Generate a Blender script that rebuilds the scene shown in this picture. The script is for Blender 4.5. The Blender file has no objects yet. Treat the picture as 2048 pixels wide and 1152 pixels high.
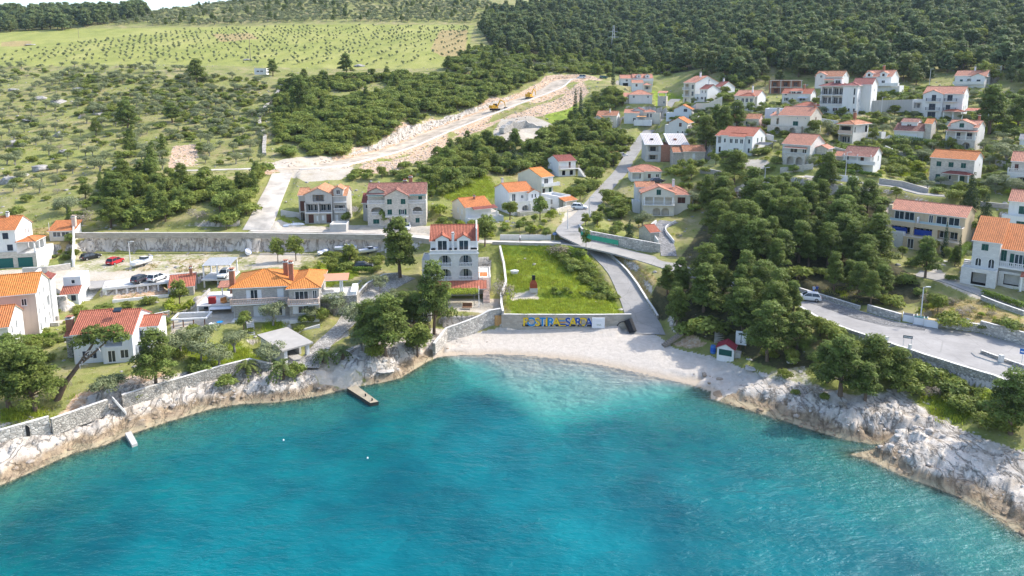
import bpy, bmesh, math, random
import numpy as np
from mathutils import Vector, Matrix
from mathutils.geometry import tessellate_polygon
R = math.radians
random.seed(7)
rng = np.random.default_rng(7)
SC = bpy.context.scene
COL = SC.collection
# ---------------------------------------------------------------- camera
CH, PITCH, FPX, CU, CV = 46.0, R(9.2), 1366.0, 1024.0, 384.0
sP, cP = math.sin(PITCH), math.cos(PITCH)
def ab(u, v): return (u-CU)/FPX, (CV-v)/FPX
def pt(u, v, t):
    a, b = ab(u, v)
    return Vector((a*t, t*(cP+b*sP), CH+t*(-sP+b*cP)))
def ptz(u, v, z):
    a, b = ab(u, v)
    return pt(u, v, (CH-z)/(sP-b*cP))
def proj(x, y, z):
    t = cP*y - sP*(z-CH); b = (sP*y + cP*(z-CH))/t
    return CU+FPX*x/t, CV-FPX*b, t
cam = bpy.data.cameras.new('camera'); camo = bpy.data.objects.new('camera', cam); COL.objects.link(camo)
camo.location = (0, 0, CH); camo.rotation_euler = (R(90)-PITCH, 0, 0)
cam.sensor_width = 36.0; cam.lens = 36.0*FPX/2048.0; cam.shift_y = -192.0/2048.0
cam.clip_end = 4000; cam.clip_start = 1.0
SC.camera = camo
# ---------------------------------------------------------------- light, world
SUN_EL, SUN_AZ = R(43), R(66)          # azimuth clockwise from +Y
sd = Vector((math.sin(SUN_AZ)*math.cos(SUN_EL), math.cos(SUN_AZ)*math.cos(SUN_EL), math.sin(SUN_EL)))
w = bpy.data.worlds.new('World'); SC.world = w; w.use_nodes = True
nt = w.node_tree; sky = nt.nodes.new('ShaderNodeTexSky'); sky.sky_type = 'NISHITA'; sky.sun_disc = False
sky.sun_elevation = SUN_EL; sky.sun_rotation = SUN_AZ; sky.altitude = 50; sky.air_density = 1.0; sky.dust_density = 2.0
bg = nt.nodes['Background']; nt.links.new(sky.outputs[0], bg.inputs[0]); bg.inputs[1].default_value = 0.15
sl = bpy.data.lights.new('sun', 'SUN'); sl.energy = 2.1; sl.angle = R(0.6); sl.color = (1.0, 0.95, 0.87)
so = bpy.data.objects.new('sun', sl); COL.objects.link(so); so.location = (200, 100, 300)
so.rotation_euler = sd.to_track_quat('Z', 'Y').to_euler()
SC.view_settings.view_transform = 'Standard'; SC.view_settings.look = 'None'; SC.view_settings.exposure = 1.32
SC.cycles.max_bounces = 6; SC.cycles.transparent_max_bounces = 12; SC.cycles.caustics_reflective = False; SC.cycles.caustics_refractive = False
SC.cycles.volume_bounces = 0; SC.cycles.volume_step_rate = 4.0
SC.cycles.use_denoising = True
# ---------------------------------------------------------------- tags
def tag(o, label=None, cat=None, group=None, kind=None):
    if label: o['label'] = label
    if cat: o['category'] = cat
    if group: o['group'] = group
    if kind: o['kind'] = kind
    return o
def empty(name, loc, rz=0.0, label=None, cat=None, group=None):
    o = bpy.data.objects.new(name, None); COL.objects.link(o); o.location = loc; o.rotation_euler = (0, 0, rz)
    return tag(o, label, cat, group)
def link(name, me, parent=None, loc=None):
    o = bpy.data.objects.new(name, me); COL.objects.link(o)
    if parent is not None: o.parent = parent
    if loc is not None: o.location = loc
    return o
# ---------------------------------------------------------------- node materials
MATS = {}
class NB:
    def __init__(s, name):
        s.m = bpy.data.materials.new(name); s.m.use_nodes = True; s.t = s.m.node_tree; s.n = s.t.nodes
        s.p = s.n['Principled BSDF']; s.out = s.n['Material Output']
        s.p.inputs['Roughness'].default_value = 0.85
        if 'Specular IOR Level' in s.p.inputs: s.p.inputs['Specular IOR Level'].default_value = 0.25
    def N(s, typ, **kw):
        n = s.n.new(typ)
        for k, v in kw.items():
            if hasattr(n, k): setattr(n, k, v)
        return n
    def L(s, a, b): s.t.links.new(a, b)
    def val(s, sock, v):
        if hasattr(v, 'is_linked') or isinstance(v, bpy.types.NodeSocket): s.L(v, sock)
        else: sock.default_value = v
    def tex(s, kind='Object'):
        return s.N('ShaderNodeTexCoord').outputs[kind]
    def mapping(s, vec, sc=(1, 1, 1), loc=(0, 0, 0), rot=(0, 0, 0)):
        n = s.N('ShaderNodeMapping'); s.L(vec, n.inputs[0]); n.inputs['Scale'].default_value = sc; n.inputs['Location'].default_value = loc
        n.inputs['Rotation'].default_value = rot
        return n.outputs[0]
    def noise(s, vec, scale, detail=4, rough=.55, dist=0.0):
        n = s.N('ShaderNodeTexNoise'); s.L(vec, n.inputs['Vector']); n.inputs['Scale'].default_value = scale
        n.inputs['Detail'].default_value = detail; n.inputs['Roughness'].default_value = rough; n.inputs['Distortion'].default_value = dist
        return n.outputs[0]
    def voro(s, vec, scale, feature='F1', out='Distance'):
        n = s.N('ShaderNodeTexVoronoi', feature=feature); s.L(vec, n.inputs['Vector']); n.inputs['Scale'].default_value = scale
        return n.outputs[out]
    def ramp(s, f, stops):
        n = s.N('ShaderNodeValToRGB'); s.L(f, n.inputs[0]); e = n.color_ramp.elements
        while len(e) < len(stops): e.new(0.5)
        for el, (p, c) in zip(e, stops):
            el.position = p; el.color = (*c, 1) if not isinstance(c, (int, float)) else (c, c, c, 1)
        return n.outputs[0]
    def mix(s, f, a, b, blend='MIX'):
        n = s.N('ShaderNodeMix', data_type='RGBA', blend_type=blend)
        s.val(n.inputs[0], f)
        for i, x in ((6, a), (7, b)):
            if isinstance(x, tuple): n.inputs[i].default_value = (*x, 1)
            else: s.L(x, n.inputs[i])
        return n.outputs[2]
    def math(s, op, a, b=None, clamp=False):
        n = s.N('ShaderNodeMath', operation=op, use_clamp=clamp); s.val(n.inputs[0], a)
        if b is not None: s.val(n.inputs[1], b)
        return n.outputs[0]
    def rng(s, f, a, b, c=0., d=1.):
        n = s.N('ShaderNodeMapRange'); s.L(f, n.inputs[0])
        for i, x in zip((1, 2, 3, 4), (a, b, c, d)): n.inputs[i].default_value = x
        return n.outputs[0]
    def bump(s, h, strength=.5, dist=.1, normal=None):
        n = s.N('ShaderNodeBump'); s.L(h, n.inputs['Height']); n.inputs['Strength'].default_value = strength; n.inputs['Distance'].default_value = dist
        if normal is not None: s.L(normal, n.inputs['Normal'])
        return n.outputs[0]
    def attr(s, name, out='Color'):
        n = s.N('ShaderNodeAttribute', attribute_name=name); return n.outputs[out]
    def sep(s, c):
        n = s.N('ShaderNodeSeparateColor'); s.L(c, n.inputs[0]); return n.outputs
    def done(s, col=None, rough=None, nrm=None):
        if col is not None: s.val(s.p.inputs['Base Color'], (*col, 1) if isinstance(col, tuple) else col)
        if rough is not None: s.val(s.p.inputs['Roughness'], rough)
        if nrm is not None: s.L(nrm, s.p.inputs['Normal'])
        MATS[s.m.name] = s.m
        return s.m
def m_plain(name, col, rough=.6, var=.12, scale=1.5, metal=0.0, spec=None):
    if name in MATS: return MATS[name]
    b = NB(name); n = b.noise(b.tex(), scale, 5)
    c = b.mix(n, tuple(x*(1-var) for x in col), tuple(min(1, x*(1+var)) for x in col))
    b.p.inputs['Metallic'].default_value = metal
    if spec is not None: b.p.inputs['Specular IOR Level'].default_value = spec
    return b.done(c, rough)
def m_plaster(name, col, stain=.16):
    if name in MATS: return MATS[name]
    b = NB(name); o = b.tex()
    n1 = b.noise(o, .45, 5); n2 = b.noise(b.mapping(o, (2.2, 2.2, .25)), 1.0, 5, .6); n3 = b.noise(o, 14, 3)
    c = b.mix(b.rng(n1, .3, .75), tuple(x*.93 for x in col), col)
    c = b.mix(b.math('MULTIPLY', b.rng(n2, .52, .8), stain*3), c, tuple(x*.62 for x in (col[0], col[1]*.98, col[2]*.93)))
    return b.done(c, .85, b.bump(n3, .25, .02))
def m_stone(name, col, mortar, bw=.42, bh=.2, rough_var=.5):
    if name in MATS: return MATS[name]
    b = NB(name); uv = b.tex('UV'); o = b.tex()
    n0 = b.noise(uv, 3.0, 2)
    nm = b.N('ShaderNodeMix', data_type='RGBA', blend_type='LINEAR_LIGHT'); nm.inputs[0].default_value = .02
    b.L(uv, nm.inputs[6]); b.L(n0, nm.inputs[7])
    br = b.N('ShaderNodeTexBrick'); b.L(nm.outputs[2], br.inputs['Vector'])
    br.inputs['Scale'].default_value = 1.0; br.inputs['Brick Width'].default_value = bw; br.inputs['Row Height'].default_value = bh
    br.inputs['Mortar Size'].default_value = .018; br.inputs['Mortar Smooth'].default_value = .3; br.inputs['Bias'].default_value = -.1
    lo = tuple(x*(1-rough_var*.5) for x in col); hi = tuple(min(1, x*(1+rough_var*.25)) for x in col)
    br.inputs['Color1'].default_value = (*lo, 1); br.inputs['Color2'].default_value = (*hi, 1); br.inputs['Mortar'].default_value = (*mortar, 1)
    n1 = b.noise(o, .6, 5); n2 = b.noise(o, 6, 4)
    c = b.mix(b.rng(n1, .35, .75, 0, .55), br.outputs[0], tuple(x*.72 for x in col))
    c = b.mix(b.rng(n2, .5, .8, 0, .4), c, tuple(min(1, x*1.2) for x in col))
    h = b.math('ADD', b.math('MULTIPLY', br.outputs['Fac'], -1.0), b.math('MULTIPLY', n2, .7))
    return b.done(c, .9, b.bump(h, .6, .05))
def m_rubble(name, col, dark, scale=2.6):
    """irregular dry-stone masonry"""
    if name in MATS: return MATS[name]
    b = NB(name); o = b.mapping(b.tex(), (1, 1, 1.5))
    d = b.voro(o, scale, 'DISTANCE_TO_EDGE'); cc = b.voro(o, scale, 'F1', 'Color'); g = b.sep(cc)[0]
    n1 = b.noise(o, .5, 5); n2 = b.noise(o, 9, 4)
    c = b.mix(g, tuple(x*.6 for x in col), tuple(min(1, x*1.25) for x in col))
    c = b.mix(b.rng(n1, .4, .75, 0, .6), c, tuple(x*.6 for x in col))
    c = b.mix(b.rng(d, .0, .09, .85, 0), c, dark)
    h = b.math('ADD', b.rng(d, 0, .15), b.math('MULTIPLY', n2, .4))
    return b.done(c, .92, b.bump(h, .8, .08))
def m_tile(name, col, old=.0, rowvar=.25, dark=None):
    if name in MATS: return MATS[name]
    b = NB(name); uv = b.tex('UV'); o = b.tex()
    wv = b.N('ShaderNodeTexWave', wave_type='BANDS', bands_direction='X', wave_profile='SIN'); b.L(uv, wv.inputs[0])
    wv.inputs['Scale'].default_value = 1.0*(2*math.pi)/20/.30*1.0; wv.inputs['Distortion'].default_value = .0
    br = b.N('ShaderNodeTexBrick'); b.L(uv, br.inputs['Vector']); br.offset = 0.0; br.inputs['Scale'].default_value = 1.0
    br.inputs['Brick Width'].default_value = .30; br.inputs['Row Height'].default_value = .36; br.inputs['Mortar Size'].default_value = .012
    br.inputs['Color1'].default_value = (*(x*(1-rowvar) for x in col), 1); br.inputs['Color2'].default_value = (*(min(1, x*(1+rowvar*.5)) for x in col), 1)
    br.inputs['Mortar'].default_value = (*(x*.45 for x in col), 1); br.inputs['Bias'].default_value = 0
    n1 = b.noise(o, .5, 6, .6); n2 = b.noise(o, 3.5, 5, .65)
    c = b.mix(b.rng(n1, .35, .7, 0, .45), br.outputs[0], tuple(min(1, x*1.22) for x in col))
    dk = dark or tuple(x*.45 for x in col)
    c = b.mix(b.rng(n2, .52, .78, 0, .35+old), c, dk)
    if old > .2: c = b.mix(b.rng(b.noise(o, 2.2, 6, .7), .55, .7, 0, .6), c, (.55, .45, .36))
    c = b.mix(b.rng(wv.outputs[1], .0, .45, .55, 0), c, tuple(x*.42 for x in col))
    h = b.math('ADD', wv.outputs[1], b.math('MULTIPLY', br.outputs['Fac'], -.5))
    return b.done(c, .8, b.bump(h, .8, .09))
def m_leaf(name, col, var=.5, trans=.35, hue=(1.35, 1.15, .7)):
    """foliage: per-clump tint comes from the mesh attribute 'tint', per-tree tint from the object's random"""
    if name in MATS: return MATS[name]
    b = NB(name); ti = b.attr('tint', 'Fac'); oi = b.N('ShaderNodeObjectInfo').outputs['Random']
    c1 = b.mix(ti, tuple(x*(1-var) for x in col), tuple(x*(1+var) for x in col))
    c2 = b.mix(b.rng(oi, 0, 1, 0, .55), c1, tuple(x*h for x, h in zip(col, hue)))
    tr = b.N('ShaderNodeBsdfTranslucent'); b.L(c2, tr.inputs[0])
    b.L(c2, b.p.inputs['Base Color']); b.p.inputs['Roughness'].default_value = .6; b.p.inputs['Specular IOR Level'].default_value = .2
    ms = b.N('ShaderNodeMixShader'); ms.inputs[0].default_value = trans; b.L(b.p.outputs[0], ms.inputs[1]); b.L(tr.outputs[0], ms.inputs[2])
    b.L(ms.outputs[0], b.out.inputs[0]); MATS[name] = b.m
    return b.m
def m_glass(name='window_glass', col=(.012, .018, .024)):
    if name in MATS: return MATS[name]
    b = NB(name); b.p.inputs['Specular IOR Level'].default_value = .6
    n = b.noise(b.tex(), 1.2, 3)
    return b.done(b.mix(n, col, tuple(x*3.2 for x in col)), .07)
# ---------------------------------------------------------------- mesh builder
class MB:
    """collects polygons with uv and material slots; build() links them as one mesh object"""
    def __init__(s): s.v = []; s.f = []; s.uv = []; s.mi = []; s.mats = []
    def slot(s, m):
        if m not in s.mats: s.mats.append(m)
        return s.mats.index(m)
    def poly(s, pts, m, uv=None):
        i = len(s.v); s.v += [tuple(p) for p in pts]; s.f.append(tuple(range(i, i+len(pts)))); s.mi.append(s.slot(m))
        if uv is None:
            p0 = Vector(pts[0]); n = Vector((0, 0, 0))
            for k in range(1, len(pts)-1): n += (Vector(pts[k])-p0).cross(Vector(pts[k+1])-p0)
            if n.length < 1e-9: n = Vector((0, 0, 1))
            n.normalize()
            ux = Vector((0, 0, 1)).cross(n)
            if ux.length < .05: ux = Vector((1, 0, 0))
            ux.normalize(); uy = n.cross(ux)
            uv = [(Vector(p).dot(ux), Vector(p).dot(uy)) for p in pts]
        s.uv += uv
    def box(s, x0, y0, z0, x1, y1, z1, m, top=True, bottom=True, mt=None):
        a = [(x0, y0, z0), (x1, y0, z0), (x1, y1, z0), (x0, y1, z0), (x0, y0, z1), (x1, y0, z1), (x1, y1, z1), (x0, y1, z1)]
        for q in ((0, 1, 5, 4), (1, 2, 6, 5), (2, 3, 7, 6), (3, 0, 4, 7)): s.poly([a[k] for k in q], m)
        if top: s.poly([a[k] for k in (4, 5, 6, 7)], mt or m)
        if bottom: s.poly([a[k] for k in (3, 2, 1, 0)], m)
    def obox(s, c, dx, dy, dz, m, rz=0.0, tilt=None):
        """box centred at c"""
        M = Matrix.Rotation(rz, 3, 'Z')
        if tilt is not None: M = tilt if isinstance(tilt, Matrix) else M @ Matrix.Rotation(tilt, 3, 'X')
        P = [Vector(c)+M @ Vector((sx*dx/2, sy*dy/2, sz*dz/2)) for sz in (-1, 1) for sx, sy in ((-1, -1), (1, -1), (1, 1), (-1, 1))]
        for q in ((0, 1, 5, 4), (1, 2, 6, 5), (2, 3, 7, 6), (3, 0, 4, 7), (4, 5, 6, 7), (3, 2, 1, 0)): s.poly([P[k] for k in q], m)
    def bar(s, p, q, r, m, r2=None, seg=6):
        p, q = Vector(p), Vector(q); d = (q-p)
        if d.length < 1e-6: return
        d.normalize(); ax = d.orthogonal().normalized(); ay = d.cross(ax); r2 = r if r2 is None else r2
        A = [p+(ax*math.cos(2*math.pi*k/seg)+ay*math.sin(2*math.pi*k/seg))*r for k in range(seg)]
        B = [q+(ax*math.cos(2*math.pi*k/seg)+ay*math.sin(2*math.pi*k/seg))*r2 for k in range(seg)]
        for k in range(seg): s.poly([A[k], A[(k+1) % seg], B[(k+1) % seg], B[k]], m)
        s.poly(list(reversed(A)), m); s.poly(B, m)
    def slab(s, pts, thick, m, m_side=None, m_bot=None):
        """planar polygon extruded downwards (z) by thick"""
        lo = [(p[0], p[1], p[2]-thick) for p in pts]; n = len(pts)
        s.poly(pts, m); s.poly(list(reversed(lo)), m_bot or m_side or m)
        for k in range(n): s.poly([lo[k], lo[(k+1) % n], pts[(k+1) % n], pts[k]], m_side or m)
    def mesh(s, name):
        me = bpy.data.meshes.new(name); me.from_pydata(s.v, [], s.f)
        ul = me.uv_layers.new(name='UVMap'); ul.data.foreach_set('uv', np.array(s.uv, dtype=np.float32).ravel())
        for m in s.mats: me.materials.append(m)
        me.polygons.foreach_set('material_index', s.mi); me.update()
        return me
    def build(s, name, parent=None, loc=None, smooth=False):
        if not s.f: return None
        me = s.mesh(name)
        if smooth: me.shade_smooth()
        return link(name, me, parent, loc)
def raw_mesh(name, V, F, mats, smooth=False, mi=None):
    """V (n,3) array, F (m,k) int array"""
    me = bpy.data.meshes.new(name); V = np.asarray(V, np.float32); F = np.asarray(F, np.int32); k = F.shape[1]
    me.vertices.add(len(V)); me.vertices.foreach_set('co', V.ravel())
    me.loops.add(F.size); me.loops.foreach_set('vertex_index', F.ravel())
    me.polygons.add(len(F)); me.polygons.foreach_set('loop_start', np.arange(0, F.size, k, dtype=np.int32))
    if mi is not None: me.polygons.foreach_set('material_index', np.asarray(mi, np.int32))
    if smooth: me.polygons.foreach_set('use_smooth', np.ones(len(F), bool))
    for m in mats: me.materials.append(m)
    me.update(calc_edges=True); me.validate()
    return me
# ---------------------------------------------------------------- numpy noise
def _h(i, j, sd):
    n = (i.astype(np.int64)*374761393 + j.astype(np.int64)*668265263 + sd*1442695041) & 0x7fffffff
    n = ((n ^ (n >> 13))*1274126177) & 0x7fffffff
    return ((n ^ (n >> 16)) & 0xffff)/65535.0
def vnoise(x, y, sd=0):
    i = np.floor(x); j = np.floor(y); fx = x-i; fy = y-j; fx = fx*fx*(3-2*fx); fy = fy*fy*(3-2*fy)
    a = _h(i, j, sd); b = _h(i+1, j, sd); c = _h(i, j+1, sd); d = _h(i+1, j+1, sd)
    return (a*(1-fx)+b*fx)*(1-fy)+(c*(1-fx)+d*fx)*fy
def fbm(x, y, sd=0, oc=4, gain=.5):
    s = 0; a = 1; t = 0
    for k in range(oc):
        s = s+a*vnoise(x, y, sd+k*17); t += a; a *= gain; x = x*2.03+13.1; y = y*2.03+7.7
    return s/t
def ridged(x, y, sd=0, oc=4):
    s = 0; a = 1; t = 0
    for k in range(oc):
        s = s+a*(1-np.abs(2*vnoise(x, y, sd+k*29)-1)); t += a; a *= .5; x = x*2.1+3.3; y = y*2.1+9.1
    return s/t
def sstep(x, a, b):
    t = np.clip((x-a)/(b-a), 0, 1); return t*t*(3-2*t)
def in_poly(X, Y, P):
    """vectorised even-odd test"""
    r = np.zeros(X.shape, bool); P = np.asarray(P, float); n = len(P)
    bx = (X >= P[:, 0].min()) & (X <= P[:, 0].max()) & (Y >= P[:, 1].min()) & (Y <= P[:, 1].max())
    if not bx.any(): return r
    x, y = X[bx], Y[bx]; c = np.zeros(x.shape, bool)
    for i in range(n):
        x1, y1 = P[i]; x2, y2 = P[(i+1) % n]
        if y1 == y2: continue
        k = ((y1 > y) != (y2 > y)) & (x < (x2-x1)*(y-y1)/(y2-y1)+x1); c ^= k
    r[bx] = c
    return r
def seg_dist(X, Y, P, closed=False):
    """distance to a polyline, and the (segment index + fraction) of the nearest point"""
    P = np.asarray(P, float); best = np.full(X.shape, 1e9); par = np.zeros(X.shape)
    for i in range(len(P)-(0 if closed else 1)):
        x1, y1 = P[i][:2]; x2, y2 = P[(i+1) % len(P)][:2]; dx, dy = x2-x1, y2-y1; L2 = dx*dx+dy*dy+1e-12
        t = np.clip(((X-x1)*dx+(Y-y1)*dy)/L2, 0, 1); d = np.hypot(X-x1-t*dx, Y-y1-t*dy); k = d < best
        best = np.where(k, d, best); par = np.where(k, i+t, par)
    return best, par
# ---------------------------------------------------------------- houses: anchor corner pixel (u,v,depth), other front corner u, turn (deg), depth m
# HS[name] = dict(...) ; parts are built later, the pads level the ground first
HS = {}
def HD(key, u0, v0, t0, u1, th, D, **k):
    C = pt(u0, v0, t0); th = R(th); c, s = math.cos(th), math.sin(th)
    a1 = (u1-CU)/FPX
    # solve X/t = a1 along the front line (same z)
    k1 = cP*s*a1
    W = (a1*t0-C.x)/(c-k1)
    if W < 0: org = (C.x+W*c, C.y+W*s, C.z); W = -W
    else: org = tuple(C)
    HS[key] = dict(org=org, W=W, D=D, th=th, **k)
    return HS[key]
HD('left_top', 75, 533, 149, -75, 13, 9)
HD('hut_orange', 100, 482, 160, 148, 8, 4)
HD('left_mid', 23, 715, 106, -70, 22, 8)
HD('front_white', 272, 718, 106, 150, 13, 9)
HD('cube_white', 166, 604, 131, 131, 14, 4.5)
HD('hut_red', 388, 590, 136, 341, 20, 4.2)
HD('stone_orange', 468, 637, 120, 642, 9, 9)
HD('big_white', 861, 592, 136, 957, 3, 10)
HD('unfinished', 612, 447, 172, 694, 4, 9)
HD('stone_green', 737, 451, 170, 853, 5, 9)
HD('bungalow', 931, 447, 170, 982, 26, 9)
HD('arcade', 1018, 428, 180, 1066, 26, 9)
HD('orange_hip', 1083, 392, 198, 1106, 38, 11)
HD('flat_white', 1117, 418, 184, 1141, 40, 7)
HD('brown_white', 1117, 353, 216, 1151, 22, 8)
HD('low_hip', 1260, 361, 200, 1322, -5, 7)
HD('big_hip', 1284, 431, 172, 1348, -4, 9)
HD('construction', 1291, 323, 222, 1346, -3, 10)
HD('blue_window', 1366, 333, 212, 1409, -4, 7)
HD('gable_orange', 1374, 271, 238, 1337, -28, 8)
HD('gable_white', 1347, 240, 262, 1382, -22, 8)
HD('tall_gable', 1389, 208, 285, 1366, -55, 12)
HD('dark_roof_a', 1414, 204, 268, 1399, -48, 8)
HD('dark_roof_b', 1441, 196, 276, 1428, -50, 9)
HD('far_dormers', 1241, 173, 335, 1305, -3, 8)
HD('far_small', 1264, 184, 322, 1299, -5, 6)
HD('far_hip', 1258, 207, 300, 1304, -6, 8)
HD('far_annex', 1315, 212, 298, 1332, -20, 5)
HD('mid_gable', 1233, 255, 284, 1193, -20, 8)
HD('mid_mixed', 1248, 247, 284, 1318, -15, 8)
HD('bay_house', 1513, 224, 240, 1468, -38, 9)
HD('pink_gable', 1517, 259, 215, 1464, -32, 6)
HD('long_white', 1503, 311, 190, 1441, -38, 10)
HD('tower_white', 1713, 229, 221, 1638, -40, 8)
HD('attic_white', 1620, 213, 250, 1563, -38, 7)
HD('brick_frame', 1540, 187, 285, 1602, -15, 6)
HD('gable_pale', 1683, 177, 258, 1629, -42, 8)
HD('dormer_white', 1780, 186, 250, 1725, -45, 9)
HD('upper_far', 1970, 175, 255, 1908, -45, 8)
HD('big_blue', 1921, 241, 215, 1843, -42, 10)
HD('stone_gable', 1618, 269, 200, 1556, -42, 9)
HD('old_hip', 1704, 289, 195, 1676, -50, 10)
HD('brown_roof', 1845, 286, 195, 1787, -42, 8)
HD('stone_balcony', 1951, 300, 190, 1892, -45, 9)
HD('arch_house', 1618, 331, 175, 1563, -44, 9)
HD('brown_white_b', 1745, 346, 171, 1686, -42, 7)
HD('green_shutter', 1944, 374, 165, 1857, -46, 8)
HD('edge_stone', 2017, 370, 158, 2110, -40, 8)
HD('edge_small', 2037, 301, 185, 2090, -40, 6)
HD('beige', 1918, 510, 138, 1768, -44, 9)
HD('garage_white', 1938, 562, 122, 1992, -42, 7)
HD('edge_white', 2008, 478, 140, 2110, -42, 8)
HD('flat_stone', 1485, 405, 170, 1533, -10, 5)
HD('red_hut', 1220, 322, 240, 1237, 5, 4)
HD('field_hut', 509, 149, 345, 533, 5, 5)
HD('garden_flat', 822, 643, 127, 862, 2, 5)
HD('boathouse', 570, 733, 107, 620, 43, 8.8)
HD('forest_hut', 1390, 118, 385, 1409, -15, 5)
HD('flat_blue', 1529, 238, 222, 1586, -30, 7)
HD('red_pavilion', 1592, 226, 232, 1634, -30, 6)
HD('transformer', 1988, 150, 262, 2002, -35, 2.6)
HD('red_shed', 1300, 486, 156, 1318, 20, 5)
HD('podium_wall_house', 660, 470, 163.5, 693, 3, 4)
for k_, h_ in HS.items():
    print('HOUSE %-16s W %.1f D %.1f z %.1f' % (k_, h_['W'], h_['D'], h_['org'][2]))
def hpoint(h, x, y, z=0):
    """house-local metres to world"""
    o = h['org']; c, s = math.cos(h['th']), math.sin(h['th'])
    return Vector((o[0]+x*c-y*s, o[1]+x*s+y*c, o[2]+z))
# ---------------------------------------------------------------- terrain
SHORE_UV = [(-300, 1075), (-60, 995), (0, 970), (60, 945), (110, 922), (150, 905), (210, 890), (262, 868), (330, 845), (420, 818), (480, 808), (560, 803),
            (640, 791), (690, 778), (722, 771), (765, 764), (800, 756), (830, 738), (855, 722), (880, 713), (940, 709), (1000, 708), (1060, 711), (1130, 718), (1200, 729),
            (1270, 743), (1340, 759), (1400, 775), (1424, 784), (1421, 797), (1470, 812), (1500, 821), (1560, 838), (1620, 858), (1680, 876), (1745, 888), (1775, 884), (1752, 897),
            (1702, 909), (1735, 920), (1775, 938), (1800, 950), (1850, 968), (1900, 987), (1960, 1016), (2048, 1074), (2300, 1195)]
SHORE = np.array([ptz(u, v, 0)[:2] for u, v in SHORE_UV])
LAND = np.vstack([[(-260, 20)], SHORE, [(130, 20), (2500, 0), (2500, 2500), (-2500, 2500), (-2500, 20)]])
CPZ = [  # u, v, z
 (50, 885, 2.2), (215, 815, 2.2), (330, 780, 2.2), (450, 755, 2.2), (560, 770, 1.6), (-200, 960, 2.2), (150, 770, 3.8), (300, 735, 3.8), (400, 725, 3.6), (480, 700, 3.6), (-200, 800, 4),
 (60, 830, 3.2), (640, 760, .9), (600, 742, 1.8), (700, 705, 2.8), (760, 720, 2.6), (770, 680, 3.2), (830, 690, 2.2), (720, 745, 2.0), (690, 660, 3.6), (550, 668, 3.6),
 (900, 690, .7), (1000, 690, .6), (1100, 690, .8), (1000, 665, 1.6), (1200, 690, 1.0), (1300, 715, .9), (1400, 745, .8), (1450, 730, 1.5), (1300, 670, 1.7), (1360, 670, 2.4), (1400, 690, 2.0),
 (1480, 765, 1.2), (1450, 700, 2.2), (1480, 685, 3.2), (1550, 740, 2.6), (1600, 735, 3.2), (1600, 690, 5.0), (1550, 800, 1.4), (1650, 810, 2.2), (1750, 840, 2.2), (1700, 770, 3.2), (1800, 860, 2.4),
 (1900, 870, 2.6), (1900, 800, 3.6), (1900, 745, 5.2), (1800, 735, 5.2), (1820, 905, 1.8), (1950, 940, 1.7), (2000, 900, 3.0), (2048, 830, 5), (2150, 900, 4.5), (2150, 1040, 1.6), (2100, 780, 6.4), (1400, 640, 5), (1350, 620, 4.2), (1480, 610, 6.5), (1500, 650, 5.6),
 (1060, 580, 5.4), (1150, 590, 5.0), (1060, 530, 7.5), (1160, 530, 7.5), (1060, 496, 9.5), (1150, 498, 9.3), (1020, 545, 6.5), (1200, 560, 5.2),
 (1290, 656, 1.8), (1266, 602, 4.0), (1232, 542, 6.5), (1186, 498, 9.0), (1310, 520, 8.2), (1260, 507, 8.9), (1160, 482, 10.6), (1000, 483, 10.4), (870, 478, 10.4), (1300, 560, 6.8), (1400, 560, 8),
 (220, 716, 3.6), (60, 715, 3.4), (100, 650, 3.2), (300, 640, 3.6), (350, 640, 4.0), (250, 600, 4.3), (700, 600, 4.4), (760, 570, 5.4), (830, 545, 6.0), (700, 545, 6.0), (650, 560, 5.4), (820, 600, 4.2),
 (100, 530, 6.2), (-200, 560, 6.2), (30, 560, 6.3), (720, 510, 6.5), (800, 500, 6.8), (-200, 700, 3.6), (60, 640, 3.4)]
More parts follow.
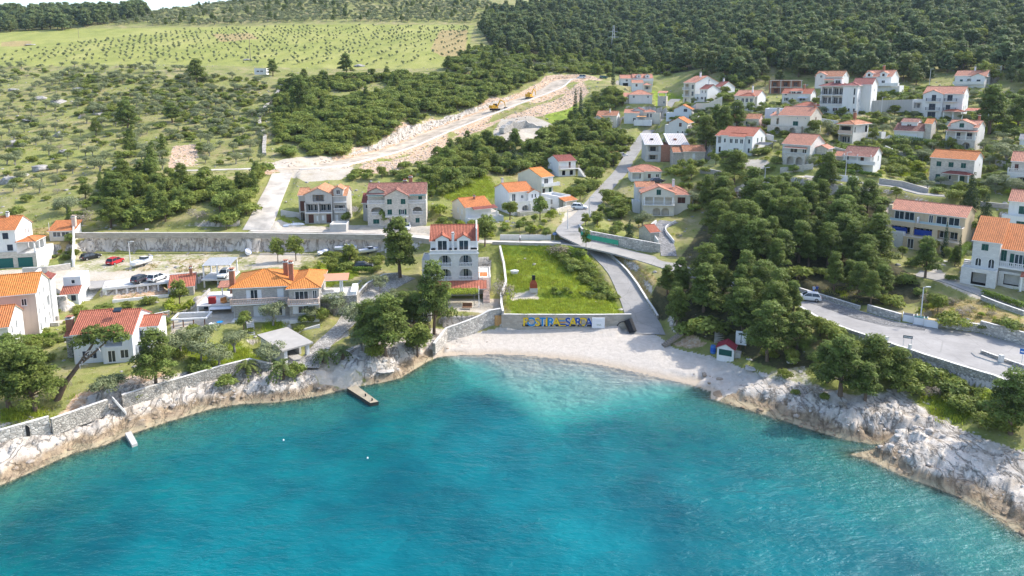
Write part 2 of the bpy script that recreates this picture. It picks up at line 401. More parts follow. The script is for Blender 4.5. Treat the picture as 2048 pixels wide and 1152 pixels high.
CPT = [  # u, v, depth
 (1130, 458, 158), (1170, 425, 172), (1215, 372, 203), (1240, 345, 219), (1262, 310, 243), (1285, 277, 265), (1320, 235, 296), (1338, 212, 312),
 (560, 338, 212), (640, 334, 218), (720, 318, 236), (800, 296, 254), (880, 263, 274), (960, 232, 292), (1040, 202, 310), (1100, 180, 325), (1130, 160, 336), (1180, 158, 340),
 (1000, 330, 226), (900, 330, 216), (850, 400, 186), (1050, 272, 268), (1100, 268, 272), (950, 380, 194), (700, 345, 206), (1150, 300, 240), (1180, 250, 276), (1200, 200, 308), (1100, 230, 290),
 (540, 400, 182), (520, 440, 169), (400, 342, 207), (340, 342, 207),
 (1400, 345, 184), (1450, 370, 178), (1550, 440, 156), (1500, 500, 143), (1600, 480, 147), (1600, 540, 133), (1700, 520, 138), (1700, 440, 154), (1650, 400, 162), (1780, 560, 128), (1850, 600, 119),
 (1650, 360, 166), (1760, 368, 164), (1830, 385, 160), (1850, 545, 127), (1950, 578, 119), (2048, 612, 112), (1990, 600, 115), (2048, 680, 101), (1900, 640, 110),
 (1450, 230, 250), (1350, 170, 335), (1450, 140, 325), (1550, 140, 315), (1700, 120, 310), (1800, 120, 305), (1900, 130, 300), (2000, 120, 300), (1800, 215, 232), (2000, 230, 225), (2040, 190, 240),
 (1500, 100, 352), (1700, 60, 375), (1850, 60, 370), (2000, 60, 368), (1500, 50, 445), (1650, 20, 450), (1800, 8, 455), (2000, 0, 460), (1500, 5, 570), (1300, 90, 440), (1220, 108, 440), (1250, 60, 520),
 (1250, 14, 690), (1380, 10, 680), (1100, 100, 425), (1000, 130, 362), (1050, 60, 480), (1100, 20, 600), (950, 180, 318), (850, 200, 300), (700, 250, 262), (800, 250, 268), (700, 200, 296),
 (950, 50, 540), (700, 45, 545), (400, 52, 545), (100, 58, 540), (-200, 60, 540), (2300, 60, 368), (2300, 200, 235), (2300, 400, 158), (2300, 560, 118), (2300, 0, 470)]
for u_ in (-250, 100, 400, 700):
    CPT += [(u_, 90, 440), (u_, 135, 362), (u_, 170, 326)]
for u_ in (-250, 100, 400):
    CPT += [(u_, 220, 286), (u_, 280, 246), (u_, 340, 209), (u_, 400, 182), (u_, 440, 169)]
RIDGE = [(-250, 24, 690), (0, 34, 660), (150, 30, 680), (300, 22, 700), (450, 4, 720), (800, -14, 740), (1000, -12, 750), (1180, 6, 800), (1300, 12, 820), (1400, 8, 800), (1550, -12, 700), (1800, -40, 570), (2000, -50, 560), (2300, -60, 560)]
P3 = [ptz(u, v, z) for u, v, z in CPZ]+[pt(u, v, t) for u, v, t in CPT]+[pt(*r) for r in RIDGE]
P3 += [Vector((p.x*1.22, p.y*1.22, p.z-3)) for p in [pt(*r) for r in RIDGE]]+[Vector((p.x*1.7, p.y*1.7, p.z-25)) for p in [pt(*r) for r in RIDGE]]
P3 += [Vector((x, y, 0.0)) for x, y in SHORE[::1]]
for h_ in HS.values():
    P3 += [hpoint(h_, h_['W']/2, 0)]
P3 = np.array([tuple(p) for p in P3])
def rbf_fit(P):
    X = P[:, :2]/100; n = len(X); d = np.hypot(X[:, None, 0]-X[None, :, 0], X[:, None, 1]-X[None, :, 1])
    K = np.where(d > 0, d*d*np.log(d+1e-12), 0)+np.eye(n)*2e-4; Q = np.hstack([np.ones((n, 1)), X])
    A = np.zeros((n+3, n+3)); A[:n, :n] = K; A[:n, n:] = Q; A[n:, :n] = Q.T
    return X, np.linalg.solve(A, np.hstack([P[:, 2], np.zeros(3)]))
RX, RW = rbf_fit(P3)
def rbf(x, y):
    sh = x.shape; x = x.ravel()/100; y = y.ravel()/100; out = np.empty(x.size); n = len(RX)
    for i in range(0, x.size, 20000):
        xs, ys = x[i:i+20000], y[i:i+20000]; d2 = (xs[:, None]-RX[None, :, 0])**2+(ys[:, None]-RX[None, :, 1])**2
        out[i:i+20000] = (.5*d2*np.log(d2+1e-20)) @ RW[:n] + RW[n]+RW[n+1]*xs+RW[n+2]*ys
    return out.reshape(sh)
# grid: q = X/Y columns, Y rows
QC = np.unique(np.concatenate([np.linspace(-3.2, -1.0, 60), np.linspace(-1.0, 1.0, 640), np.linspace(1.0, 3.2, 60)]))
YR = np.concatenate([np.arange(12, 50, 1.5), np.arange(50, 172, .46), np.arange(172, 360, .9), np.arange(360, 900, 3.0), np.arange(900, 1500, 30)])
GQ, GY = np.meshgrid(QC, YR); GX = GQ*GY; NR, NC = GX.shape
z0 = rbf(GX, GY)
sdist, spar = seg_dist(GX, GY, SHORE)
land = in_poly(GX, GY, LAND)
sdist = np.where(land, sdist, -sdist)
nseg = len(SHORE_UV)
i_b0 = SHORE_UV.index((880, 713)); i_b1 = SHORE_UV.index((1400, 775)); i_hd = SHORE_UV.index((1702, 909))
db_ = seg_dist(GX, GY, SHORE[i_b0:i_b1+1])[0]; dr_k = np.minimum(seg_dist(GX, GY, SHORE[:i_b0+1])[0], seg_dist(GX, GY, SHORE[i_b1:])[0]); beach_w = sstep(dr_k-db_, -4, 7)
HN = fbm(GX/9, GY/9, 3, 4)-.5
# ---- level areas (u, v, z corners; soft edge m)
FLAT = [
 ([(148, 507, 6.2), (400, 501, 6.2), (560, 499, 6.3), (640, 498, 6.5), (700, 512, 6.4), (640, 540, 5.9), (480, 532, 6.2), (336, 561, 6.2), (208, 575, 6.2), (178, 578, 6.2), (130, 592, 6.6), (68, 592, 6.6), (60, 560, 6.3), (-200, 565, 6.3), (-200, 545, 6.3), (100, 534, 6.2)], 1.2),
 ([(140, 467, 10.4), (300, 466, 10.4), (500, 466, 10.4), (640, 468, 10.4), (770, 470, 10.4), (880, 483, 10.4), (1120, 489, 10.4), (1120, 478, 10.6), (870, 468, 10.5), (740, 456, 10.5), (520, 455, 10.5), (140, 456, 10.4)], 1.0),
 ([(1022, 633, 4.2), (1228, 633, 4.2), (1215, 605, 4.3), (1022, 592, 4.3)], 2.2),
 ([(885, 628, 3.8), (1004, 628, 3.8), (1000, 596, 3.8), (850, 596, 3.8)], .8),
 ([(1598, 584, 7.3), (1643, 598, 7.25), (1721, 622, 7.2), (1801, 645, 7.1), (1873, 655, 7.0), (1961, 667, 6.9), (2048, 691, 6.8), (2250, 745, 6.6), (2250, 840, 6.6), (2048, 776, 6.8), (1986, 748, 6.9), (1911, 726, 7.0), (1818, 697, 7.1), (1771, 681, 7.15), (1686, 653, 7.2), (1636, 633, 7.25), (1591, 608, 7.3)], 1.0),
 ([(395, 592, 4.9), (470, 592, 4.9), (470, 640, 4.9), (400, 640, 4.9)], 1.0),
]
zt = z0+HN*np.clip((sdist-3)/30, 0, 1)*1.2
def flat_xy(F): return np.array([ptz(*p)[:2] for p in F])
for F, soft in FLAT:
    P = flat_xy(F); zz = np.array([p[2] for p in F]); ins = in_poly(GX, GY, P)
    near = (GX > P[:, 0].min()-8) & (GX < P[:, 0].max()+8) & (GY > P[:, 1].min()-8) & (GY < P[:, 1].max()+8)
    xs, ys = GX[near], GY[near]; d, _ = seg_dist(xs, ys, P, True)
    A = np.c_[P, np.ones(len(P))]; co, *_ = np.linalg.lstsq(A, zz, rcond=None)
    w_ = np.where(ins[near], 1, 1-sstep(d, .15, .15+soft)); zt[near] = zt[near]*(1-w_)+(co[0]*xs+co[1]*ys+co[2])*w_
# ---- roads: (u,v,depth or ('z',z)), half width m
ROADS = {
 'village_road': ([(1168, 484, ('z', 10.6)), (1140, 468, 154), (1136, 455, 159), (1170, 425, 172), (1215, 372, 203), (1240, 345, 219), (1262, 310, 243), (1285, 277, 265), (1302, 256, 281), (1320, 235, 296), (1338, 212, 312), (1352, 198, 322)], [3.2, 2.8, 2.4, 2.2, 2.2, 2.2, 2.2, 2.2, 2.2, 2.2, 2.4, 2.4]),
 'east_road': ([(1120, 484, ('z', 10.5)), (1165, 485, ('z', 10.5)), (1215, 496, ('z', 9.8)), (1265, 509, ('z', 8.9)), (1315, 523, ('z', 8.3)), (1370, 541, ('z', 7.8)), (1450, 562, ('z', 7.5)), (1530, 578, ('z', 7.3)), (1600, 596, ('z', 7.28))], [2.4, 3.6, 3.0, 2.8, 2.8, 2.6, 2.6, 2.8, 3.2]),
 'beach_ramp': ([(1292, 668, ('z', 1.5)), (1287, 648, ('z', 1.9)), (1268, 605, ('z', 4.0)), (1234, 545, ('z', 6.5)), (1192, 503, ('z', 8.9)), (1176, 490, ('z', 10.1))], [3.4, 3.2, 2.5, 2.0, 1.9, 3.0]),
 'wall_road': ([(505, 459, ('z', 10.5)), (600, 461, ('z', 10.5)), (700, 463, ('z', 10.5)), (790, 466, ('z', 10.45)), (870, 477, ('z', 10.45)), (1000, 484, ('z', 10.45)), (1125, 485, ('z', 10.5))], [2.2, 1.8, 1.7, 1.7, 1.6, 1.5, 1.8]),
 'site_track': ([(512, 460, ('z', 10.5)), (524, 438, 169.5), (540, 402, 182), (556, 368, 196), (566, 342, 210)], [3.4, 3.2, 3.0, 2.9, 3.0]),
 'construction_road': ([(545, 337, 212), (640, 333, 219), (720, 317, 237), (800, 295, 255), (880, 262, 275), (960, 231, 293), (1040, 201, 311), (1100, 178, 326), (1128, 160, 337), (1165, 157, 341)], [3.4, 4.6, 4.6, 4.6, 4.8, 4.8, 4.8, 4.8, 4.6, 3.2]),
 'dirt_track': ([(330, 342, 207), (440, 339, 209), (550, 336, 213)], [1.5, 1.5, 1.6]),
 'upper_street': ([(1610, 352, 168), (1660, 358, 166), (1720, 365, 164.5), (1790, 372, 163), (1840, 386, 159.5), (1900, 392, 157)], [1.8, 1.8, 1.8, 2.4, 2.0, 1.6]),
 'garage_drive': ([(1835, 546, 127), (1890, 556, 124), (1945, 573, 120), (1990, 592, 116), (2048, 615, 111.5), (2200, 680, 101)], [2.4, 2.6, 3.0, 2.4, 2.0, 2.0]),
 'cobble_drive': ([(612, 735, ('z', 2.1)), (645, 690, ('z', 3.2)), (690, 648, ('z', 3.9)), (725, 605, ('z', 4.7)), (770, 572, ('z', 5.4)), (815, 552, ('z', 6.0))], [2.0, 1.5, 1.6, 2.6, 2.8, 2.4]),
 'villa_drive': ([(1338, 512, ('z', 8.6)), (1332, 486, ('z', 10.0)), (1318, 468, ('z', 11.2)), (1316, 456, ('z', 12.0)), (1338, 442, ('z', 12.6))], [1.7, 1.7, 1.7, 1.8, 2.4]),
}
ROADP = {}
def road_pts(name):
    out = []
    for u, v, t in ROADS[name][0]: out.append(ptz(u, v, t[1]) if isinstance(t, tuple) else pt(u, v, t))
    return out
def dense(pts, hw, step=2.0):
    """Catmull-Rom resample of points and half widths"""
    P = [Vector(p) for p in pts]; n = len(P); op = []; oh = []
    for i in range(n-1):
        p0, p1, p2, p3 = P[max(i-1, 0)], P[i], P[i+1], P[min(i+2, n-1)]; k = max(2, int((p2-p1).length/step))
        for j in range(k):
            t = j/k; op.append(.5*((2*p1)+(p2-p0)*t+(2*p0-5*p1+4*p2-p3)*t*t+(3*p1-p0-3*p2+p3)*t**3)); oh.append(hw[i]*(1-t)+hw[i+1]*t)
    op.append(P[-1]); oh.append(hw[-1])
    return op, oh
road_mask = np.zeros_like(zt)
for name in ROADS:
    P, Hw = dense(road_pts(name), ROADS[name][1]); ROADP[name] = (P, Hw)
    A = np.array([tuple(p) for p in P]); hw = np.array(Hw)
    near = (GX > A[:, 0].min()-10) & (GX < A[:, 0].max()+10) & (GY > A[:, 1].min()-10) & (GY < A[:, 1].max()+10)
    xs, ys = GX[near], GY[near]; d, par = seg_dist(xs, ys, A); i0 = np.clip(par.astype(int), 0, len(A)-2); f = par-i0
    zr = A[i0, 2]*(1-f)+A[i0+1, 2]*f; hh = hw[i0]*(1-f)+hw[i0+1]*f
    w_ = 1-sstep(d, hh+.7, hh+2.6); zt[near] = zt[near]*(1-w_)+(zr-.12)*w_
    road_mask[near] = np.maximum(road_mask[near], (d < hh+1.0))
road_mask = np.maximum(road_mask, in_poly(GX, GY, flat_xy(FLAT[4][0])))
# ---- house pads
PADSKIP = {'hut_orange'}
pad_mask = np.zeros_like(zt)
for k_, h_ in HS.items():
    o = h_['org']; c, s = math.cos(h_['th']), math.sin(h_['th'])
    near = (np.abs(GX-o[0]) < h_['W']+h_['D']+10) & (np.abs(GY-o[1]) < h_['W']+h_['D']+10)
    xs, ys = GX[near]-o[0], GY[near]-o[1]; lx = xs*c+ys*s; ly = -xs*s+ys*c
    d = np.maximum(np.maximum(-lx, lx-h_['W']), np.maximum(-ly-.6, ly-h_['D'])); w_ = 1-sstep(d, .5, 3.2)
    zt[near] = zt[near]*(1-w_)+(o[2]-.04)*w_
    pad_mask[near] = np.maximum(pad_mask[near], (d < .4))
# ---- shore profile, rock relief, sea bed
rk = ridged(GX/5.5+fbm(GX/4, GY/4, 9)*1.2, GY/4.0, 11, 4); rk2 = fbm(GX/1.5, GY/1.2, 21, 3)
hd = np.exp(-(((GX-np.interp(0.5, [0, 1], [SHORE[i_hd][0]+7, SHORE[i_hd][0]+7]))/13)**2)-(((GY-(SHORE[i_hd][1]+3))/13)**2))
coast = (1-beach_w)*np.clip(1-(sdist-1)/9.0, 0, 1)*(sdist > -3)
rock_w = np.zeros_like(zt)
BP = np.vstack([[ptz(u, v, z)[:2] for u, v, z in ((868, 708, .3), (905, 672, 1.3), (1000, 655, 1.75), (1275, 656, 1.75), (1300, 660, 1.75), (1318, 668, 1.8), (1345, 692, 1.6), (1420, 712, 1.4), (1470, 735, 1.2), (1535, 768, .8))], [ptz(1440, 800, 0)[:2], ptz(1300, 900, 0)[:2], ptz(1000, 900, 0)[:2], ptz(850, 780, 0)[:2]]])
in_b = in_poly(GX, GY, BP)
zl = np.where(sdist > 0, np.maximum(np.minimum(zt, np.where(in_b, .10+.165*sdist, .25+1.1*sdist)), .05+.02*sdist), zt)
zl = np.where(sdist > 0, zl+coast*np.clip(sdist/1.5, 0, 1)*((rk-.6)*1.7+(rk2-.5)*1.3)*(1+.6*hd), zl)
st_ = (zl+.25*GX*.18+(rk2-.5)*.5)/.62; zq = (np.floor(st_)+sstep(st_-np.floor(st_), .55, 1))*.62-.25*GX*.18-(rk2-.5)*.3; zl = np.where(sdist > 0, zl+(zq-zl)*.75*np.clip(coast*1.6, 0, 1)*np.clip(sdist/1.0, 0, 1), zl)
zl = np.where(sdist > 0, np.maximum(zl, .06), zl)
dw = -sdist
bdep = np.where(dw < 16, .052*dw, .83+.17*(dw-16)); rdep = np.where(dw < 3, .45*dw, 1.35+.2*(dw-3))
dep = beach_w*bdep+(1-beach_w)*(rdep+(rk-.5)*1.1*np.clip(dw/3, 0, 1))
dep = np.clip(dep, .02, 9.0)+(fbm(GX/7, GY/7, 31)-.5)*.7*np.clip(dw/8, 0, 1)
ZT = np.where(sdist > 0, zl, -np.maximum(dep, .02))
def hgt(x, y):
    """terrain height at arrays / scalars x, y (bilinear on the grid)"""
    x = np.atleast_1d(np.asarray(x, float)); y = np.atleast_1d(np.asarray(y, float)); q = x/np.maximum(y, 1)
    fi = np.interp(y, YR, np.arange(NR)); fj = np.interp(q, QC, np.arange(NC)); i = np.clip(fi.astype(int), 0, NR-2); j = np.clip(fj.astype(int), 0, NC-2); a = fi-i; b = fj-j
    return (ZT[i, j]*(1-b)+ZT[i, j+1]*b)*(1-a)+(ZT[i+1, j]*(1-b)+ZT[i+1, j+1]*b)*a
def gz(x, y): return float(hgt(x, y)[0])
TT = np.concatenate([np.arange(40, 180, .25), np.arange(180, 400, .5), np.arange(400, 1000, 1.5)])
def at(u, v, tmin=40.0):
    """first point of the terrain seen along a pixel's line of sight"""
    a, b = ab(u, v); T = TT[TT >= tmin]; z = CH+T*(-sP+b*cP); d = z-hgt(a*T, T*(cP+b*sP)); k = np.where(d <= 0)[0]
    if len(k) == 0: i = int(np.argmin(d)); t = T[i]
    else:
        i = k[0]
        t = T[i] if i == 0 else T[i-1]+(T[i]-T[i-1])*d[i-1]/(d[i-1]-d[i]+1e-9)
    x, y = a*t, t*(cP+b*sP)
    return Vector((x, y, gz(x, y)))
def at_xy(L): return np.array([at(*p)[:2] for p in L])
# ---------------------------------------------------------------- ground zones
ZN = {k: np.zeros_like(ZT) for k in ('grass', 'gravel', 'red', 'rock', 'beach', 'forest', 'dry', 'field')}
def zone(kind, L, amt=1.0, xy=False):
    P = np.asarray(L) if xy else at_xy(L); m = np.zeros_like(ZT)
    for dx, dy in ((0, 0), (.5, .2), (-.4, .4), (.2, -.5), (-.3, -.3)):
        k = 1.0+np.maximum(0, (GY-170)/170); m += in_poly(GX+dx*k, GY+dy*k, P)
    ZN[kind] = np.maximum(ZN[kind], m/5*amt)
for L in ([(1000, 490), (1120, 490), (1175, 505), (1242, 618), (1230, 634), (1022, 634), (1005, 560)], [(1960, 222), (2100, 200), (2100, 265), (1972, 265)], [(1085, 218), (1150, 205), (1180, 240), (1130, 262), (1090, 240)],
          [(830, 340), (960, 335), (1000, 395), (900, 402), (860, 380)], [(1300, 178), (1372, 184), (1340, 214), (1312, 212)], [(600, 545), (690, 520), (720, 550), (690, 565), (650, 575)], [(530, 645), (570, 640), (575, 675), (520, 672)],
          [(500, 410), (560, 400), (560, 440), (590, 452)], [(1770, 300), (1830, 310), (1850, 350), (1790, 352)], [(1500, 500), (1520, 520), (1480, 530)], [(0, 820), (70, 815), (110, 845), (0, 862)], [(1840, 800), (1900, 795), (1960, 830), (1880, 850)],
          [(350, 690), (480, 690), (520, 720), (400, 745)]):
    zone('grass', L, .8)
for L in ([(420, 68), (500, 66), (520, 78), (440, 84)], [(880, 60), (936, 60), (932, 122), (880, 112), (860, 100)], [(0, 84), (66, 82), (60, 92), (0, 94)]): zone('dry', L, .8)
zone('field', [(-140, 66), (0, 62), (300, 56), (700, 49), (950, 50), (938, 92), (962, 128), (860, 136), (700, 138), (500, 133), (300, 128), (0, 134), (-140, 134)])
zone('gravel', [(148, 506), (640, 497), (650, 512), (600, 535), (480, 542), (336, 562), (208, 577), (150, 560), (110, 532)], .5)
for L in ([(336, 540), (336, 562), (208, 577), (178, 582), (130, 592), (68, 592), (60, 602), (-100, 604), (-100, 540), (100, 536), (180, 545)], [(520, 505), (600, 500), (600, 530), (500, 540)],
          [(505, 470), (560, 468), (700, 470), (860, 480), (870, 470), (860, 452), (720, 450), (600, 452), (560, 440), (505, 455)], [(540, 326), (580, 316), (650, 312), (690, 322), (715, 342), (680, 360), (610, 364), (575, 350), (560, 345)],
          [(985, 266), (1003, 238), (1060, 232), (1106, 250), (1092, 276), (1045, 290), (1000, 280)], [(1795, 366), (1862, 372), (1838, 392)], [(1828, 548), (1875, 534), (1905, 556), (2000, 600), (1960, 600), (1880, 566)],
          [(585, 730), (625, 712), (690, 738), (738, 770), (690, 780), (640, 770)], [(1020, 588), (1072, 582), (1080, 600), (1022, 602)], [(640, 685), (690, 655), (700, 670), (650, 700)], [(390, 592), (470, 590), (470, 645), (340, 670), (340, 650)],
          [(160, 640), (60, 660), (60, 645), (120, 640)], [(1140, 415), (1170, 415), (1145, 450), (1120, 455)], [(1590, 352), (1660, 352), (1620, 372)], [(1495, 318), (1540, 322), (1530, 345), (1490, 340)], [(885, 628), (1004, 628), (1000, 598), (885, 598)]):
    zone('gravel', L)
for L in ([(335, 340), (345, 293), (400, 288), (386, 332)], [(725, 330), (880, 282), (960, 251), (1050, 221), (1120, 196), (1164, 162), (1178, 185), (1142, 215), (1080, 233), (1000, 242), (962, 262), (905, 278), (850, 320), (790, 348), (710, 345)],
          [(640, 318), (720, 306), (800, 282), (880, 246), (960, 214), (1040, 186), (1090, 160), (1100, 152), (1130, 152), (1060, 190), (960, 226), (860, 262), (760, 306), (650, 328)], [(990, 262), (1000, 248), (1040, 236), (1030, 262)]):
    zone('red', L)
for L in ([(104, 842), (150, 790), (250, 752), (340, 742), (340, 768), (240, 802), (112, 850)], [(225, 592), (338, 578), (338, 592), (225, 604)], [(1340, 690), (1380, 665), (1420, 690), (1380, 700)]): zone('red', L, .8)
for L in ([(1208, 503), (1262, 513), (1318, 560), (1300, 594), (1262, 566)], [(1860, 590), (1960, 600), (2100, 660), (2100, 690), (1960, 660), (1830, 640)], [(330, 520), (480, 515), (470, 530), (350, 548)], [(1700, 570), (1640, 590), (1720, 616)], [(60, 460), (140, 455), (140, 500), (100, 520)],
          [(150, 560), (330, 520), (300, 545)], [(1620, 690), (1680, 665), (1700, 700), (1640, 720)]): zone('dry', L, .9)
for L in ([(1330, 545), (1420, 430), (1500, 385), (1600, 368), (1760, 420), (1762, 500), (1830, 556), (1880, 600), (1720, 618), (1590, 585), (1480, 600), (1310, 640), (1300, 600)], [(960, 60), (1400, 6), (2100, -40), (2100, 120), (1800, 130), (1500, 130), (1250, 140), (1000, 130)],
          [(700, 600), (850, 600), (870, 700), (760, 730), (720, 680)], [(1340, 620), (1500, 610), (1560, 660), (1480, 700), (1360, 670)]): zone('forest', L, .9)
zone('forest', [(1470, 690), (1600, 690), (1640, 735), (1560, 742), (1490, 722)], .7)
zone('rock', [(1738, 886), (1790, 818), (1850, 822), (1990, 885), (2200, 960), (2200, 1160), (1900, 995), (1700, 912)])
zone('rock', [(1424, 780), (1540, 742), (1610, 728), (1650, 795), (1770, 840), (1770, 900), (1500, 835)], .55)
zone('rock', [(915, 322), (962, 318), (972, 345), (930, 352)], .8); zone('rock', [(1640, 700), (1760, 720), (1790, 760), (1650, 760)], .5)
cw = sstep(9.5+fbm(GX/5, GY/5, 41)*5-2.5-sdist, 0, 2.5)*(1-sstep(-sdist, 3, 13))*(1-sstep(beach_w, .3, .8))
ZN['rock'] = np.maximum(ZN['rock'], cw*(1-ZN['gravel']))
for nm_, a_, b_ in (('construction_road', 1.6, 5.0),):
    A_r = np.array([tuple(p) for p in ROADP[nm_][0]]); hw_r = np.array(ROADP[nm_][1]).mean(); nr_ = (np.abs(GX) < 260) & (GY > 180) & (GY < 380); d_r, pr_r = seg_dist(GX[nr_], GY[nr_], A_r); n_r = fbm(GX[nr_]/9, GY[nr_]/9, 51, 3)
    ZN['red'][nr_] = np.maximum(ZN['red'][nr_], 1-sstep(d_r-hw_r+(n_r-.5)*9, a_, b_))
# cut banks: steep ground shows bare rock
gx_ = np.gradient(ZT, axis=1)/np.maximum(np.gradient(GX, axis=1), .05); gy_ = np.gradient(ZT, axis=0)/np.maximum(np.gradient(GY, axis=0), .05)
slope = np.hypot(gx_, gy_)
ZN['rock'] = np.maximum(ZN['rock'], sstep(slope, 1.0, 1.6)*(sdist > 6)*(ZN['forest'] < .5)*(ZN['grass'] < .3)*(GY < 360)*.9)
bp = in_b
ZN['beach'] = np.where(sdist < 0, beach_w, np.maximum(ZN['beach'], bp*1.0)); ZN['rock'] *= (1-ZN['beach'])
# ---------------------------------------------------------------- ground sheet
idx = np.arange(NR*NC).reshape(NR, NC)
F = np.stack([idx[:-1, :-1], idx[:-1, 1:], idx[1:, 1:], idx[1:, :-1]], -1).reshape(-1, 4)
def ground_mat():
    b = NB('ground_surface'); za = b.attr('za'); zb = b.attr('zb'); aa = b.attr('za', 'Alpha'); ba = b.attr('zb', 'Alpha')
    A = b.sep(za); B = b.sep(zb)
    geo = b.N('ShaderNodeNewGeometry'); P = geo.outputs['Position']; z = b.N('ShaderNodeSeparateXYZ'); b.L(P, z.inputs[0])
    big = b.noise(P, .035, 6, .6); mid = b.noise(P, .22, 6, .65); sm = b.noise(P, 1.3, 6, .7); fine = b.noise(P, 7, 4, .7)
    vor = b.voro(P, 1.1); ck = b.noise(b.mapping(P, (.5, .22, .25), rot=(0, 0, .6)), 1.0, 7, .62, .6); ck2 = b.noise(b.mapping(P, (.6, .6, .10)), 1.4, 5, .6); vcr = b.math('MULTIPLY', b.math('ABSOLUTE', b.math('SUBTRACT', ck, .5)), 1.9)
    edge = b.math('SUBTRACT', b.math('ADD', b.math('MULTIPLY', sm, .55), b.math('MULTIPLY', mid, .45)), .5)
    def mask(ch, k=1.5, lo=.38, hi=.62):
        return b.rng(b.math('ADD', ch, b.math('MULTIPLY', edge, k)), lo, hi)
    c = b.ramp(mid, [(.32, (.13, .15, .04)), (.46, (.235, .235, .075)), (.58, (.31, .265, .125)), (.72, (.40, .33, .20))])
    c = b.mix(b.rng(big, .4, .62, 0, .8), c, b.ramp(sm, [(.3, (.14, .18, .035)), (.7, (.30, .31, .085))]))
    c = b.mix(b.rng(vor, .0, .22, .45, 0), c, (.42, .38, .32))
    gr = b.ramp(mid, [(.3, (.13, .19, .015)), (.5, (.24, .31, .03)), (.68, (.34, .38, .06))]); gr = b.mix(b.rng(fine, .35, .7, .5, 0), gr, (.09, .15, .015)); c = b.mix(mask(A[0]), c, gr)
    fl = b.ramp(b.noise(b.mapping(P, (.05, .02, .05), rot=(0, 0, .35)), 1.0, 6, .7), [(.3, (.20, .23, .05)), (.5, (.29, .30, .075)), (.7, (.38, .36, .12))]); fl = b.mix(b.rng(sm, .3, .6, .4, 0), fl, (.17, .20, .04)); c = b.mix(mask(ba, .6), c, fl)
    dr = b.ramp(sm, [(.3, (.20, .15, .06)), (.55, (.38, .29, .12)), (.75, (.46, .40, .24))]); c = b.mix(mask(B[2]), c, dr)
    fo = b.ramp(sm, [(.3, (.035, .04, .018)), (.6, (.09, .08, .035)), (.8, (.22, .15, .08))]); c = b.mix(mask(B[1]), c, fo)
    rd = b.ramp(sm, [(.28, (.36, .18, .09)), (.48, (.50, .34, .22)), (.66, (.60, .50, .39))]); rd = b.mix(b.rng(b.voro(P, 1.7), 0, .35, .75, 0), rd, (.60, .52, .44)); c = b.mix(mask(A[2]), c, rd)
    gv = b.ramp(b.math('ADD', b.math('MULTIPLY', mid, .6), b.math('MULTIPLY', sm, .4)), [(.3, (.34, .26, .15)), (.45, (.46, .40, .31)), (.62, (.54, .49, .42))]); gv = b.mix(b.rng(fine, .3, .6, .35, 0), gv, (.40, .36, .30)); c = b.mix(mask(A[1]), c, gv)
    be = b.ramp(sm, [(.3, (.44, .39, .33)), (.6, (.56, .505, .44)), (.8, (.62, .57, .51))]); be = b.mix(b.rng(fine, .3, .65, .35, 0), be, (.40, .37, .34))
    be = b.mix(b.rng(z.outputs[2], .05, .42, .75, 0), be, (.42, .335, .24)); c = b.mix(mask(B[0], 1.0), c, be)
    # limestone: pale above, ochre tidal band, dark cracks
    ro = b.ramp(b.math('ADD', b.math('MULTIPLY', mid, .4), b.math('MULTIPLY', sm, .6)), [(.26, (.33, .29, .25)), (.44, (.56, .50, .43)), (.62, (.70, .645, .57))])
    ro = b.mix(b.rng(fine, .28, .55, .5, 0), ro, (.27, .24, .22)); ro = b.mix(b.rng(vcr, 0, .05, .8, 0), ro, (.13, .115, .10)); ro = b.mix(b.rng(ck2, .46, .62, 0, .5), ro, (.30, .25, .19))
    band = b.math('ADD', z.outputs[2], b.math('MULTIPLY', b.math('SUBTRACT', mid, .5), 1.6))
    ro = b.mix(b.math('MULTIPLY', b.rng(band, .75, 1.35, 1, 0), .88), ro, b.ramp(sm, [(.3, (.13, .09, .055)), (.6, (.34, .25, .15))]))
    ro = b.mix(b.math('MULTIPLY', b.rng(band, .10, .34, 1, 0), .7), ro, (.40, .34, .22)); c = b.mix(mask(aa, 1.2), c, ro)
    # sea bed: pale sand, weed and boulders
    pa = b.noise(P, .075, 5, .62); sb = b.mix(b.rng(pa, .44, .54), (.54, .53, .42), b.ramp(sm, [(.3, (.03, .04, .022)), (.6, (.12, .115, .06)), (.75, (.28, .25, .16))]))
    sb2 = b.ramp(sm, [(.3, (.05, .055, .028)), (.55, (.17, .155, .08)), (.75, (.38, .33, .22))])
    sb = b.mix(b.rng(b.math('ADD', aa, b.math('MULTIPLY', edge, 1.4)), .15, .6), sb, sb2); sb = b.mix(mask(B[0], .5), sb, b.ramp(sm, [(.3, (.50, .47, .41)), (.7, (.60, .57, .51))]))
    c = b.mix(b.rng(z.outputs[2], -.12, .02, 1, 0), c, sb)
    h = b.math('ADD', b.math('MULTIPLY', sm, .5), b.math('MULTIPLY', fine, .18)); h = b.math('ADD', h, b.math('MULTIPLY', b.math('MULTIPLY', b.rng(vcr, 0, .08), aa), .5))
    return b.done(c, .95, b.bump(h, .9, .35))
G_MAT = ground_mat()
me = raw_mesh('ground', np.stack([GX, GY, ZT], -1).reshape(-1, 3), F, [G_MAT], True)
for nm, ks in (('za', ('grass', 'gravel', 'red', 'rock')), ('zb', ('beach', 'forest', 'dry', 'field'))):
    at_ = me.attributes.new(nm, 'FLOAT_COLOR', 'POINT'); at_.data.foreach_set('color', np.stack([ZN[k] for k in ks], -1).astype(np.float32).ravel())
tag(link('ground', me), 'hillside ground with grass, limestone, gravel and beach', kind='structure')
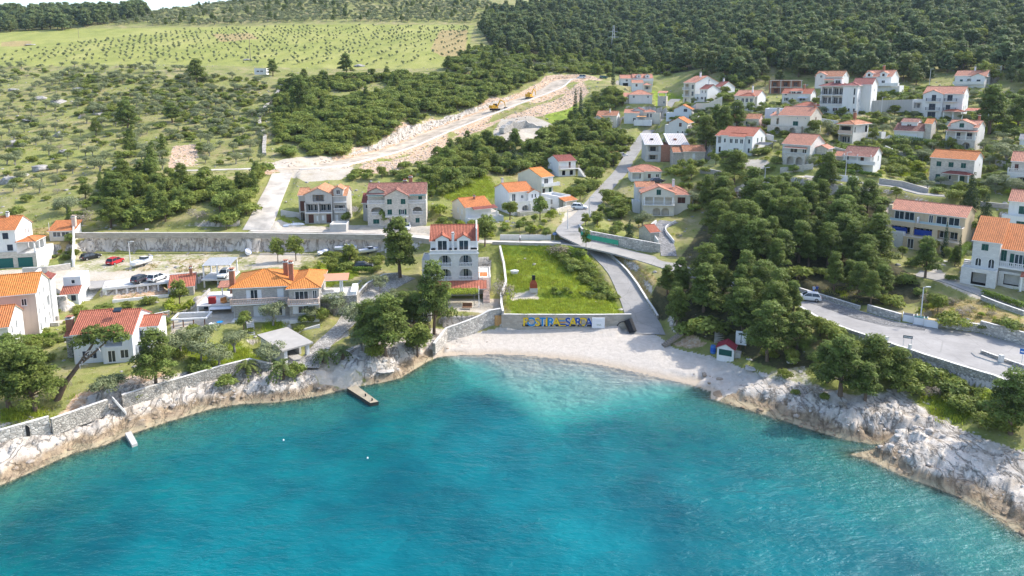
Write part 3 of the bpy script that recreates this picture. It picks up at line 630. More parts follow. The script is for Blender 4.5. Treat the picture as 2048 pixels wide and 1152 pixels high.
# ---------------------------------------------------------------- sea
wet = (sdist < 2.5) & (GY < 190)
fw = (wet[:-1, :-1] | wet[:-1, 1:] | wet[1:, 1:] | wet[1:, :-1]).ravel(); FW = F[fw]
used = np.unique(FW); remap = np.full(NR*NC, -1); remap[used] = np.arange(len(used))
VW = np.stack([GX.ravel()[used], GY.ravel()[used], np.zeros(len(used))], -1)
def sea_mat():
    b = NB('sea_water'); d = b.attr('depth', 'Fac'); P = b.N('ShaderNodeNewGeometry').outputs['Position']
    def ex(k): return b.math('POWER', math.e, b.math('MULTIPLY', d, -k))
    cc = b.N('ShaderNodeCombineColor')
    for i, k in enumerate((.62, .03, .05)): b.L(ex(k), cc.inputs[i])
    tr = b.N('ShaderNodeBsdfTransparent'); b.L(cc.outputs[0], tr.inputs[0])
    pn = b.noise(P, .045, 4, .6)
    sc = b.mix(b.rng(d, .4, 3.4), (.07, .46, .40), b.mix(b.rng(pn, .38, .62), (.0, .085, .118), (.0, .175, .208)))
    df = b.N('ShaderNodeBsdfDiffuse'); b.L(sc, df.inputs[0])
    m1 = b.N('ShaderNodeMixShader'); b.L(b.math('SUBTRACT', 1.0, ex(.23)), m1.inputs[0]); b.L(tr.outputs[0], m1.inputs[1]); b.L(df.outputs[0], m1.inputs[2])
    n1 = b.noise(b.mapping(P, (.26, .62, 1), rot=(0, 0, .10)), 1.0, 6, .62, .4); n2 = b.noise(b.mapping(P, (.8, 1.7, 1), rot=(0, 0, -.12)), 1.0, 3, .6); n3 = b.noise(P, .06, 3)
    h = b.math('ADD', b.math('MULTIPLY', n1, 1.0), b.math('MULTIPLY', n2, .45)); h = b.math('MULTIPLY', h, b.rng(n3, .3, .7, .55, 1.2))
    nr = b.bump(h, 1.0, .5); b.L(nr, df.inputs['Normal'])
    gl = b.N('ShaderNodeBsdfGlossy'); gl.inputs['Roughness'].default_value = .3; b.L(nr, gl.inputs['Normal']); gl.inputs[0].default_value = (.42, .55, .62, 1)
    fr = b.N('ShaderNodeFresnel'); fr.inputs[0].default_value = 1.33; b.L(nr, fr.inputs['Normal'])
    m2 = b.N('ShaderNodeMixShader'); b.L(fr.outputs[0], m2.inputs[0]); b.L(m1.outputs[0], m2.inputs[1]); b.L(gl.outputs[0], m2.inputs[2]); b.L(m2.outputs[0], b.out.inputs[0])
    MATS['sea_water'] = b.m
    return b.m
mw = raw_mesh('sea', VW, remap[FW], [sea_mat()], True)
da = mw.attributes.new('depth', 'FLOAT', 'POINT'); da.data.foreach_set('value', np.clip(-ZT.ravel()[used], 0, 20).astype(np.float32))
tag(link('sea', mw), 'turquoise bay water, pale by the beach and deep blue farther out', kind='structure')
# ---------------------------------------------------------------- roads
def m_road(name, col, crack=.5, patch=.12):
    b = NB(name); P = b.tex(); n1 = b.noise(P, .25, 5, .6); n2 = b.noise(P, 1.6, 5, .7); n3 = b.noise(P, 12, 3); v = b.voro(P, .16, 'DISTANCE_TO_EDGE')
    c = b.mix(b.rng(n1, .35, .65), tuple(x*(1-patch) for x in col), tuple(min(1, x*(1+patch)) for x in col)); c = b.mix(b.rng(n2, .5, .75, 0, .45), c, tuple(x*.68 for x in col))
    c = b.mix(b.rng(v, 0, .012, crack, 0), c, tuple(x*.45 for x in col)); c = b.mix(b.rng(n3, .5, .8, 0, .3), c, tuple(x*.7 for x in col))
    return b.done(c, .92, b.bump(b.math('ADD', n2, b.math('MULTIPLY', n3, .5)), .4, .06))
MR = {'concrete': m_road('concrete_road', (.32, .305, .285)), 'gravel': m_road('gravel_road', (.49, .445, .385), .0, .26), 'raw': m_road('raw_earth_road', (.49, .415, .325), .0, .34), 'asphalt': m_road('worn_asphalt', (.32, .305, .29), .35), 'cobble': m_rubble('grey_cobbles', (.36, .35, .34), (.12, .115, .11), 3.2), 'drive': m_rubble('pale_cobbles', (.50, .47, .42), (.2, .18, .15), 2.8)}
def strip(name, mat, label, dz=0.0, thick=.35):
    P, Hw = ROADP[name]; mb = MB(); L = []; Rr = []; n = len(P)
    for i in range(n):
        d = (P[min(i+1, n-1)]-P[max(i-1, 0)]); d.z = 0; d.normalize(); nn = Vector((-d.y, d.x, 0)); L.append(P[i]+nn*Hw[i]+Vector((0, 0, dz))); Rr.append(P[i]-nn*Hw[i]+Vector((0, 0, dz)))
    dn = Vector((0, 0, -thick))
    for i in range(n-1):
        mb.poly([Rr[i], Rr[i+1], L[i+1], L[i]], mat); mb.poly([L[i], L[i+1], L[i+1]+dn, L[i]+dn], mat); mb.poly([Rr[i+1], Rr[i], Rr[i]+dn, Rr[i+1]+dn], mat)
    return tag(mb.build(name, None), label, kind='structure')
strip('village_road', MR['concrete'], 'narrow concrete road climbing up the valley between houses', .012)
strip('east_road', MR['concrete'], 'concrete road running from the junction towards the car park', .0)
strip('beach_ramp', MR['concrete'], 'sloping concrete ramp leading down to the beach', .006)
strip('wall_road', MR['gravel'], 'pale lane along the top of the long retaining wall', .004)
strip('site_track', MR['gravel'], 'white gravel track climbing to the construction road', .008)
strip('construction_road', MR['raw'], 'raw unfinished road cut across the hillside', .0)
strip('dirt_track', MR['gravel'], 'narrow pale dirt track below the red clearing', .004)
strip('upper_street', MR['concrete'], 'street in front of the upper right houses', .0)
strip('garage_drive', MR['concrete'], 'concrete driveway in front of the garage house', .0)
strip('cobble_drive', MR['drive'], 'steep cobbled driveway between pines and stone house', .0)
strip('villa_drive', MR['cobble'], 'curved grey cobbled driveway of the big hipped house', .0)
def sheet(name, L, mat, label, dz, thick=.3):
    P = [ptz(*p) for p in L]; A = np.array([tuple(p) for p in P]); co, *_ = np.linalg.lstsq(np.c_[A[:, :2], np.ones(len(A))], A[:, 2], rcond=None)
    P = [Vector((p.x, p.y, co[0]*p.x+co[1]*p.y+co[2]+dz)) for p in P]; mb = MB()
    for t in tessellate_polygon([P]):
        q = [P[k] for k in t]
        if (q[1]-q[0]).cross(q[2]-q[0]).z < 0: q.reverse()
        mb.poly(q, mat)
    n = len(P)
    for k in range(n):
        a, c = P[k], P[(k+1) % n]; mb.poly([a, c, c-Vector((0, 0, thick)), a-Vector((0, 0, thick))], mat)
    return tag(mb.build(name), label, kind='structure'), co
CPK = FLAT[4][0]
_, CPCO = sheet('car_park_road', CPK, MR['asphalt'], 'wide worn road with a parking bay by the pine wood', .06)
sheet('shaded_parking_bay', [(1599, 586, 7.3), (1643, 600, 7.25), (1721, 624, 7.2), (1801, 647, 7.1), (1852, 655, 7.05), (1850, 660, 7.05), (1770, 651, 7.1), (1710, 637, 7.2), (1640, 613, 7.25), (1592, 599, 7.3)], m_rubble('shade_dark_setts', (.26, .255, .25), (.12, .115, .11), 3.4), 'cobbled parking bay along the stone wall, darkened with painted tree shade', .085, .05)  # grey cobbles, darkened so the bay carries painted tree shade
def cpz(x, y): return CPCO[0]*x+CPCO[1]*y+CPCO[2]+.06
_, LOTCO = sheet('lot_lane', [(336, 561, 6.2), (208, 575, 6.2), (178, 578, 6.2), (176, 560, 6.2), (330, 540, 6.2), (400, 531, 6.2), (470, 524, 6.2), (480, 532, 6.1), (405, 548, 6.2)], MR['concrete'], 'pale concrete lane behind the carport', .05)
# ---------------------------------------------------------------- house materials
WH = m_plaster('white_plaster', (.74, .735, .72)); CRM = m_plaster('cream_plaster', (.70, .64, .54)); PALE = m_plaster('pale_plaster', (.68, .665, .63)); GREYP = m_plaster('grey_render', (.46, .44, .41), .3)
BEI = m_plaster('beige_plaster', (.58, .46, .31)); PINK = m_plaster('pink_plaster', (.66, .46, .44)); BLUISH = m_plaster('cool_white_plaster', (.68, .70, .74)); SALM = m_plaster('salmon_plaster', (.60, .46, .38))
STO = m_stone('pale_stone', (.62, .575, .50), (.52, .48, .42)); STG = m_stone('grey_stone', (.48, .45, .41), (.36, .34, .31), .38, .19); STW = m_stone('white_stone', (.70, .68, .64), (.60, .58, .54), .5, .24, .22)
RUB = m_rubble('dry_stone', (.50, .465, .41), (.16, .145, .12)); RUBP = m_rubble('pale_rubble', (.60, .56, .50), (.30, .27, .23), 2.2)
CON = m_plain('concrete', (.47, .455, .43), .9, .2, .8); CONP = m_plain('pale_concrete', (.60, .585, .555), .9, .16, .7); BRK = m_stone('hollow_brick', (.42, .175, .10), (.42, .36, .30), .3, .2)
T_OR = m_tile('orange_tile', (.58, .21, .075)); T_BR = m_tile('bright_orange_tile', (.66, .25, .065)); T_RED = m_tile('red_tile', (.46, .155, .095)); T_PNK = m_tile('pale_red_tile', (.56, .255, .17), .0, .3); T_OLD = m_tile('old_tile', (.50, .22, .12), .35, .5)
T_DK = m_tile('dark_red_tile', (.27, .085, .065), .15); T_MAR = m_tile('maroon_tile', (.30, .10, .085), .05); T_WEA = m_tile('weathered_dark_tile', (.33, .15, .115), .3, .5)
TRIM = m_plain('white_trim', (.76, .75, .73), .6, .05); FRW = m_plain('white_frame', (.78, .77, .76), .5, .04); FRB = m_plain('brown_frame', (.16, .075, .04), .5); SH_G = m_plain('green_shutter', (.012, .075, .062), .5, .2, 4); SH_W = m_plain('white_shutter', (.66, .67, .68), .5, .08)
SH_B = m_plain('blue_shutter', (.045, .14, .33), .5); SH_N = m_plain('brown_shutter', (.09, .035, .025), .5); SH_D = m_plain('slate_shutter', (.03, .04, .06), .5); TEAL = m_plain('teal_door', (.012, .105, .10), .5, .15); WOODM = m_plain('wood_brown', (.20, .10, .05), .7, .3, 3)
GLS = m_glass(); DARKIN = m_plain('dark_interior', (.03, .028, .026), .9); RAIL = m_plain('rail_metal', (.13, .13, .14), .5); RAILW = m_plain('white_rail', (.70, .69, .68), .5, .05); GLB = m_plain('glass_rail', (.42, .52, .54), .15, .05); COP = m_plain('coping', (.64, .62, .58), .85, .12)
BRICKC = m_stone('chimney_brick', (.46, .15, .075), (.36, .27, .21), .24, .09)
SHC = {'g': SH_G, 'b': SH_B, 'w': SH_W, 'n': SH_N, 's': SH_D}
_WM = {}
def arch_pts(w, h, n=8, rise=None):
    """outline of an arched opening, origin bottom centre, counter-clockwise"""
    r = w/2; rise = min(r, h*.5) if rise is None else rise; P = [(-r, 0), (r, 0), (r, h-rise)]
    for k in range(1, n): a = math.pi*k/n; P.append((r*math.cos(a), h-rise+rise*math.sin(a)))
    P.append((-r, h-rise)); return P
def wmesh(kind, w, h, fm=None, arch=False):
    k = (kind, round(w, 2), round(h, 2), fm.name if fm else '', arch)
    if k in _WM: return _WM[k]
    mb = MB(); f = .075
    if kind == 'frame':
        if not arch:
            for x0, x1, z0, z1 in ((-w/2, -w/2+f, 0, h), (w/2-f, w/2, 0, h), (-w/2+f, w/2-f, 0, f), (-w/2+f, w/2-f, h-f, h)): mb.box(x0, .05, z0, x1, .12, z1, fm)
            n = 1 if .7 < w < 1.5 else (0 if w <= .7 else max(1, int(round(w/.9))-1))
            for i in range(n): x = -w/2+w*(i+1)/(n+1); mb.box(x-.035, .055, f, x+.035, .115, h-f, fm)
            mb.box(-w/2-.08, -.07, -.06, w/2+.08, .04, -.001, COP)
        else:
            P = arch_pts(w, h); Q = arch_pts(w-2*f, h-2*f)
            for i in range(len(P)): j = (i+1) % len(P); mb.poly([(P[i][0], .05, P[i][1]), (P[j][0], .05, P[j][1]), (Q[j][0], .05, Q[j][1]+f), (Q[i][0], .05, Q[i][1]+f)], fm)
            for x in ((-w/6, w/6) if w > 1.4 else (0,)): mb.box(x-.04, .05, f, x+.04, .1, h-f*2, fm)
    elif kind == 'pane':
        if arch: mb.poly([(x, .09, z) for x, z in arch_pts(w, h)], GLS)
        else: mb.poly([(-w/2, .09, 0), (w/2, .09, 0), (w/2, .09, h), (-w/2, .09, h)], GLS)
    elif kind == 'shutter':      # one leaf, hinged at x=0, with louvres
        mb.box(0, 0, 0, w, .04, h, fm)
        n = max(3, int(h/.16))
        for i in range(n): z = h*(i+.5)/n; mb.box(.05, -.012, z-.03, w-.05, .0, z+.02, fm)
    elif kind == 'slab':
        mb.box(-w/2, .05, 0, w/2, .12, h, fm)
    elif kind == 'garage':
        mb.box(-w/2, .10, 0, w/2, .16, h, fm)
        for i in range(int(h/.5)): mb.box(-w/2+.03, .085, .08+i*.5, w/2-.03, .10, .5+i*.5, fm)
    _WM[k] = mb.mesh(kind); return _WM[k]
class House:
    def __init__(s, key, name, label, cat='house', group=None):
        h = HS[key]; s.W, s.D = h['W'], h['D']; s.o = empty(name, h['org'], h['th'], label, cat, group); s.t = proj(*h['org'])[2]; s.walls = MB(); s.z = h['org'][2]; s.key = key
    def w(s, *p): return s.o.matrix_basis @ Vector(p)
    def part(s, name, mb, parent=None, smooth=False): return mb.build(name, parent or s.o, None, smooth)
    def put(s, name, me, loc, rz, parent=None):
        o = link(name, me, parent or s.o); o.location = loc; o.rotation_euler = (0, 0, rz); return o
    def window(s, typ, org, rz, w, h, deep=.0):
        """org: bottom centre on the outer wall plane; local y points into the wall"""
        d, i = Vector((math.cos(rz), math.sin(rz), 0)), Vector((-math.sin(rz), math.cos(rz), 0)); org = Vector(org)
        if typ in 'dD':
            f = s.put('window' if typ == 'd' else 'door', wmesh('frame', w, h, FRW), org+i*deep, rz); p = link('pane', wmesh('pane', w, h), f)
        elif typ == 'B':
            f = s.put('door', wmesh('frame', w, h, FRB), org+i*deep, rz); link('pane', wmesh('pane', w, h), f)
        elif typ in 'gbwns':
            f = s.put('window', wmesh('frame', w, h, FRW), org+i*deep, rz); m = wmesh('shutter', w/2-.01, h, SHC[typ])
            a = link('shutter', m, f); a.location = (-w/2, .0, 0); a = link('shutter', m, f); a.location = (.01, .0, 0)
        elif typ in 'opq':
            f = s.put('window', wmesh('frame', w, h, FRW), org, rz); link('pane', wmesh('pane', w, h), f); m = wmesh('shutter', w/2, h, {'o': SH_G, 'p': SH_W, 'q': SH_D}[typ])
            a = link('shutter', m, f); a.location = (-w-.03, -.05, 0); a = link('shutter', m, f); a.location = (w/2+.03, -.05, 0)
        elif typ == 'A':
            f = s.put('window', wmesh('frame', w, h, FRW, True), org+i*deep, rz); link('pane', wmesh('pane', w, h, None, True), f)
        elif typ == 'T': s.put('garage_door', wmesh('garage', w, h, TEAL), org, rz)
        elif typ == 'N': s.put('door', wmesh('slab', w, h, SH_N), org, rz)
        elif typ == 'G': s.put('door', wmesh('slab', w, h, SH_G), org, rz)
        elif typ == 'W': s.put('door', wmesh('slab', w, h, SH_W), org, rz)
    def vol(s, x, y, w, d, z0, h, wall, roof='g', rm=None, ops='', pitch=22, ov=.35, base=.6, mats=None, par=.5, deck=None, hipf=1.0):
        """x, w: shares of the front width; y, d: metres; roof: g ridge along the front, G gable in front, h hip, f flat, s shed falling to the front, n none"""
        x0, x1, y0, y1 = x*s.W, (x+w)*s.W, y, y+d; mb = s.walls; tp = math.tan(R(pitch)); rx = x1-x0; zb = z0-base
        faces = {'F': ((x0, y0), (1, 0), (0, 1), rx, 0), 'R': ((x1, y0), (0, 1), (-1, 0), d, R(90)), 'B': ((x1, y1), (-1, 0), (0, -1), rx, R(180)), 'L': ((x0, y1), (0, -1), (1, 0), d, R(-90))}
        holes = {k: [] for k in faces}
        for op in [q for q in ops.split(';') if q.strip()]:
            a = op.split(); fc, ty = a[0][0], a[0][1]; zz, ow, oh = float(a[2]), float(a[3]), float(a[4])
            for fx in a[1].split(','): holes[fc].append((ty, float(fx), zz, ow, oh))
        for fc, (og, dr, inn, ln, rz) in faces.items():
            top = [(ln, h), (0, h)]
            if roof == 'g' and fc in 'RL': top = [(ln, h), (ln/2, h+tp*ln/2), (0, h)]
            if roof == 'G' and fc in 'FB': top = [(ln, h), (ln/2, h+tp*ln/2), (0, h)]
            if roof == 's' and fc in 'RL': top = [(ln, h+(tp*ln if fc == 'R' else 0)), (0, h+(0 if fc == 'R' else tp*ln))]
            if roof == 's' and fc == 'B': top = [(ln, h+tp*d), (0, h+tp*d)]
            outer = [(0, -base), (ln, -base)]+top; m = (mats or {}).get(fc, wall)
            def P3(sx, z, dep=0): return (og[0]+dr[0]*sx+inn[0]*dep, og[1]+dr[1]*sx+inn[1]*dep, z0+z)
            loops = [[Vector((a, b, 0)) for a, b in outer]]; hl = []
            for ty, fx, zz, ow, oh in holes[fc]:
                c = fx*ln; ow = min(ow, ln*.98)
                if ty in 'aA': lp = [(c+px, zz+pz) for px, pz in arch_pts(ow, oh, 8, min(ow/2, oh*.42))]
                else: lp = [(c-ow/2, zz), (c+ow/2, zz), (c+ow/2, zz+oh), (c-ow/2, zz+oh)]
                loops.append([Vector((a, b, 0)) for a, b in lp]); hl.append((ty, lp, c, zz, ow, oh))
            flat = [q for lp in loops for q in lp]
            if len(loops) == 1: mb.poly([P3(*q) for q in outer], m, list(outer))
            else:
                for t in tessellate_polygon(loops):
                    q = [flat[k] for k in t]
                    if (q[1]-q[0]).cross(q[2]-q[0]).z < 0: q.reverse()
                    mb.poly([P3(p.x, p.y) for p in q], m, [(p.x, p.y) for p in q])
            for ty, lp, c, zz, ow, oh in hl:
                dep = {'v': 1.7, 'a': 1.7, 'K': 4.0, 'V': 1.2}.get(ty, .16); n = len(lp)
                for k in range(n):
                    p, q = lp[k], lp[(k+1) % n]; mb.poly([P3(*p), P3(*p, dep), P3(*q, dep), P3(*q)], DARKIN if ty in 'K' else m)
                if ty in 'vaKV': mb.poly([P3(*p, dep-.001) for p in lp], DARKIN if ty in 'K' else m, list(lp))
                o3 = Vector(P3(c, zz)); i3 = Vector((*inn, 0)); d3 = Vector((*dr, 0))
                if ty in 'va':
                    nd = 2 if ow > 2.6 else 1
                    for k in range(nd):
                        off = 0 if nd == 1 else (-.26+.52*k)*ow
                        s.window('D', o3+d3*off+i3*(dep-.18)+Vector((0, 0, .02)), rz, min(1.5, ow*.42), min(2.05, oh*.82))
                elif ty == 'V':
                    s.window('B', o3+i3*(dep-.18)+Vector((0, 0, .02)), rz, ow*.55, oh*.8)
                elif ty != 'K': s.window(ty, o3, rz, ow, oh)
        zt = z0+h
        if roof in 'gGhs' and rm is not None: s.roof(roof, x0, y0, x1, y1, zt, tp, ov, rm)
        elif roof == 'f':
            dk = deck or CONP; t = .18
            mb.poly([(x0+t, y0+t, zt-par), (x1-t, y0+t, zt-par), (x1-t, y1-t, zt-par), (x0+t, y1-t, zt-par)], dk)
            for a in ((x0, y0, x1, y0+t), (x0, y1-t, x1, y1), (x0, y0+t, x0+t, y1-t), (x1-t, y0+t, x1, y1-t)):
                mb.poly([(a[0], a[1], zt), (a[2], a[1], zt), (a[2], a[3], zt), (a[0], a[3], zt)], COP)
            for (p, q) in (((x0+t, y0+t), (x1-t, y0+t)), ((x1-t, y0+t), (x1-t, y1-t)), ((x1-t, y1-t), (x0+t, y1-t)), ((x0+t, y1-t), (x0+t, y0+t))):
                mb.poly([(q[0], q[1], zt-par), (p[0], p[1], zt-par), (p[0], p[1], zt), (q[0], q[1], zt)], wall)
        return (x0, y0, x1, y1, zt)
    def roof(s, kind, x0, y0, x1, y1, z, tp, ov, rm, name='roof', thick=.14):
        mb = MB(); o = ov; e = -o*tp; X0, X1, Y0, Y1 = x0-o, x1+o, y0-o, y1+o; z = z+.03
        def slope(pts, along):
            """uv: u along the eave, v up the slope"""
            P = [Vector(p) for p in pts]; n = (P[1]-P[0]).cross(P[2]-P[0]).normalized(); ux = Vector(along).normalized(); uy = n.cross(ux)
            mb.poly(P, rm, [(p.dot(ux), p.dot(uy)) for p in P])
            lo = [p-Vector((0, 0, thick)) for p in P]; mb.poly(list(reversed(lo)), TRIM); k = len(P)
            for i in range(k): mb.poly([lo[i], lo[(i+1) % k], P[(i+1) % k], P[i]], rm if i else TRIM)
        def cap(p, q): mb.bar(Vector(p)+Vector((0, 0, .0)), Vector(q), .11, rm, seg=6)
        if kind == 'g':
            ym = (y0+y1)/2; r = z+(ym-y0)*tp; ox = min(o, .22); X0, X1 = x0-ox, x1+ox
            slope([(X0, Y0, z+e), (X1, Y0, z+e), (X1, ym, r), (X0, ym, r)], (1, 0, 0)); slope([(X1, Y1, z+e), (X0, Y1, z+e), (X0, ym, r), (X1, ym, r)], (-1, 0, 0)); cap((X0, ym, r), (X1, ym, r)); s.ridge = r
        elif kind == 'G':
            xm = (x0+x1)/2; r = z+(xm-x0)*tp; oy = min(o, .22); Y0, Y1 = y0-oy, y1+oy
            slope([(X0, Y1, z+e), (X0, Y0, z+e), (xm, Y0, r), (xm, Y1, r)], (0, -1, 0)); slope([(X1, Y0, z+e), (X1, Y1, z+e), (xm, Y1, r), (xm, Y0, r)], (0, 1, 0)); cap((xm, Y0, r), (xm, Y1, r)); s.ridge = r
        elif kind == 'h':
            lx, ly = X1-X0, Y1-Y0; m = min(lx, ly)/2; r = z+e+m*tp; s.ridge = r
            A, B, C_, D_ = (X0, Y0, z+e), (X1, Y0, z+e), (X1, Y1, z+e), (X0, Y1, z+e)
            if lx >= ly: E, G = (X0+m, (Y0+Y1)/2, r), (X1-m, (Y0+Y1)/2, r)
            else: E, G = ((X0+X1)/2, Y0+m, r), ((X0+X1)/2, Y1-m, r)
            if lx >= ly:
                slope([A, B, G, E], (1, 0, 0)); slope([C_, D_, E, G], (-1, 0, 0)); slope([B, C_, G], (0, 1, 0)); slope([D_, A, E], (0, -1, 0)); H4 = ((A, E), (D_, E), (B, G), (C_, G), (E, G))
            else:
                slope([A, B, E], (1, 0, 0)); slope([C_, D_, G], (-1, 0, 0)); slope([B, C_, G, E], (0, 1, 0)); slope([D_, A, E, G], (0, -1, 0)); H4 = ((A, E), (B, E), (C_, G), (D_, G), (E, G))
            for p, q in H4:
                if (Vector(p)-Vector(q)).length > .1: cap(p, q)
        elif kind == 's':
            slope([(X0, Y0, z+e), (X1, Y0, z+e), (X1, Y1, z+(Y1-y0)*tp), (X0, Y1, z+(Y1-y0)*tp)], (1, 0, 0)); s.ridge = z+(y1-y0)*tp
        s.rf = s.part(name, mb); return s.rf
    def chimney(s, x, y, ztop, m=BRICKC, w=.6, h=1.6):
        mb = MB(); X = x*s.W; mb.box(X-w/2, y-w/2, ztop-h-.8, X+w/2, y+w/2, ztop-.3, m); mb.box(X-w/2-.08, y-w/2-.08, ztop-.3, X+w/2+.08, y+w/2+.08, ztop-.18, COP)
        for dx in (-.16, .16): mb.box(X+dx-.1, y-.1, ztop-.18, X+dx+.1, y+.1, ztop+.05, DARKIN)
        mb.box(X-w/2, y-w/2, ztop+.05, X+w/2, y+w/2, ztop+.13, m); return s.part('chimney', mb, getattr(s, 'rf', None) or s.o)
    def balcony(s, x0, x1, y, z, d=1.2, style='b', slab=True, sides='LFR', hh=.95, rm=None):
        """a slab in front of the plane y with a railing on its free sides"""
        X0, X1 = x0*s.W, x1*s.W; mb = MB()
        if slab: mb.box(X0, y-d, z-.16, X1, y-.005, z, TRIM)
        else: mb.box(X0, y-d, z, X1, y-d+.02, z+.02, TRIM)
        b = s.part('balcony', mb); r = MB(); segs = []
        if 'F' in sides: segs.append(((X0, y-d+.06), (X1, y-d+.06)))
        if 'L' in sides: segs.append(((X0+.06, y-.02), (X0+.06, y-d+.12)))
        if 'R' in sides: segs.append(((X1-.06, y-d+.12), (X1-.06, y-.02)))
        for p, q in segs:
            P, Q = Vector((*p, z)), Vector((*q, z)); L = (Q-P).length; ang = math.atan2(Q.y-P.y, Q.x-P.x); mid = (P+Q)/2; u = (Q-P).normalized()
            if style == 's': r.obox(mid+Vector((0, 0, hh/2)), L+.1, .12, hh, rm or TRIM, ang); continue
            if style == 'g': r.obox(mid+Vector((0, 0, hh/2)), L, .03, hh, GLB, ang); continue
            m = rm or {'b': RAILW, 'r': RAIL, 'w': RAILW}[style]; r.obox(mid+Vector((0, 0, hh)), L+.1, .16 if style == 'b' else .06, .1 if style == 'b' else .05, m, ang)
            if style == 'b': r.obox(mid+Vector((0, 0, .07)), L, .16, .1, m, ang)
            sp, th = (.27, .11) if style == 'b' else (.16, .03); n = max(2, int(L/sp))
            for k in range(n+1): r.obox(P+u*(L*k/n)+Vector((0, 0, hh/2)), th, th, hh-.1, m, ang)
        r.build('railing', b); return b
    def porch(s, x0, x1, y0, y1, z, rm, kind='s', posts=((0, 0), (1, 0)), zb=0, pm=None, pitch=14, ps=.25, ov=.25):
        """a roof on posts; posts are given as shares of the roof's rectangle"""
        X0, X1 = x0*s.W, x1*s.W; keep = getattr(s, 'rf', None); s.roof(kind, X0, y0, X1, y1, z, math.tan(R(pitch)), ov, rm, 'porch_roof', .1); s.rf = keep
        for a, b in posts:
            mb = MB(); cx, cy = X0+(X1-X0)*a, y0+(y1-y0)*b; mb.box(cx-ps/2, cy-ps/2, zb, cx+ps/2, cy+ps/2, z-.06, pm or TRIM); s.part('post', mb)
    def stairs(s, x, y, w, run, rise, dirv=(0, -1), m=None, n=None):
        """steps climbing against dirv from the floor to rise, top edge at (x, y)"""
        m = m or CONP; n = n or max(3, int(rise/.18)); X = x*s.W; mb = MB(); ang = math.atan2(dirv[1], dirv[0])+math.pi/2
        for k in range(n):
            zt = rise*(n-k)/n; c = Vector((X+dirv[0]*run*(k+.5)/n, y+dirv[1]*run*(k+.5)/n, zt/2)); mb.obox(c, w, run/n, zt, m, ang)
        return s.part('steps', mb)
    def boxpart(s, name, x0, y0, z0, x1, y1, z1, m, mt=None):
        mb = MB(); mb.box(x0*s.W, y0, z0, x1*s.W, y1, z1, m, mt=mt); return s.part(name, mb)
    def done(s):
        if s.t < 185 and s.walls.f and s.W > 5:
            mb = MB(); mb.bar((.12, -.06, -.2), (.12, -.06, 4.4), .055, COP, seg=6); s.part('downpipe', mb)
        s.part('wall', s.walls); return s
# ---------------------------------------------------------------- the houses
SHORE_G = 'houses near the shore'; HILL_G = 'houses up the right hillside'; VAL_G = 'houses along the valley road'
# white house above two teal garages
h = House('left_top', 'white_house', 'white house with orange roof above two teal garage doors')
h.vol(0, 0, 1, 9, 0, 3.05, STO, 'f', None, 'FT .58,.845 .05 2.9 2.15;Rd .25,.6 1.3 .5 .6', mats={'R': WH}, par=.05, deck=CONP)
h.vol(0, .35, .74, 8, 3.05, 5.4, WH, 'g', T_OR, 'Fs .55,.82 3.3 1.1 1.35;Fs .6,.88 .7 1.1 1.35;Rd .42,.6 5.7 .4 .7;Rd .62,.78 3.2 .5 1.3', pitch=29, base=0)
h.boxpart('parapet', 0, 0.0, 3.06, .74, .15, 3.55, STO); h.boxpart('parapet', .985, .2, 3.06, 1.0, 6.5, 3.45, WH)
h.porch(.745, .985, .5, 5.5, 5.6, T_OR, 'h', ((.93, .04), (.93, .5), (.93, .96)), 3.05, pitch=20)
h.window('D', (.86*h.W, 5.6, 3.06), 0, 1.6, 2.1); h.boxpart('back_wall', .75, 5.62, 3.06, .985, 5.8, 5.5, WH)
h.chimney(.55, 4.2, 11.6, WH, .5, 1.2); h.done()
h = House('hut_orange', 'garden_house', 'small orange roofed garden hut beside the tall stepped wall')
h.vol(0, 0, 1, 4, 0, 2.5, CRM, 's', T_OR, 'Fd .3,.66 .9 1.7 1.2', pitch=20, mats={'R': WH}); h.chimney(.95, 1.5, 5.6, SALM, .8, 2.2); h.done()
h = House('left_mid', 'apartment_house', 'tall white apartment house with two stepped orange roofs')
h.vol(0, 0, 1, 8, 0, 5.2, CRM, 'g', T_OR, 'Rd .2,.7 .9 .9 1.5;Rd .25,.55 3.2 .7 1.4', pitch=28, mats={'R': WH})
h.vol(-.1, 8, 1.45, 8.5, 0, 8.0, SALM, 'g', T_BR, 'Rd .15,.5,.85 .8 .9 1.5;Rd .15,.5 3.4 .8 1.4;Rv .85 3.2 1.6 2.0;Rd .3,.6 6.1 .8 1.3;Fd .8 5.8 .8 1.2', pitch=28, mats={'R': WH})
h.vol(1.1, 16.6, .3, 3, 0, 8.0, WH, 'G', T_DK, '', pitch=24); h.done()
h = House('front_white', 'white_house', 'white house with wide red tile roof and a skylight facing the sea')
h.vol(0, 0, .5, 9, 0, 4.9, BLUISH, 'g', T_RED, 'Fq .42 3.0 1.1 1.25;Fq .5 .7 .9 1.2', pitch=24, ov=.4)
h.vol(.5, -.9, .5, 9.9, 0, 4.6, BLUISH, 'g', T_RED, 'Fv .35 2.6 2.6 1.9;FD .28 .1 1.1 1.9;Fd .7 .6 1.2 1.4', pitch=24, ov=.4)
h.vol(-.24, 3, .235, 4, 0, 3.6, RUB, 'g', T_RED, '', pitch=20); h.vol(1.005, 3.0, .3, 5, 0, 4.3, WH, 'g', T_RED, 'Fq .42 2.2 1.2 1.25', pitch=20)
h.vol(1.005, .3, .22, 2.69, 0, 2.2, BLUISH, 'f', None, 'Fs .5 .7 1.1 1.2', par=.1); h.chimney(-.2, 4.2, 6.2, BRICKC, .9, 1.4)
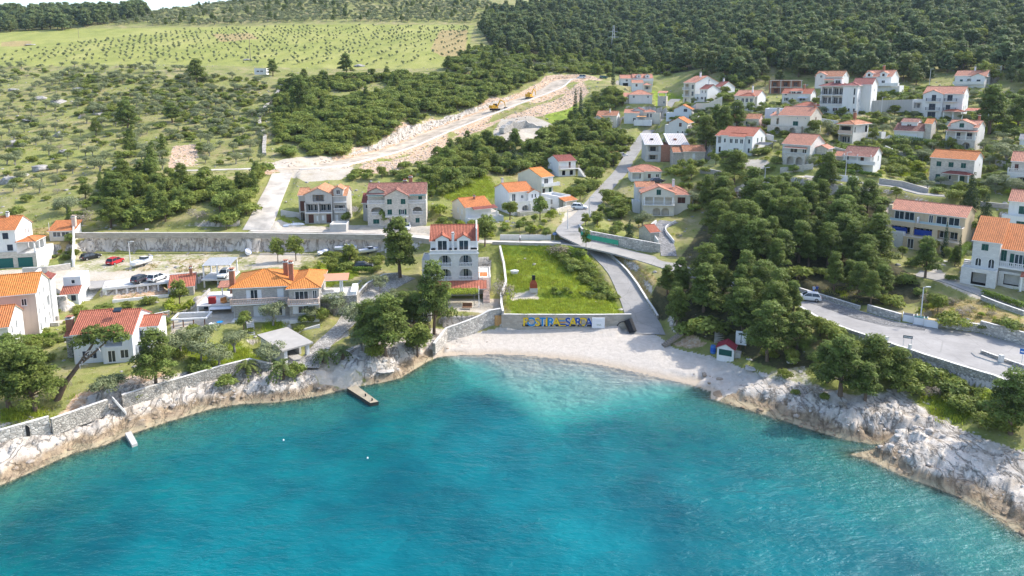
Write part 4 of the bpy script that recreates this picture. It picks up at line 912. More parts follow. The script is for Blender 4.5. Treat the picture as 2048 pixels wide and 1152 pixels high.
mb = MB(); mb.obox((h.W*.68, 2.4, 7.35), 1.1, .9, .22, SH_D, tilt=R(24)); mb.obox((h.W*.68, 2.38, 7.47), .9, .7, .04, GLS, tilt=R(24)); h.part('skylight', mb); h.done()
h = House('cube_white', 'small_house', 'small white cube house with flat top and tiled porch roof')
h.vol(0, 0, 1, 4.5, 0, 5.1, WH, 'f', None, 'Fd .55 3.7 .7 .8', par=.15, mats={'F': BLUISH}, deck=WH)
h.vol(0, -1.8, .98, 1.79, 0, 2.3, BLUISH, 's', T_RED, 'FB .25 .1 .8 1.9;Fs .72 .9 .8 1.1', pitch=30, ov=.15); h.done()
h = House('hut_red', 'tiled_hut', 'low stone hut with red tiles and brick chimney by the carport', 'hut')
h.vol(0, 0, 1, 4.2, 0, 2.0, STG, 's', T_RED, '', pitch=18); h.chimney(.86, 3.4, 5.0, BRICKC, .55, 1.3); h.boxpart('back_parapet', -.08, 4.22, 0, 1.05, 4.5, 3.5, PALE); h.done()
h = House('stone_orange', 'stone_villa', 'stone villa with bright orange hipped roof and long seaward balcony')
h.vol(0, 0, .655, 9, 0, 5.75, STG, 'h', T_BR, 'Fp .37 3.05 1.25 2.0;FW .83 3.05 1.1 2.05;FW .42 .1 1.5 2.0;Fp .8 .1 .9 2.0', pitch=21, ov=.45)
h.vol(.655, -1.5, .345, 10.5, 0, 5.6, STG, 'h', T_BR, 'Fd .42 3.3 2.3 1.55;FD .86 2.95 .75 1.95;Fp .45 .8 1.7 1.35;RA .3 3.3 .7 1.4', pitch=21, ov=.45)
h.balcony(-.01, .65, 0, 2.85, 1.3, 'b', rm=SALM); h.balcony(.655, 1.0, -1.5, 2.75, 1.2, 'b', rm=SALM)
h.chimney(-.015, 1.5, 8.6, BRICKC, .85, 3.6); h.chimney(.57, 4.4, 9.0, BRICKC, .8, 2.2); h.chimney(.65, 2.6, 9.2, BRICKC, .75, 3.2); h.boxpart('patio', 0, -2.2, -.6, .655, -.01, .08, COP); h.boxpart('patio', .66, -2.6, -.6, 1.0, -1.51, .08, COP)
h.vol(1.003, 1.0, .42, 5.5, 0, 2.9, RUB, 'f', None, '', par=.1, deck=COP); h.boxpart('parapet', 1.35, 1.3, 2.9, 1.42, 6.4, 3.5, TRIM); h.porch(1.02, 1.3, 3.0, 6.0, 5.3, m_plain('flat_terracotta', (.56, .27, .17), .8, .2, 1), 's', ((.72, .02), (.8, .02)), 2.9, pitch=6)
h.balcony(1.005, 1.22, 1.0, 2.9, .9, 'w'); h.done()
h = House('big_white', 'white_villa', 'tall white stone villa with two dormers and arched loggias above the beach')
h.vol(0, 0, 1, 10, 0, 9.3, STW, 'f', None, 'Fa .31,.74 3.15 2.45 2.35;Fa .31,.74 5.95 2.45 2.35', par=.55, deck=COP)
h.boxpart('ledge', -.02, -.22, 8.55, 1.02, -.003, 8.75, TRIM)
for fx in (.31, .74):
    for zb in (3.15, 5.95): h.balcony(fx-.135, fx+.135, -.01, zb, .12, 'b', slab=False, sides='F', hh=.8)
h.vol(.005, 1.9, .99, 8.0, 9.31, 1.5, WH, 'g', T_RED, '', pitch=31, ov=.2, base=0)
for fx in (.255, .70): h.vol(fx-.14, 1.4, .28, 4.2, 8.85, 2.5, WH, 'G', T_RED, 'FD .5 .1 1.9 2.0', pitch=30, ov=.35, base=0)
h.chimney(.475, 1.9, 12.4, WH, .5, 3); h.boxpart('divider', .47, .3, 8.8, .485, 1.5, 9.9, WH)
mb = MB(); mb.obox((h.W*.925, 5.9, 12.2), .3, 8.2, .25, TRIM); h.boxpart('gable_wall', .955, 1.7, 9.3, .985, 10.1, 13.3, WH)
h.roof('s', -.15*h.W, -2.6, 1.16*h.W, -.02, 2.15, math.tan(R(20)), .1, T_RED, 'porch_roof'); h.roof('s', 1.0*h.W+.02, 0, 1.18*h.W, 4.5, 2.6, math.tan(R(10)), .1, T_OR, 'porch_roof')
h.vol(1.01, 1, .25, 8, 0, 3.4, PALE, 'f', None, '', par=.3); h.vol(-.19, 3, .185, 6, 0, 6.6, CRM, 'f', None, 'FK .6 3.6 .9 2.0', par=.2); h.stairs(1.16, .6, 1.3, 5.5, 3.4, m=SALM); h.done()
h = House('unfinished', 'unfinished_house', 'bare concrete house shell with open floors and salmon roof')
T_SAL = m_tile('salmon_tile', (.60, .29, .16), .05)
h.vol(0, 0, .66, 9, 0, 7.5, GREYP, 'G', T_SAL, 'FV .5 5.6 2.9 1.7;Fv .26,.74 2.95 3.0 2.0;FN .2 .1 1.3 2.2;Fw .45 .6 .7 1.3;FN .85 .1 1.2 2.2;Fw .64 .8 .6 1.2', pitch=24, ov=.5)
h.vol(.665, .5, .335, 8, 0, 7.0, GREYP, 'g', T_SAL, 'Fv .5 2.9 2.5 1.6;Fw .25 .1 .7 1.9;Fw .7 .8 .8 1.2', pitch=24); h.vol(-.2, 2, .195, 6, 0, 7.0, GREYP, 'g', T_SAL, 'FN .5 2.8 1.3 2.6;FV .5 .1 1.3 2.4', pitch=24)
h.vol(.70, .1, .22, 4, 7.0, 1.75, GREYP, 'G', T_SAL, 'Fd .5 .3 1.0 1.2', pitch=28, base=0); h.balcony(.0, .66, 0, 2.85, .7, 's', sides=''); h.balcony(.70, .97, .5, 2.8, .5, 'b', sides='F'); h.balcony(.70, 1.0, .5, 5.4, .6, 's', sides='')
for x in (.005, .325, .645): h.boxpart('column', x-.012, -.45, 0, x+.012, -.15, 5.4, CON)
h.done()
h = House('stone_green', 'stone_apartment_house', 'three storey stone house with dark green shutters and weathered roof')
h.vol(0, 0, 1, 9, 0, 7.9, STO, 'g', T_WEA, '', pitch=25, ov=.3)
h.vol(.30, -1.3, .40, 5, 0, 7.7, STO, 'G', T_WEA, 'Fg .2,.78 5.5 1.15 1.3;Fg .2 2.9 1.1 1.3;Fo .75 2.9 .9 1.3;Fd .25,.55 .7 1.0 1.2;FD .82 .1 1.2 1.9', pitch=27, ov=.35)
h.vol(0, -1.0, .298, 1.0, 0, 5.6, STO, 'f', None, 'Fa .55 2.8 2.9 1.95;Fg .48 .6 1.5 1.15', par=.05); h.vol(.702, -1.0, .298, 1.0, 0, 5.6, STO, 'f', None, 'Fa .5 2.8 2.2 1.95;Fg .5 .7 1.0 1.2', par=.05)
h.balcony(0, .298, -.02, 5.62, .95, 'b', slab=False, hh=.75); h.balcony(.702, 1.0, -.02, 5.62, .95, 'b', slab=False, hh=.75); h.balcony(.07, .26, -.99, 2.8, .15, 'b', slab=False, sides='F', hh=.75); h.balcony(.77, .94, -.99, 2.8, .15, 'b', slab=False, sides='F', hh=.75)
h.window('G', (.16*h.W, -.02, 5.63), 0, 1.1, 2.0); h.window('G', (.76*h.W, -.02, 5.63), 0, .8, 2.0); h.window('g', (.9*h.W, -.02, 6.4), 0, .9, 1.1)
h.roof('s', .02*h.W, -1.0, .28*h.W, -.05, 7.5, .1, .05, SH_G, 'awning', .06); h.roof('s', .71*h.W, -1.0, .99*h.W, -.05, 7.5, .1, .1, SH_G, 'awning', .06); h.roof('s', .31*h.W, -2.5, .70*h.W, -1.35, 2.5, .12, .05, CRM, 'awning', .05)
h.vol(.02, .4, .26, 3, 7.6, 1.0, STO, 'G', T_WEA, '', pitch=24, base=0, ov=.2); h.vol(-.13, 5, .125, 4, 0, 5.0, GREYP, 's', T_DK, 'Fd .5 3.4 .6 1', pitch=22); h.chimney(.72, 5.2, 11.6, BRICKC, .9, 1.8); h.chimney(.62, 5.8, 10.6, BRICKC, .9, .8); h.done()
h = House('bungalow', 'white_bungalow', 'low cream house with bright red gable roof and white terrace wall')
h.vol(0, 0, 1, 9, 0, 4.1, CRM, 'g', T_OR, 'Lw .45,.75 2.0 .9 1.3;Lw .65 .3 .6 1.1', pitch=20, mats={'F': WH}); h.porch(.25, 1.12, -1.8, .2, 3.7, T_DK, 's', ((1, .05),), 0, pitch=12)
h.vol(-.02, -2.6, 1.35, 2.59, 0, 1.7, WH, 'f', None, '', par=.7, deck=COP); h.vol(1.005, .3, .33, 5, 0, 2.2, WH, 'f', None, '', par=.8, deck=COP); h.chimney(.55, 3.4, 6.4, BRICKC, .45, 1.2); h.done()
h = House('arcade', 'arcaded_house', 'white house with red roof and arched terrace on two levels')
h.vol(0, 0, 1, 9, 0, 5.9, BLUISH, 'g', T_OR, 'FD .2 3.3 1.1 2.0;Fd .55 3.9 .8 .9', pitch=21, mats={'F': PALE}); h.vol(.75, -.8, .45, 4, 2.9, 2.6, WH, 'G', T_OR, 'Fd .35,.65 1.0 .5 1.1', pitch=25)
h.vol(0, -3.2, 1.5, 3.19, 0, 3.0, PALE, 'f', None, 'Fa .3,.85 .9 1.9 1.7;Lv .5 .8 2 1.7', par=.05, deck=COP); h.balcony(0, 1.5, -.05, 3.0, 3.1, 's', slab=False, hh=.75, rm=PALE); h.vol(.1, -5.2, 1.2, 1.99, 0, 1.3, STO, 'f', None, '', par=.5, deck=COP)
h.chimney(.1, 5.6, 8.7, WH, .5, 1.4); h.stairs(.62, -3.3, 1.2, 2.0, 3.0, (1, 0), PALE); h.done()
h = House('orange_hip', 'cream_house', 'cream house with bright orange hipped roof behind the arcaded one')
h.vol(0, 0, 1, 11, 0, 5.6, CRM, 'g', T_BR, 'FD .4 3.0 1.6 2.0;FB .2 .2 1.0 1.9;FG .75 .2 1.0 2.0', pitch=20, mats={'F': WH}); h.balcony(0, 1.35, 0, 2.9, 1.2, 's', hh=.85, rm=WH); h.done()
h = House('flat_white', 'flat_roofed_house', 'white flat roofed house with arched tiled porch by the road')
h.vol(0, 0, 1, 7, 0, 3.4, WH, 'f', None, 'Ld .6 .9 .8 1.4', par=.7, deck=CONP, mats={'L': BLUISH}); h.porch(.05, 1.05, -2.2, -.05, 2.4, T_OR, 's', ((.08, .06), (.92, .06)), 0, pitch=16, ps=.35)
h.vol(0.02, -2.1, .9, .3, 0, 2.2, CRM, 'n', None, 'Fa .5 .8 1.8 1.3'); h.done()
h = House('brown_white', 'white_house', 'white house with brown roof and upper balcony below the thicket', 'house', VAL_G)
h.vol(0, 0, 1, 8, 0, 4.9, WH, 'g', T_DK, 'FW .3 2.6 1.6 1.9;FN .65 2.6 .7 1.9;FK .3,.75 .3 1.1 1.5;Ld .25 3.2 .5 .7', pitch=20, mats={'L': BLUISH}); h.balcony(0, 1.15, 0, 2.45, 1.2, 'r', rm=SALM); h.stairs(1.1, -1.2, 1.0, 2.6, 2.4, (.3, -1)); h.done()
h = House('low_hip', 'low_house', 'single storey house with pale red hipped roof beside the valley road', 'house', VAL_G)
h.vol(0, 0, 1, 7, 0, 2.9, PALE, 'h', T_PNK, 'FN .36 .1 .9 2.0;Fn .62 .8 .8 1.2;Fd .88 .7 1.0 1.3;Fn .05 .9 .5 1.2', pitch=22); h.vol(.02, -1.4, .4, 4, 0, 2.8, PALE, 'h', T_PNK, 'Fv .45 .7 2.4 1.7', pitch=22); h.done()
h = House('big_hip', 'hipped_villa', 'cream villa with broad pinkish hipped roof and arched basement', 'house', VAL_G)
h.vol(0, 1.5, 1.52, 9, 0, 5.3, CRM, 'h', T_PNK, 'Fn .82 3.0 1.9 1.5;Rd .3 3.2 .8 1.2', pitch=23); h.vol(0, 0, 1, 5, 0, 5.9, CRM, 'G', T_PNK, 'Fv .5 2.85 6.6 1.85;Fg .5 5.3 1.1 1.35;Fa .45,.72 .1 1.9 1.9', pitch=21, ov=.4)
for x in (.06, .35, .68, .95): h.boxpart('column', x-.015, -.02, 2.86, x+.015, .2, 4.7, TRIM)
h.balcony(0, 1, -.02, 2.85, .7, 'r', rm=RAILW); h.vol(-.1, 7, .6, 6, 0, 6.3, PALE, 'g', T_OLD, 'Fd .2 4.4 .7 1.2', pitch=16); h.chimney(1.03, 4.2, 8.6, WH, .55, 1.0); h.vol(-.25, 3, .24, 4, 0, 3.0, WH, 'f', None, '', par=.6); h.done()
h = House('construction', 'construction_house', 'terrace under construction with bare roof panels and brick infill', 'building', VAL_G)
RP = m_plain('roof_panel', (.66, .65, .63), .8, .12, 1.2)
h.vol(0, 0, .55, 10, 0, 5.7, CON, 's', RP, 'FV .5 3.3 3.2 1.7;FV .5 .6 3.0 1.6', pitch=14, ov=.6); h.vol(.551, .3, .33, 9.5, 0, 5.5, BRK, 'n', None, ''); h.vol(.881, 0, .62, 10, 0, 5.7, CON, 's', RP, 'Fv .5 2.95 4.0 2.1;Fv .5 .3 4.0 2.2', pitch=14, ov=.6)
h.balcony(.90, 1.48, 0, 2.9, .4, 'g', sides='F'); mb = MB()
for i in range(26):
    X = -.3+i*.56
    if not (4.9 < X < 7.6): mb.obox((X, 4.7, 5.93+math.tan(R(14))*4.7), .07, 10.6, .05, T_DK, tilt=R(14))
h.part('batten', mb); h.boxpart('roof_hatch', .22, 3.6, 6.6, .32, 4.6, 7.2, DARKIN); h.boxpart('roof_hatch', 1.08, 3.6, 6.6, 1.18, 4.6, 7.2, BRK); h.boxpart('brick_patch', .553, -.1, 0, .88, .28, 5.2, BRK); h.done()
h = House('blue_window', 'stone_house', 'plain stone house with mottled old roof and one blue window', 'house', VAL_G)
h.vol(0, 0, 1, 7, 0, 4.8, STO, 'g', T_OLD, 'Fw .48 2.5 .8 1.6;Fb .46 .5 .9 1.2', pitch=24); h.vol(-.46, .4, .455, 6, 0, 4.5, STG, 'g', T_OLD, 'Fd .5 1.0 .7 1', pitch=22); h.done()
h = House('gable_orange', 'gabled_house', 'white house with orange gable roof behind the construction terrace', 'house', VAL_G)
h.vol(0, 0, 1, 8, 0, 4.4, PALE, 'G', T_OR, 'Fn .62 3.0 .9 1.3;Fd .5,.75 .6 .6 .9', pitch=28); h.vol(1.005, 1.2, .4, 5, 0, 3.2, SALM, 'f', None, 'Rd .5 1.2 1.6 1.2;Fd .5 1.2 1.2 1.2', par=.6, mats={'R': STO}); h.vol(-.3, 2, .295, 4, 0, 3.4, PALE, 'f', None, '', par=.3); h.done()
h = House('gable_white', 'gabled_house', 'white house with one slanted gable window below the grey road', 'house', VAL_G)
h.vol(0, 0, 1, 8, 0, 4.2, WH, 'G', T_OR, 'Fs .66 3.2 1.3 1.1;Fw .6 1.0 1.2 .5', pitch=26, mats={'F': BLUISH}); h.vol(-.45, .5, .445, 5, 0, 2.8, BLUISH, 'f', None, '', par=.8); h.done()
h = House('tall_gable', 'tall_house', 'tall white house with blank gable and narrow balconied front', 'house', VAL_G)
h.vol(0, 0, 1, 15, 0, 8.9, WH, 'g', T_PNK, 'FD .2,.75 .3 1.0 2.0;Fv .3 3.2 2.2 2.2;Fd .78 3.3 1.2 1.9;Fv .3 6.0 2.2 2.2;Fd .78 6.1 1.2 1.9;Rd .6 4.2 .6 .8', pitch=20, mats={'F': CRM}); h.balcony(0, .55, 0, 3.0, .9, 'w'); h.balcony(0, .55, 0, 5.9, .9, 'w'); h.chimney(.6, 6.0, 13.2, TRIM, .6, 1.4); h.done()
h = House('dark_roof_a', 'white_house', 'white house with small dark roof and chimney beside hedge', 'house', VAL_G)
h.vol(0, 0, 1, 8, 0, 5.1, WH, 'g', T_DK, 'Fd .3,.75 3.4 .5 1.1;Fd .3 .9 1.2 1.1;FB .75 .1 .7 1.9', pitch=22); h.vol(-.8, .6, .79, 4, 0, 3.1, WH, 'f', None, 'FA .5 .8 .9 1.2', par=.6); h.chimney(.4, 4.2, 8.6, TRIM, .5, 1.5); h.done()
h = House('dark_roof_b', 'white_house', 'white house with dark roof beside tall hedge and blank gable', 'house', VAL_G)
h.vol(0, 0, 1, 10, 0, 4.6, WH, 'g', T_DK, 'Fd .6 1.0 .6 1.3;Rd .35 3.4 .4 .7', pitch=22); h.chimney(.3, 5.0, 8.0, TRIM, .5, 1.2); h.done()
h = House('far_dormers', 'white_house', 'farthest white house with red roof and two white dormers', 'house', VAL_G)
h.vol(0, 0, .38, 8, 0, 4.0, WH, 'g', T_PNK, 'Fd .5 2.4 1.1 1.1;FK .4 .2 2.6 1.5', pitch=22); h.vol(.38, -.6, .62, 8.6, 0, 4.1, WH, 'g', T_PNK, '', pitch=24)
for x in (.56, .83): h.vol(x-.07, -.4, .14, 4, 4.0, 1.5, WH, 'G', T_PNK, 'Fd .5 .4 .8 .9', pitch=30, base=0, ov=.2)
h.balcony(.38, 1, -.6, 2.6, 1.0, 's', rm=WH); h.done()
h = House('far_small', 'small_house', 'small white house with red roof and yellow awning below the dormered one', 'house', VAL_G)
h.vol(0, 0, .62, 6, 0, 4.4, WH, 'g', T_PNK, 'Fn .4 2.6 .9 1.1', pitch=22); h.vol(.62, -.5, .5, 5, 0, 3.4, CRM, 'h', T_PNK, 'Fv .5 1.2 2.6 1.7', pitch=20); h.done()
h = House('far_hip', 'low_house', 'low pale house with pink hipped roof behind two olive trees', 'house', VAL_G)
h.vol(0, 0, 1, 8, 0, 4.0, PALE, 'h', T_PNK, 'Fd .82 2.4 .8 1.0;Fd .2 2.4 .9 1.1', pitch=24); h.vol(-.2, 1, .19, 4, 0, 3.0, PALE, 's', T_PNK, '', pitch=20); h.done()
h = House('far_annex', 'stone_annex', 'square stone annex with open tiled roof terrace by the road bend', 'house', VAL_G)
h.vol(0, 0, 1, 5, 0, 4.2, STO, 'f', None, 'Fd .75 1.0 .8 1.2', par=.6); h.porch(0, 1, 0, 4, 5.7, T_PNK, 's', ((0.05, .05), (.95, .05)), 4.2, pitch=10); h.done()
h = House('mid_gable', 'gabled_house', 'pale house with crossed orange gables and a dark porch roof', 'house', VAL_G)
h.vol(0, 0, 1, 7, 0, 5.0, CRM, 'g', T_OLD, 'Rd .35,.7 2.6 .7 1.6', pitch=26, mats={'R': WH}); h.vol(-.15, -2.5, .55, 5, 0, 3.9, PALE, 'G', T_OLD, 'FA .75 1.4 .8 1.3;Fd .3 1.4 .9 1.1;Fd .5 3.9 .4 .5', pitch=26); h.vol(.42, -1.8, .4, 1.8, 0, 3.2, CRM, 'n', None, 'FD .5 .9 1.1 1.7')
h.porch(.15, .6, -4.6, -2.7, 2.4, T_DK, 'h', ((.1, .1), (.9, .1)), 0, pitch=18); h.chimney(.6, 2.4, 7.6, WH, .5, 1.3); h.done()
h = House('mid_mixed', 'rambling_house', 'rambling cream house with several red roofs and orange awning', 'house', VAL_G)
h.vol(0, 0, .42, 8, 0, 4.5, PALE, 'g', T_PNK, 'Fd .7 1.0 1.2 1.4', pitch=18); h.vol(.2, 2.0, .35, 6, 0, 5.4, PALE, 'G', T_DK, '', pitch=22); h.vol(.55, .5, .3, 6, 0, 4.9, CRM, 'h', T_PNK, 'FD .4,.7 2.6 .9 1.7', pitch=22); h.vol(.85, .2, .17, 6, 0, 4.4, CRM, 'f', None, '', par=.7)
h.porch(.38, .62, -1.6, .2, 3.0, m_plain('orange_awning', (.72, .30, .06), .8), 's', ((0, .05), (1, .05)), 0, pitch=8, ps=.1); h.vol(.3, -3.0, .5, 2.5, 0, 1.7, WH, 'f', None, '', par=.2); h.done()
# ---- right hillside
h = House('bay_house', 'bay_house', 'white house whose red roof covers a hexagonal window bay', 'house', HILL_G)
h.vol(0, 0, 1, 9, 0, 5.7, CRM, 'g', T_PNK, 'Fd .12 3.3 .6 1.3;Fd .1 .7 .6 1.3', pitch=22, mats={'R': WH}, ov=.4); h.vol(.3, -1.5, .62, 4, 0, 5.6, CRM, 'h', T_RED, 'Fd .2,.5,.82 3.3 1.0 1.5;Fd .25,.7 .5 1.0 1.5;Rd .3 3.2 .5 1.4', pitch=26)
h.vol(1.02, 3, .001, .1, 0, .1, WH, 'n'); h.window('d', (h.W, 3.2, 2.6), R(90), .9, 2.2); h.window('d', (h.W, 6.2, 3.3), R(90), .8, 1.2); h.chimney(.68, 2.4, 9.2, TRIM, .45, 1.7); h.done()
h = House('pink_gable', 'small_house', 'small house with mottled roof, pink gable and two green doors', 'house', HILL_G)
h.vol(0, 0, 1, 6, 0, 3.4, CRM, 'g', T_OLD, 'Fg .22,.58 .6 1.1 1.8', pitch=24, mats={'R': PINK}); h.vol(-.2, -2.2, .9, 2.19, -.2, .9, WH, 'f', None, '', par=.1); h.balcony(-.2, .7, -.2, .72, 2.0, 'w', slab=False); h.done()
h = House('long_white', 'white_house', 'long white house with red roof and green windowed gable', 'house', HILL_G)
h.vol(0, 0, 1, 11, 0, 5.4, WH, 'g', T_RED, 'Fd .12 3.2 .6 1.2;Fd .9 3.2 .7 1.3;Fd .9 .6 .7 1.4;Rg .4,.72 3.3 .9 1.3', pitch=21); h.vol(.3, -1.1, .48, 4, 0, 5.2, WH, 'g', T_RED, 'Fd .15,.5,.84 3.2 .9 1.3;Fd .5 .6 1.6 1.3', pitch=20); h.vol(-.18, .4, .4, 4, 0, 5.1, WH, 's', T_RED, 'Fv .5 2.9 2.6 1.8;FK .5 .3 1.8 1.6', pitch=16)
h.roof('s', 1.0*h.W+.02, 2.2, 1.42*h.W, 6.2, 3.0, .08, .1, SH_D, 'awning', .08); h.boxpart('post', 1.40, 2.3, 0, 1.42, 2.45, 3.0, RAIL); h.boxpart('post', 1.40, 6.0, 0, 1.42, 6.15, 3.2, RAIL); h.done()
h = House('tower_white', 'tall_apartment_house', 'tallest white apartment house with maroon roof and stacked balconies', 'house', HILL_G)
h.vol(0, .1, .62, 8.5, 0, 9.3, WH, 'h', T_MAR, 'Fv .27,.74 6.3 3.1 2.5;Fv .27,.74 3.3 3.1 2.5;Fa .25 .3 1.4 1.8;Fd .68 .7 1.6 1.3', pitch=20, ov=.6); h.vol(.62, -1.1, .38, 9, 0, 9.4, WH, 'h', T_MAR, 'Fd .5 .8 .7 1.2;Fd .85 .7 .7 1.3;Fd .8 3.4 .6 2.2;Fd .8 6.2 .6 2.2;Rs .3,.7 4.0 .6 .8', pitch=20, ov=.5)
h.vol(.75, 4, .5, 8, 0, 9.7, WH, 'g', T_MAR, 'Rs .5 7.4 .5 .8;Rs .45 4.2 .5 .8;Rs .4 1.4 .5 .5', pitch=26); h.vol(.3, 2.0, .2, 3, 9.4, 1.9, WH, 'f', None, 'Fd .5 .5 1.6 1.1', par=.1, base=0); h.balcony(0, .6, .1, 6.2, .5, 'r'); h.balcony(0, .6, .1, 3.2, .5, 'r'); h.vol(-.05, -2.0, 1.2, 1.8, -.6, .5, STO, 'f', None, '', par=.1); h.done()
h = House('attic_white', 'white_house', 'white house with attic loggia, roof window and striped awning', 'house', HILL_G)
h.vol(0, 0, 1, 7, 0, 4.7, PALE, 'g', T_RED, 'Fo .16 1.9 .7 1.2;Fd .36 1.9 .6 1.2;Fd .72 1.8 2.2 1.2;Fs .13 4.0 .8 .6;Rd .5 4.8 .9 .9;Rd .4 2.2 .8 1.2', pitch=26, mats={'R': WH}); h.vol(.3, -.02, .4, 3, 4.1, 1.5, PALE, 's', T_RED, 'Fd .25,.72 .4 1.4 .9', pitch=14, base=0); h.roof('s', .58*h.W, -1.5, .9*h.W, -.05, 3.0, .2, .05, BLUISH, 'awning', .05); h.chimney(.7, 2.2, 8.2, BRICKC, .6, 1.5); h.balcony(.55, .95, 0, 1.3, 1.0, 'w'); h.done()
h = House('brick_frame', 'unfinished_house', 'flat concrete frame with red brick infill at the wood edge', 'building', HILL_G)
h.vol(0, 0, 1, 6, 0, 5.6, BRK, 'f', None, 'FV .15,.5,.82 2.9 2.6 2.2;FV .2,.7 .2 2.8 2.2', par=.1); h.balcony(-.02, 1.02, -.01, 5.5, .5, 's', sides=''); h.balcony(-.02, 1.02, -.01, 2.7, .6, 's', sides='')
for x in (.01, .33, .66, .99): h.boxpart('column', x-.012, -.4, 0, x+.012, -.1, 5.4, CON)
h.done()
h = House('gable_pale', 'white_house', 'pale house with mottled roof and two small gable windows at wood edge', 'house', HILL_G)
h.vol(0, 0, 1, 8, 0, 4.6, PALE, 'g', T_OLD, 'Fg .15 1.3 .8 1.3;Fg .45 1.2 .8 1.4;Fd .8 1.2 2.0 1.2;Rd .35,.75 4.5 .8 .8', pitch=27, mats={'R': WH}); h.vol(.05, -.6, .35, 4, 3.6, 1.7, PALE, 'G', T_PNK, 'Fd .55 .4 .9 1.0', pitch=26, base=3.6); h.porch(.4, 1.0, -2.0, .1, 3.2, T_PNK, 's', ((0, .05), (1, .05)), 0); h.done()
h = House('dormer_white', 'white_house', 'bright white house with two dormers and curved terrace at wood edge', 'house', HILL_G)
h.vol(0, 0, 1, 9, 0, 6.0, WH, 'g', T_PNK, 'Fd .72 3.3 1.2 1.3;Fd .45 3.2 1.0 1.4;Fd .4 .6 1.4 1.4;Rd .6 6.3 .5 .6;Rd .3 .8 .6 .6', pitch=27)
for x in (.2, .72): h.vol(x-.12, -.3, .24, 4, 5.6, 1.7, WH, 'G', T_PNK, 'Fn .5 .5 .8 .9', pitch=30, base=0, ov=.25)
h.porch(.05, .45, -1.5, 0, 4.5, T_DK, 's', ((.02, .05), (.98, .05)), 2.7); h.balcony(0, 1.3, 0, 2.7, 1.8, 's', rm=WH); h.vol(1.003, .5, .3, 5, 0, 2.7, WH, 'f', None, '', par=.1); h.chimney(.55, 5, 10.2, BRICKC, .7, 1.1); h.done()
h = House('upper_far', 'white_house', 'white house with pink roof behind the largest pine near the wood', 'house', HILL_G)
h.vol(0, 0, 1, 8, 0, 4.5, WH, 'g', T_PNK, 'Fg .22 1.7 .9 1.3;Fv .52 1.5 2.4 1.7;Fs .84 1.6 1.2 1.4;Rg .35 1.8 .8 1.3', pitch=25); h.vol(.55, -1.3, .45, 5, 0, 4.2, WH, 'G', T_PNK, 'Fs .55 1.5 1.2 1.4', pitch=24); h.balcony(0, 1.0, -1.3, 1.3, 1.2, 's', rm=PALE); h.chimney(.55, 4, 8.0, WH, .5, 1); h.done()
h = House('big_blue', 'apartment_house', 'large white apartment house with dark blue windows and red porch roof', 'house', HILL_G)
h.vol(0, 0, 1, 10, 0, 8.4, WH, 'g', T_PNK, 'Rd .12 6.8 1.2 2.2;Rd .6 6.9 .5 1.0;Rd .3,.62 3.4 .7 1.1;Fs .68 6.1 1.4 1.8;Fs .65 3.3 1.2 1.5', pitch=23); h.vol(.0, -.9, .52, 6, 0, 8.2, WH, 'G', T_PNK, 'Fs .55 6.0 1.2 1.9;Fs .5 3.1 1.8 2.0;Fs .5 .3 2.2 2.2', pitch=24)
h.vol(-.32, 1, .315, 6, 0, 6.3, WH, 'f', None, 'Fv .5 3.5 1.9 1.8;Fs .5 .6 1.6 1.6', par=.8); h.balcony(.1, .46, -.9, 5.9, .8, 'r'); h.balcony(.55, .86, 0, 5.9, 1.0, 'r'); h.balcony(.1, .46, -.9, 3.0, .8, 'r'); h.balcony(.55, .86, 0, 3.0, 1.0, 'r')
h.porch(.6, 1.1, -3.6, -.1, 2.9, T_RED, 'h', ((.03, .05), (.5, .05), (.97, .05)), 0, pitch=18); h.porch(1.12, 1.7, -1.5, 3.0, 3.2, T_RED, 's', ((.97, .05), (.97, .9)), 0, pitch=8); h.done()
h = House('stone_gable', 'stone_house', 'stone house with pale red gable roof and corner chimney terrace', 'house', HILL_G)
h.vol(0, 0, 1, 10, 0, 5.5, STO, 'g', T_PNK, 'Fg .55 2.4 1.5 1.3;Fd .6,.85 4.4 .35 .5;Rn .5 3.6 1.0 1.3;Rd .5 6.2 .35 .6;Rs .7 .9 .7 1.1', pitch=25, mats={'F': CRM}); h.vol(-.28, .3, .42, 4, 0, 5.2, CRM, 's', T_PNK, 'Fa .6 2.6 1.2 1.9', pitch=14); h.vol(-.3, -1.6, 1.1, 1.59, 0, 2.3, STO, 'f', None, 'Fa .3,.75 .1 1.7 1.8', par=.3); h.chimney(-.1, 1.6, 7.4, STO, .8, 1.6); h.chimney(.95, 4.8, 9.0, BRICKC, .5, 1.2); h.done()
h = House('old_hip', 'stone_house', 'stone house with old weathered hipped roof and corner loggias', 'house', HILL_G)
h.vol(0, 0, 1.0, 10, 0, 5.9, STO, 'h', T_OLD, 'Fv .45 3.2 3.0 2.0;Fv .45 .3 3.0 2.1;RK .85 3.2 1.4 1.9;RK .12 3.4 .5 1.5', pitch=21, ov=.7, mats={'R': STW}); h.balcony(0, .95, 0, 3.0, .6, 's', rm=SALM); h.vol(1.02, 10.2, .9, 3, 0, 3.2, PALE, 'f', None, '', par=.2); h.chimney(.5, 5, 9.2, BRICKC, .7, 1.4); h.done()
h = House('brown_roof', 'stone_house', 'low house with stepped brown roofs and pale garage front', 'house', HILL_G)
h.vol(0, 0, 1, 8, 0, 3.4, PALE, 'g', T_WEA, 'FW .5 .3 4.4 2.3', pitch=26, mats={'R': STO}); h.vol(.15, 2.5, .55, 5, 3.6, 2.2, WH, 'g', T_WEA, 'Fd .5 .6 1.2 .9', pitch=18, base=2); h.vol(1.003, 1, .22, 6, 0, 5.6, STO, 'g', T_OR, '', pitch=22); h.stairs(-.1, 0, 1.2, 4, 1.8, (-.4, -1)); h.done()
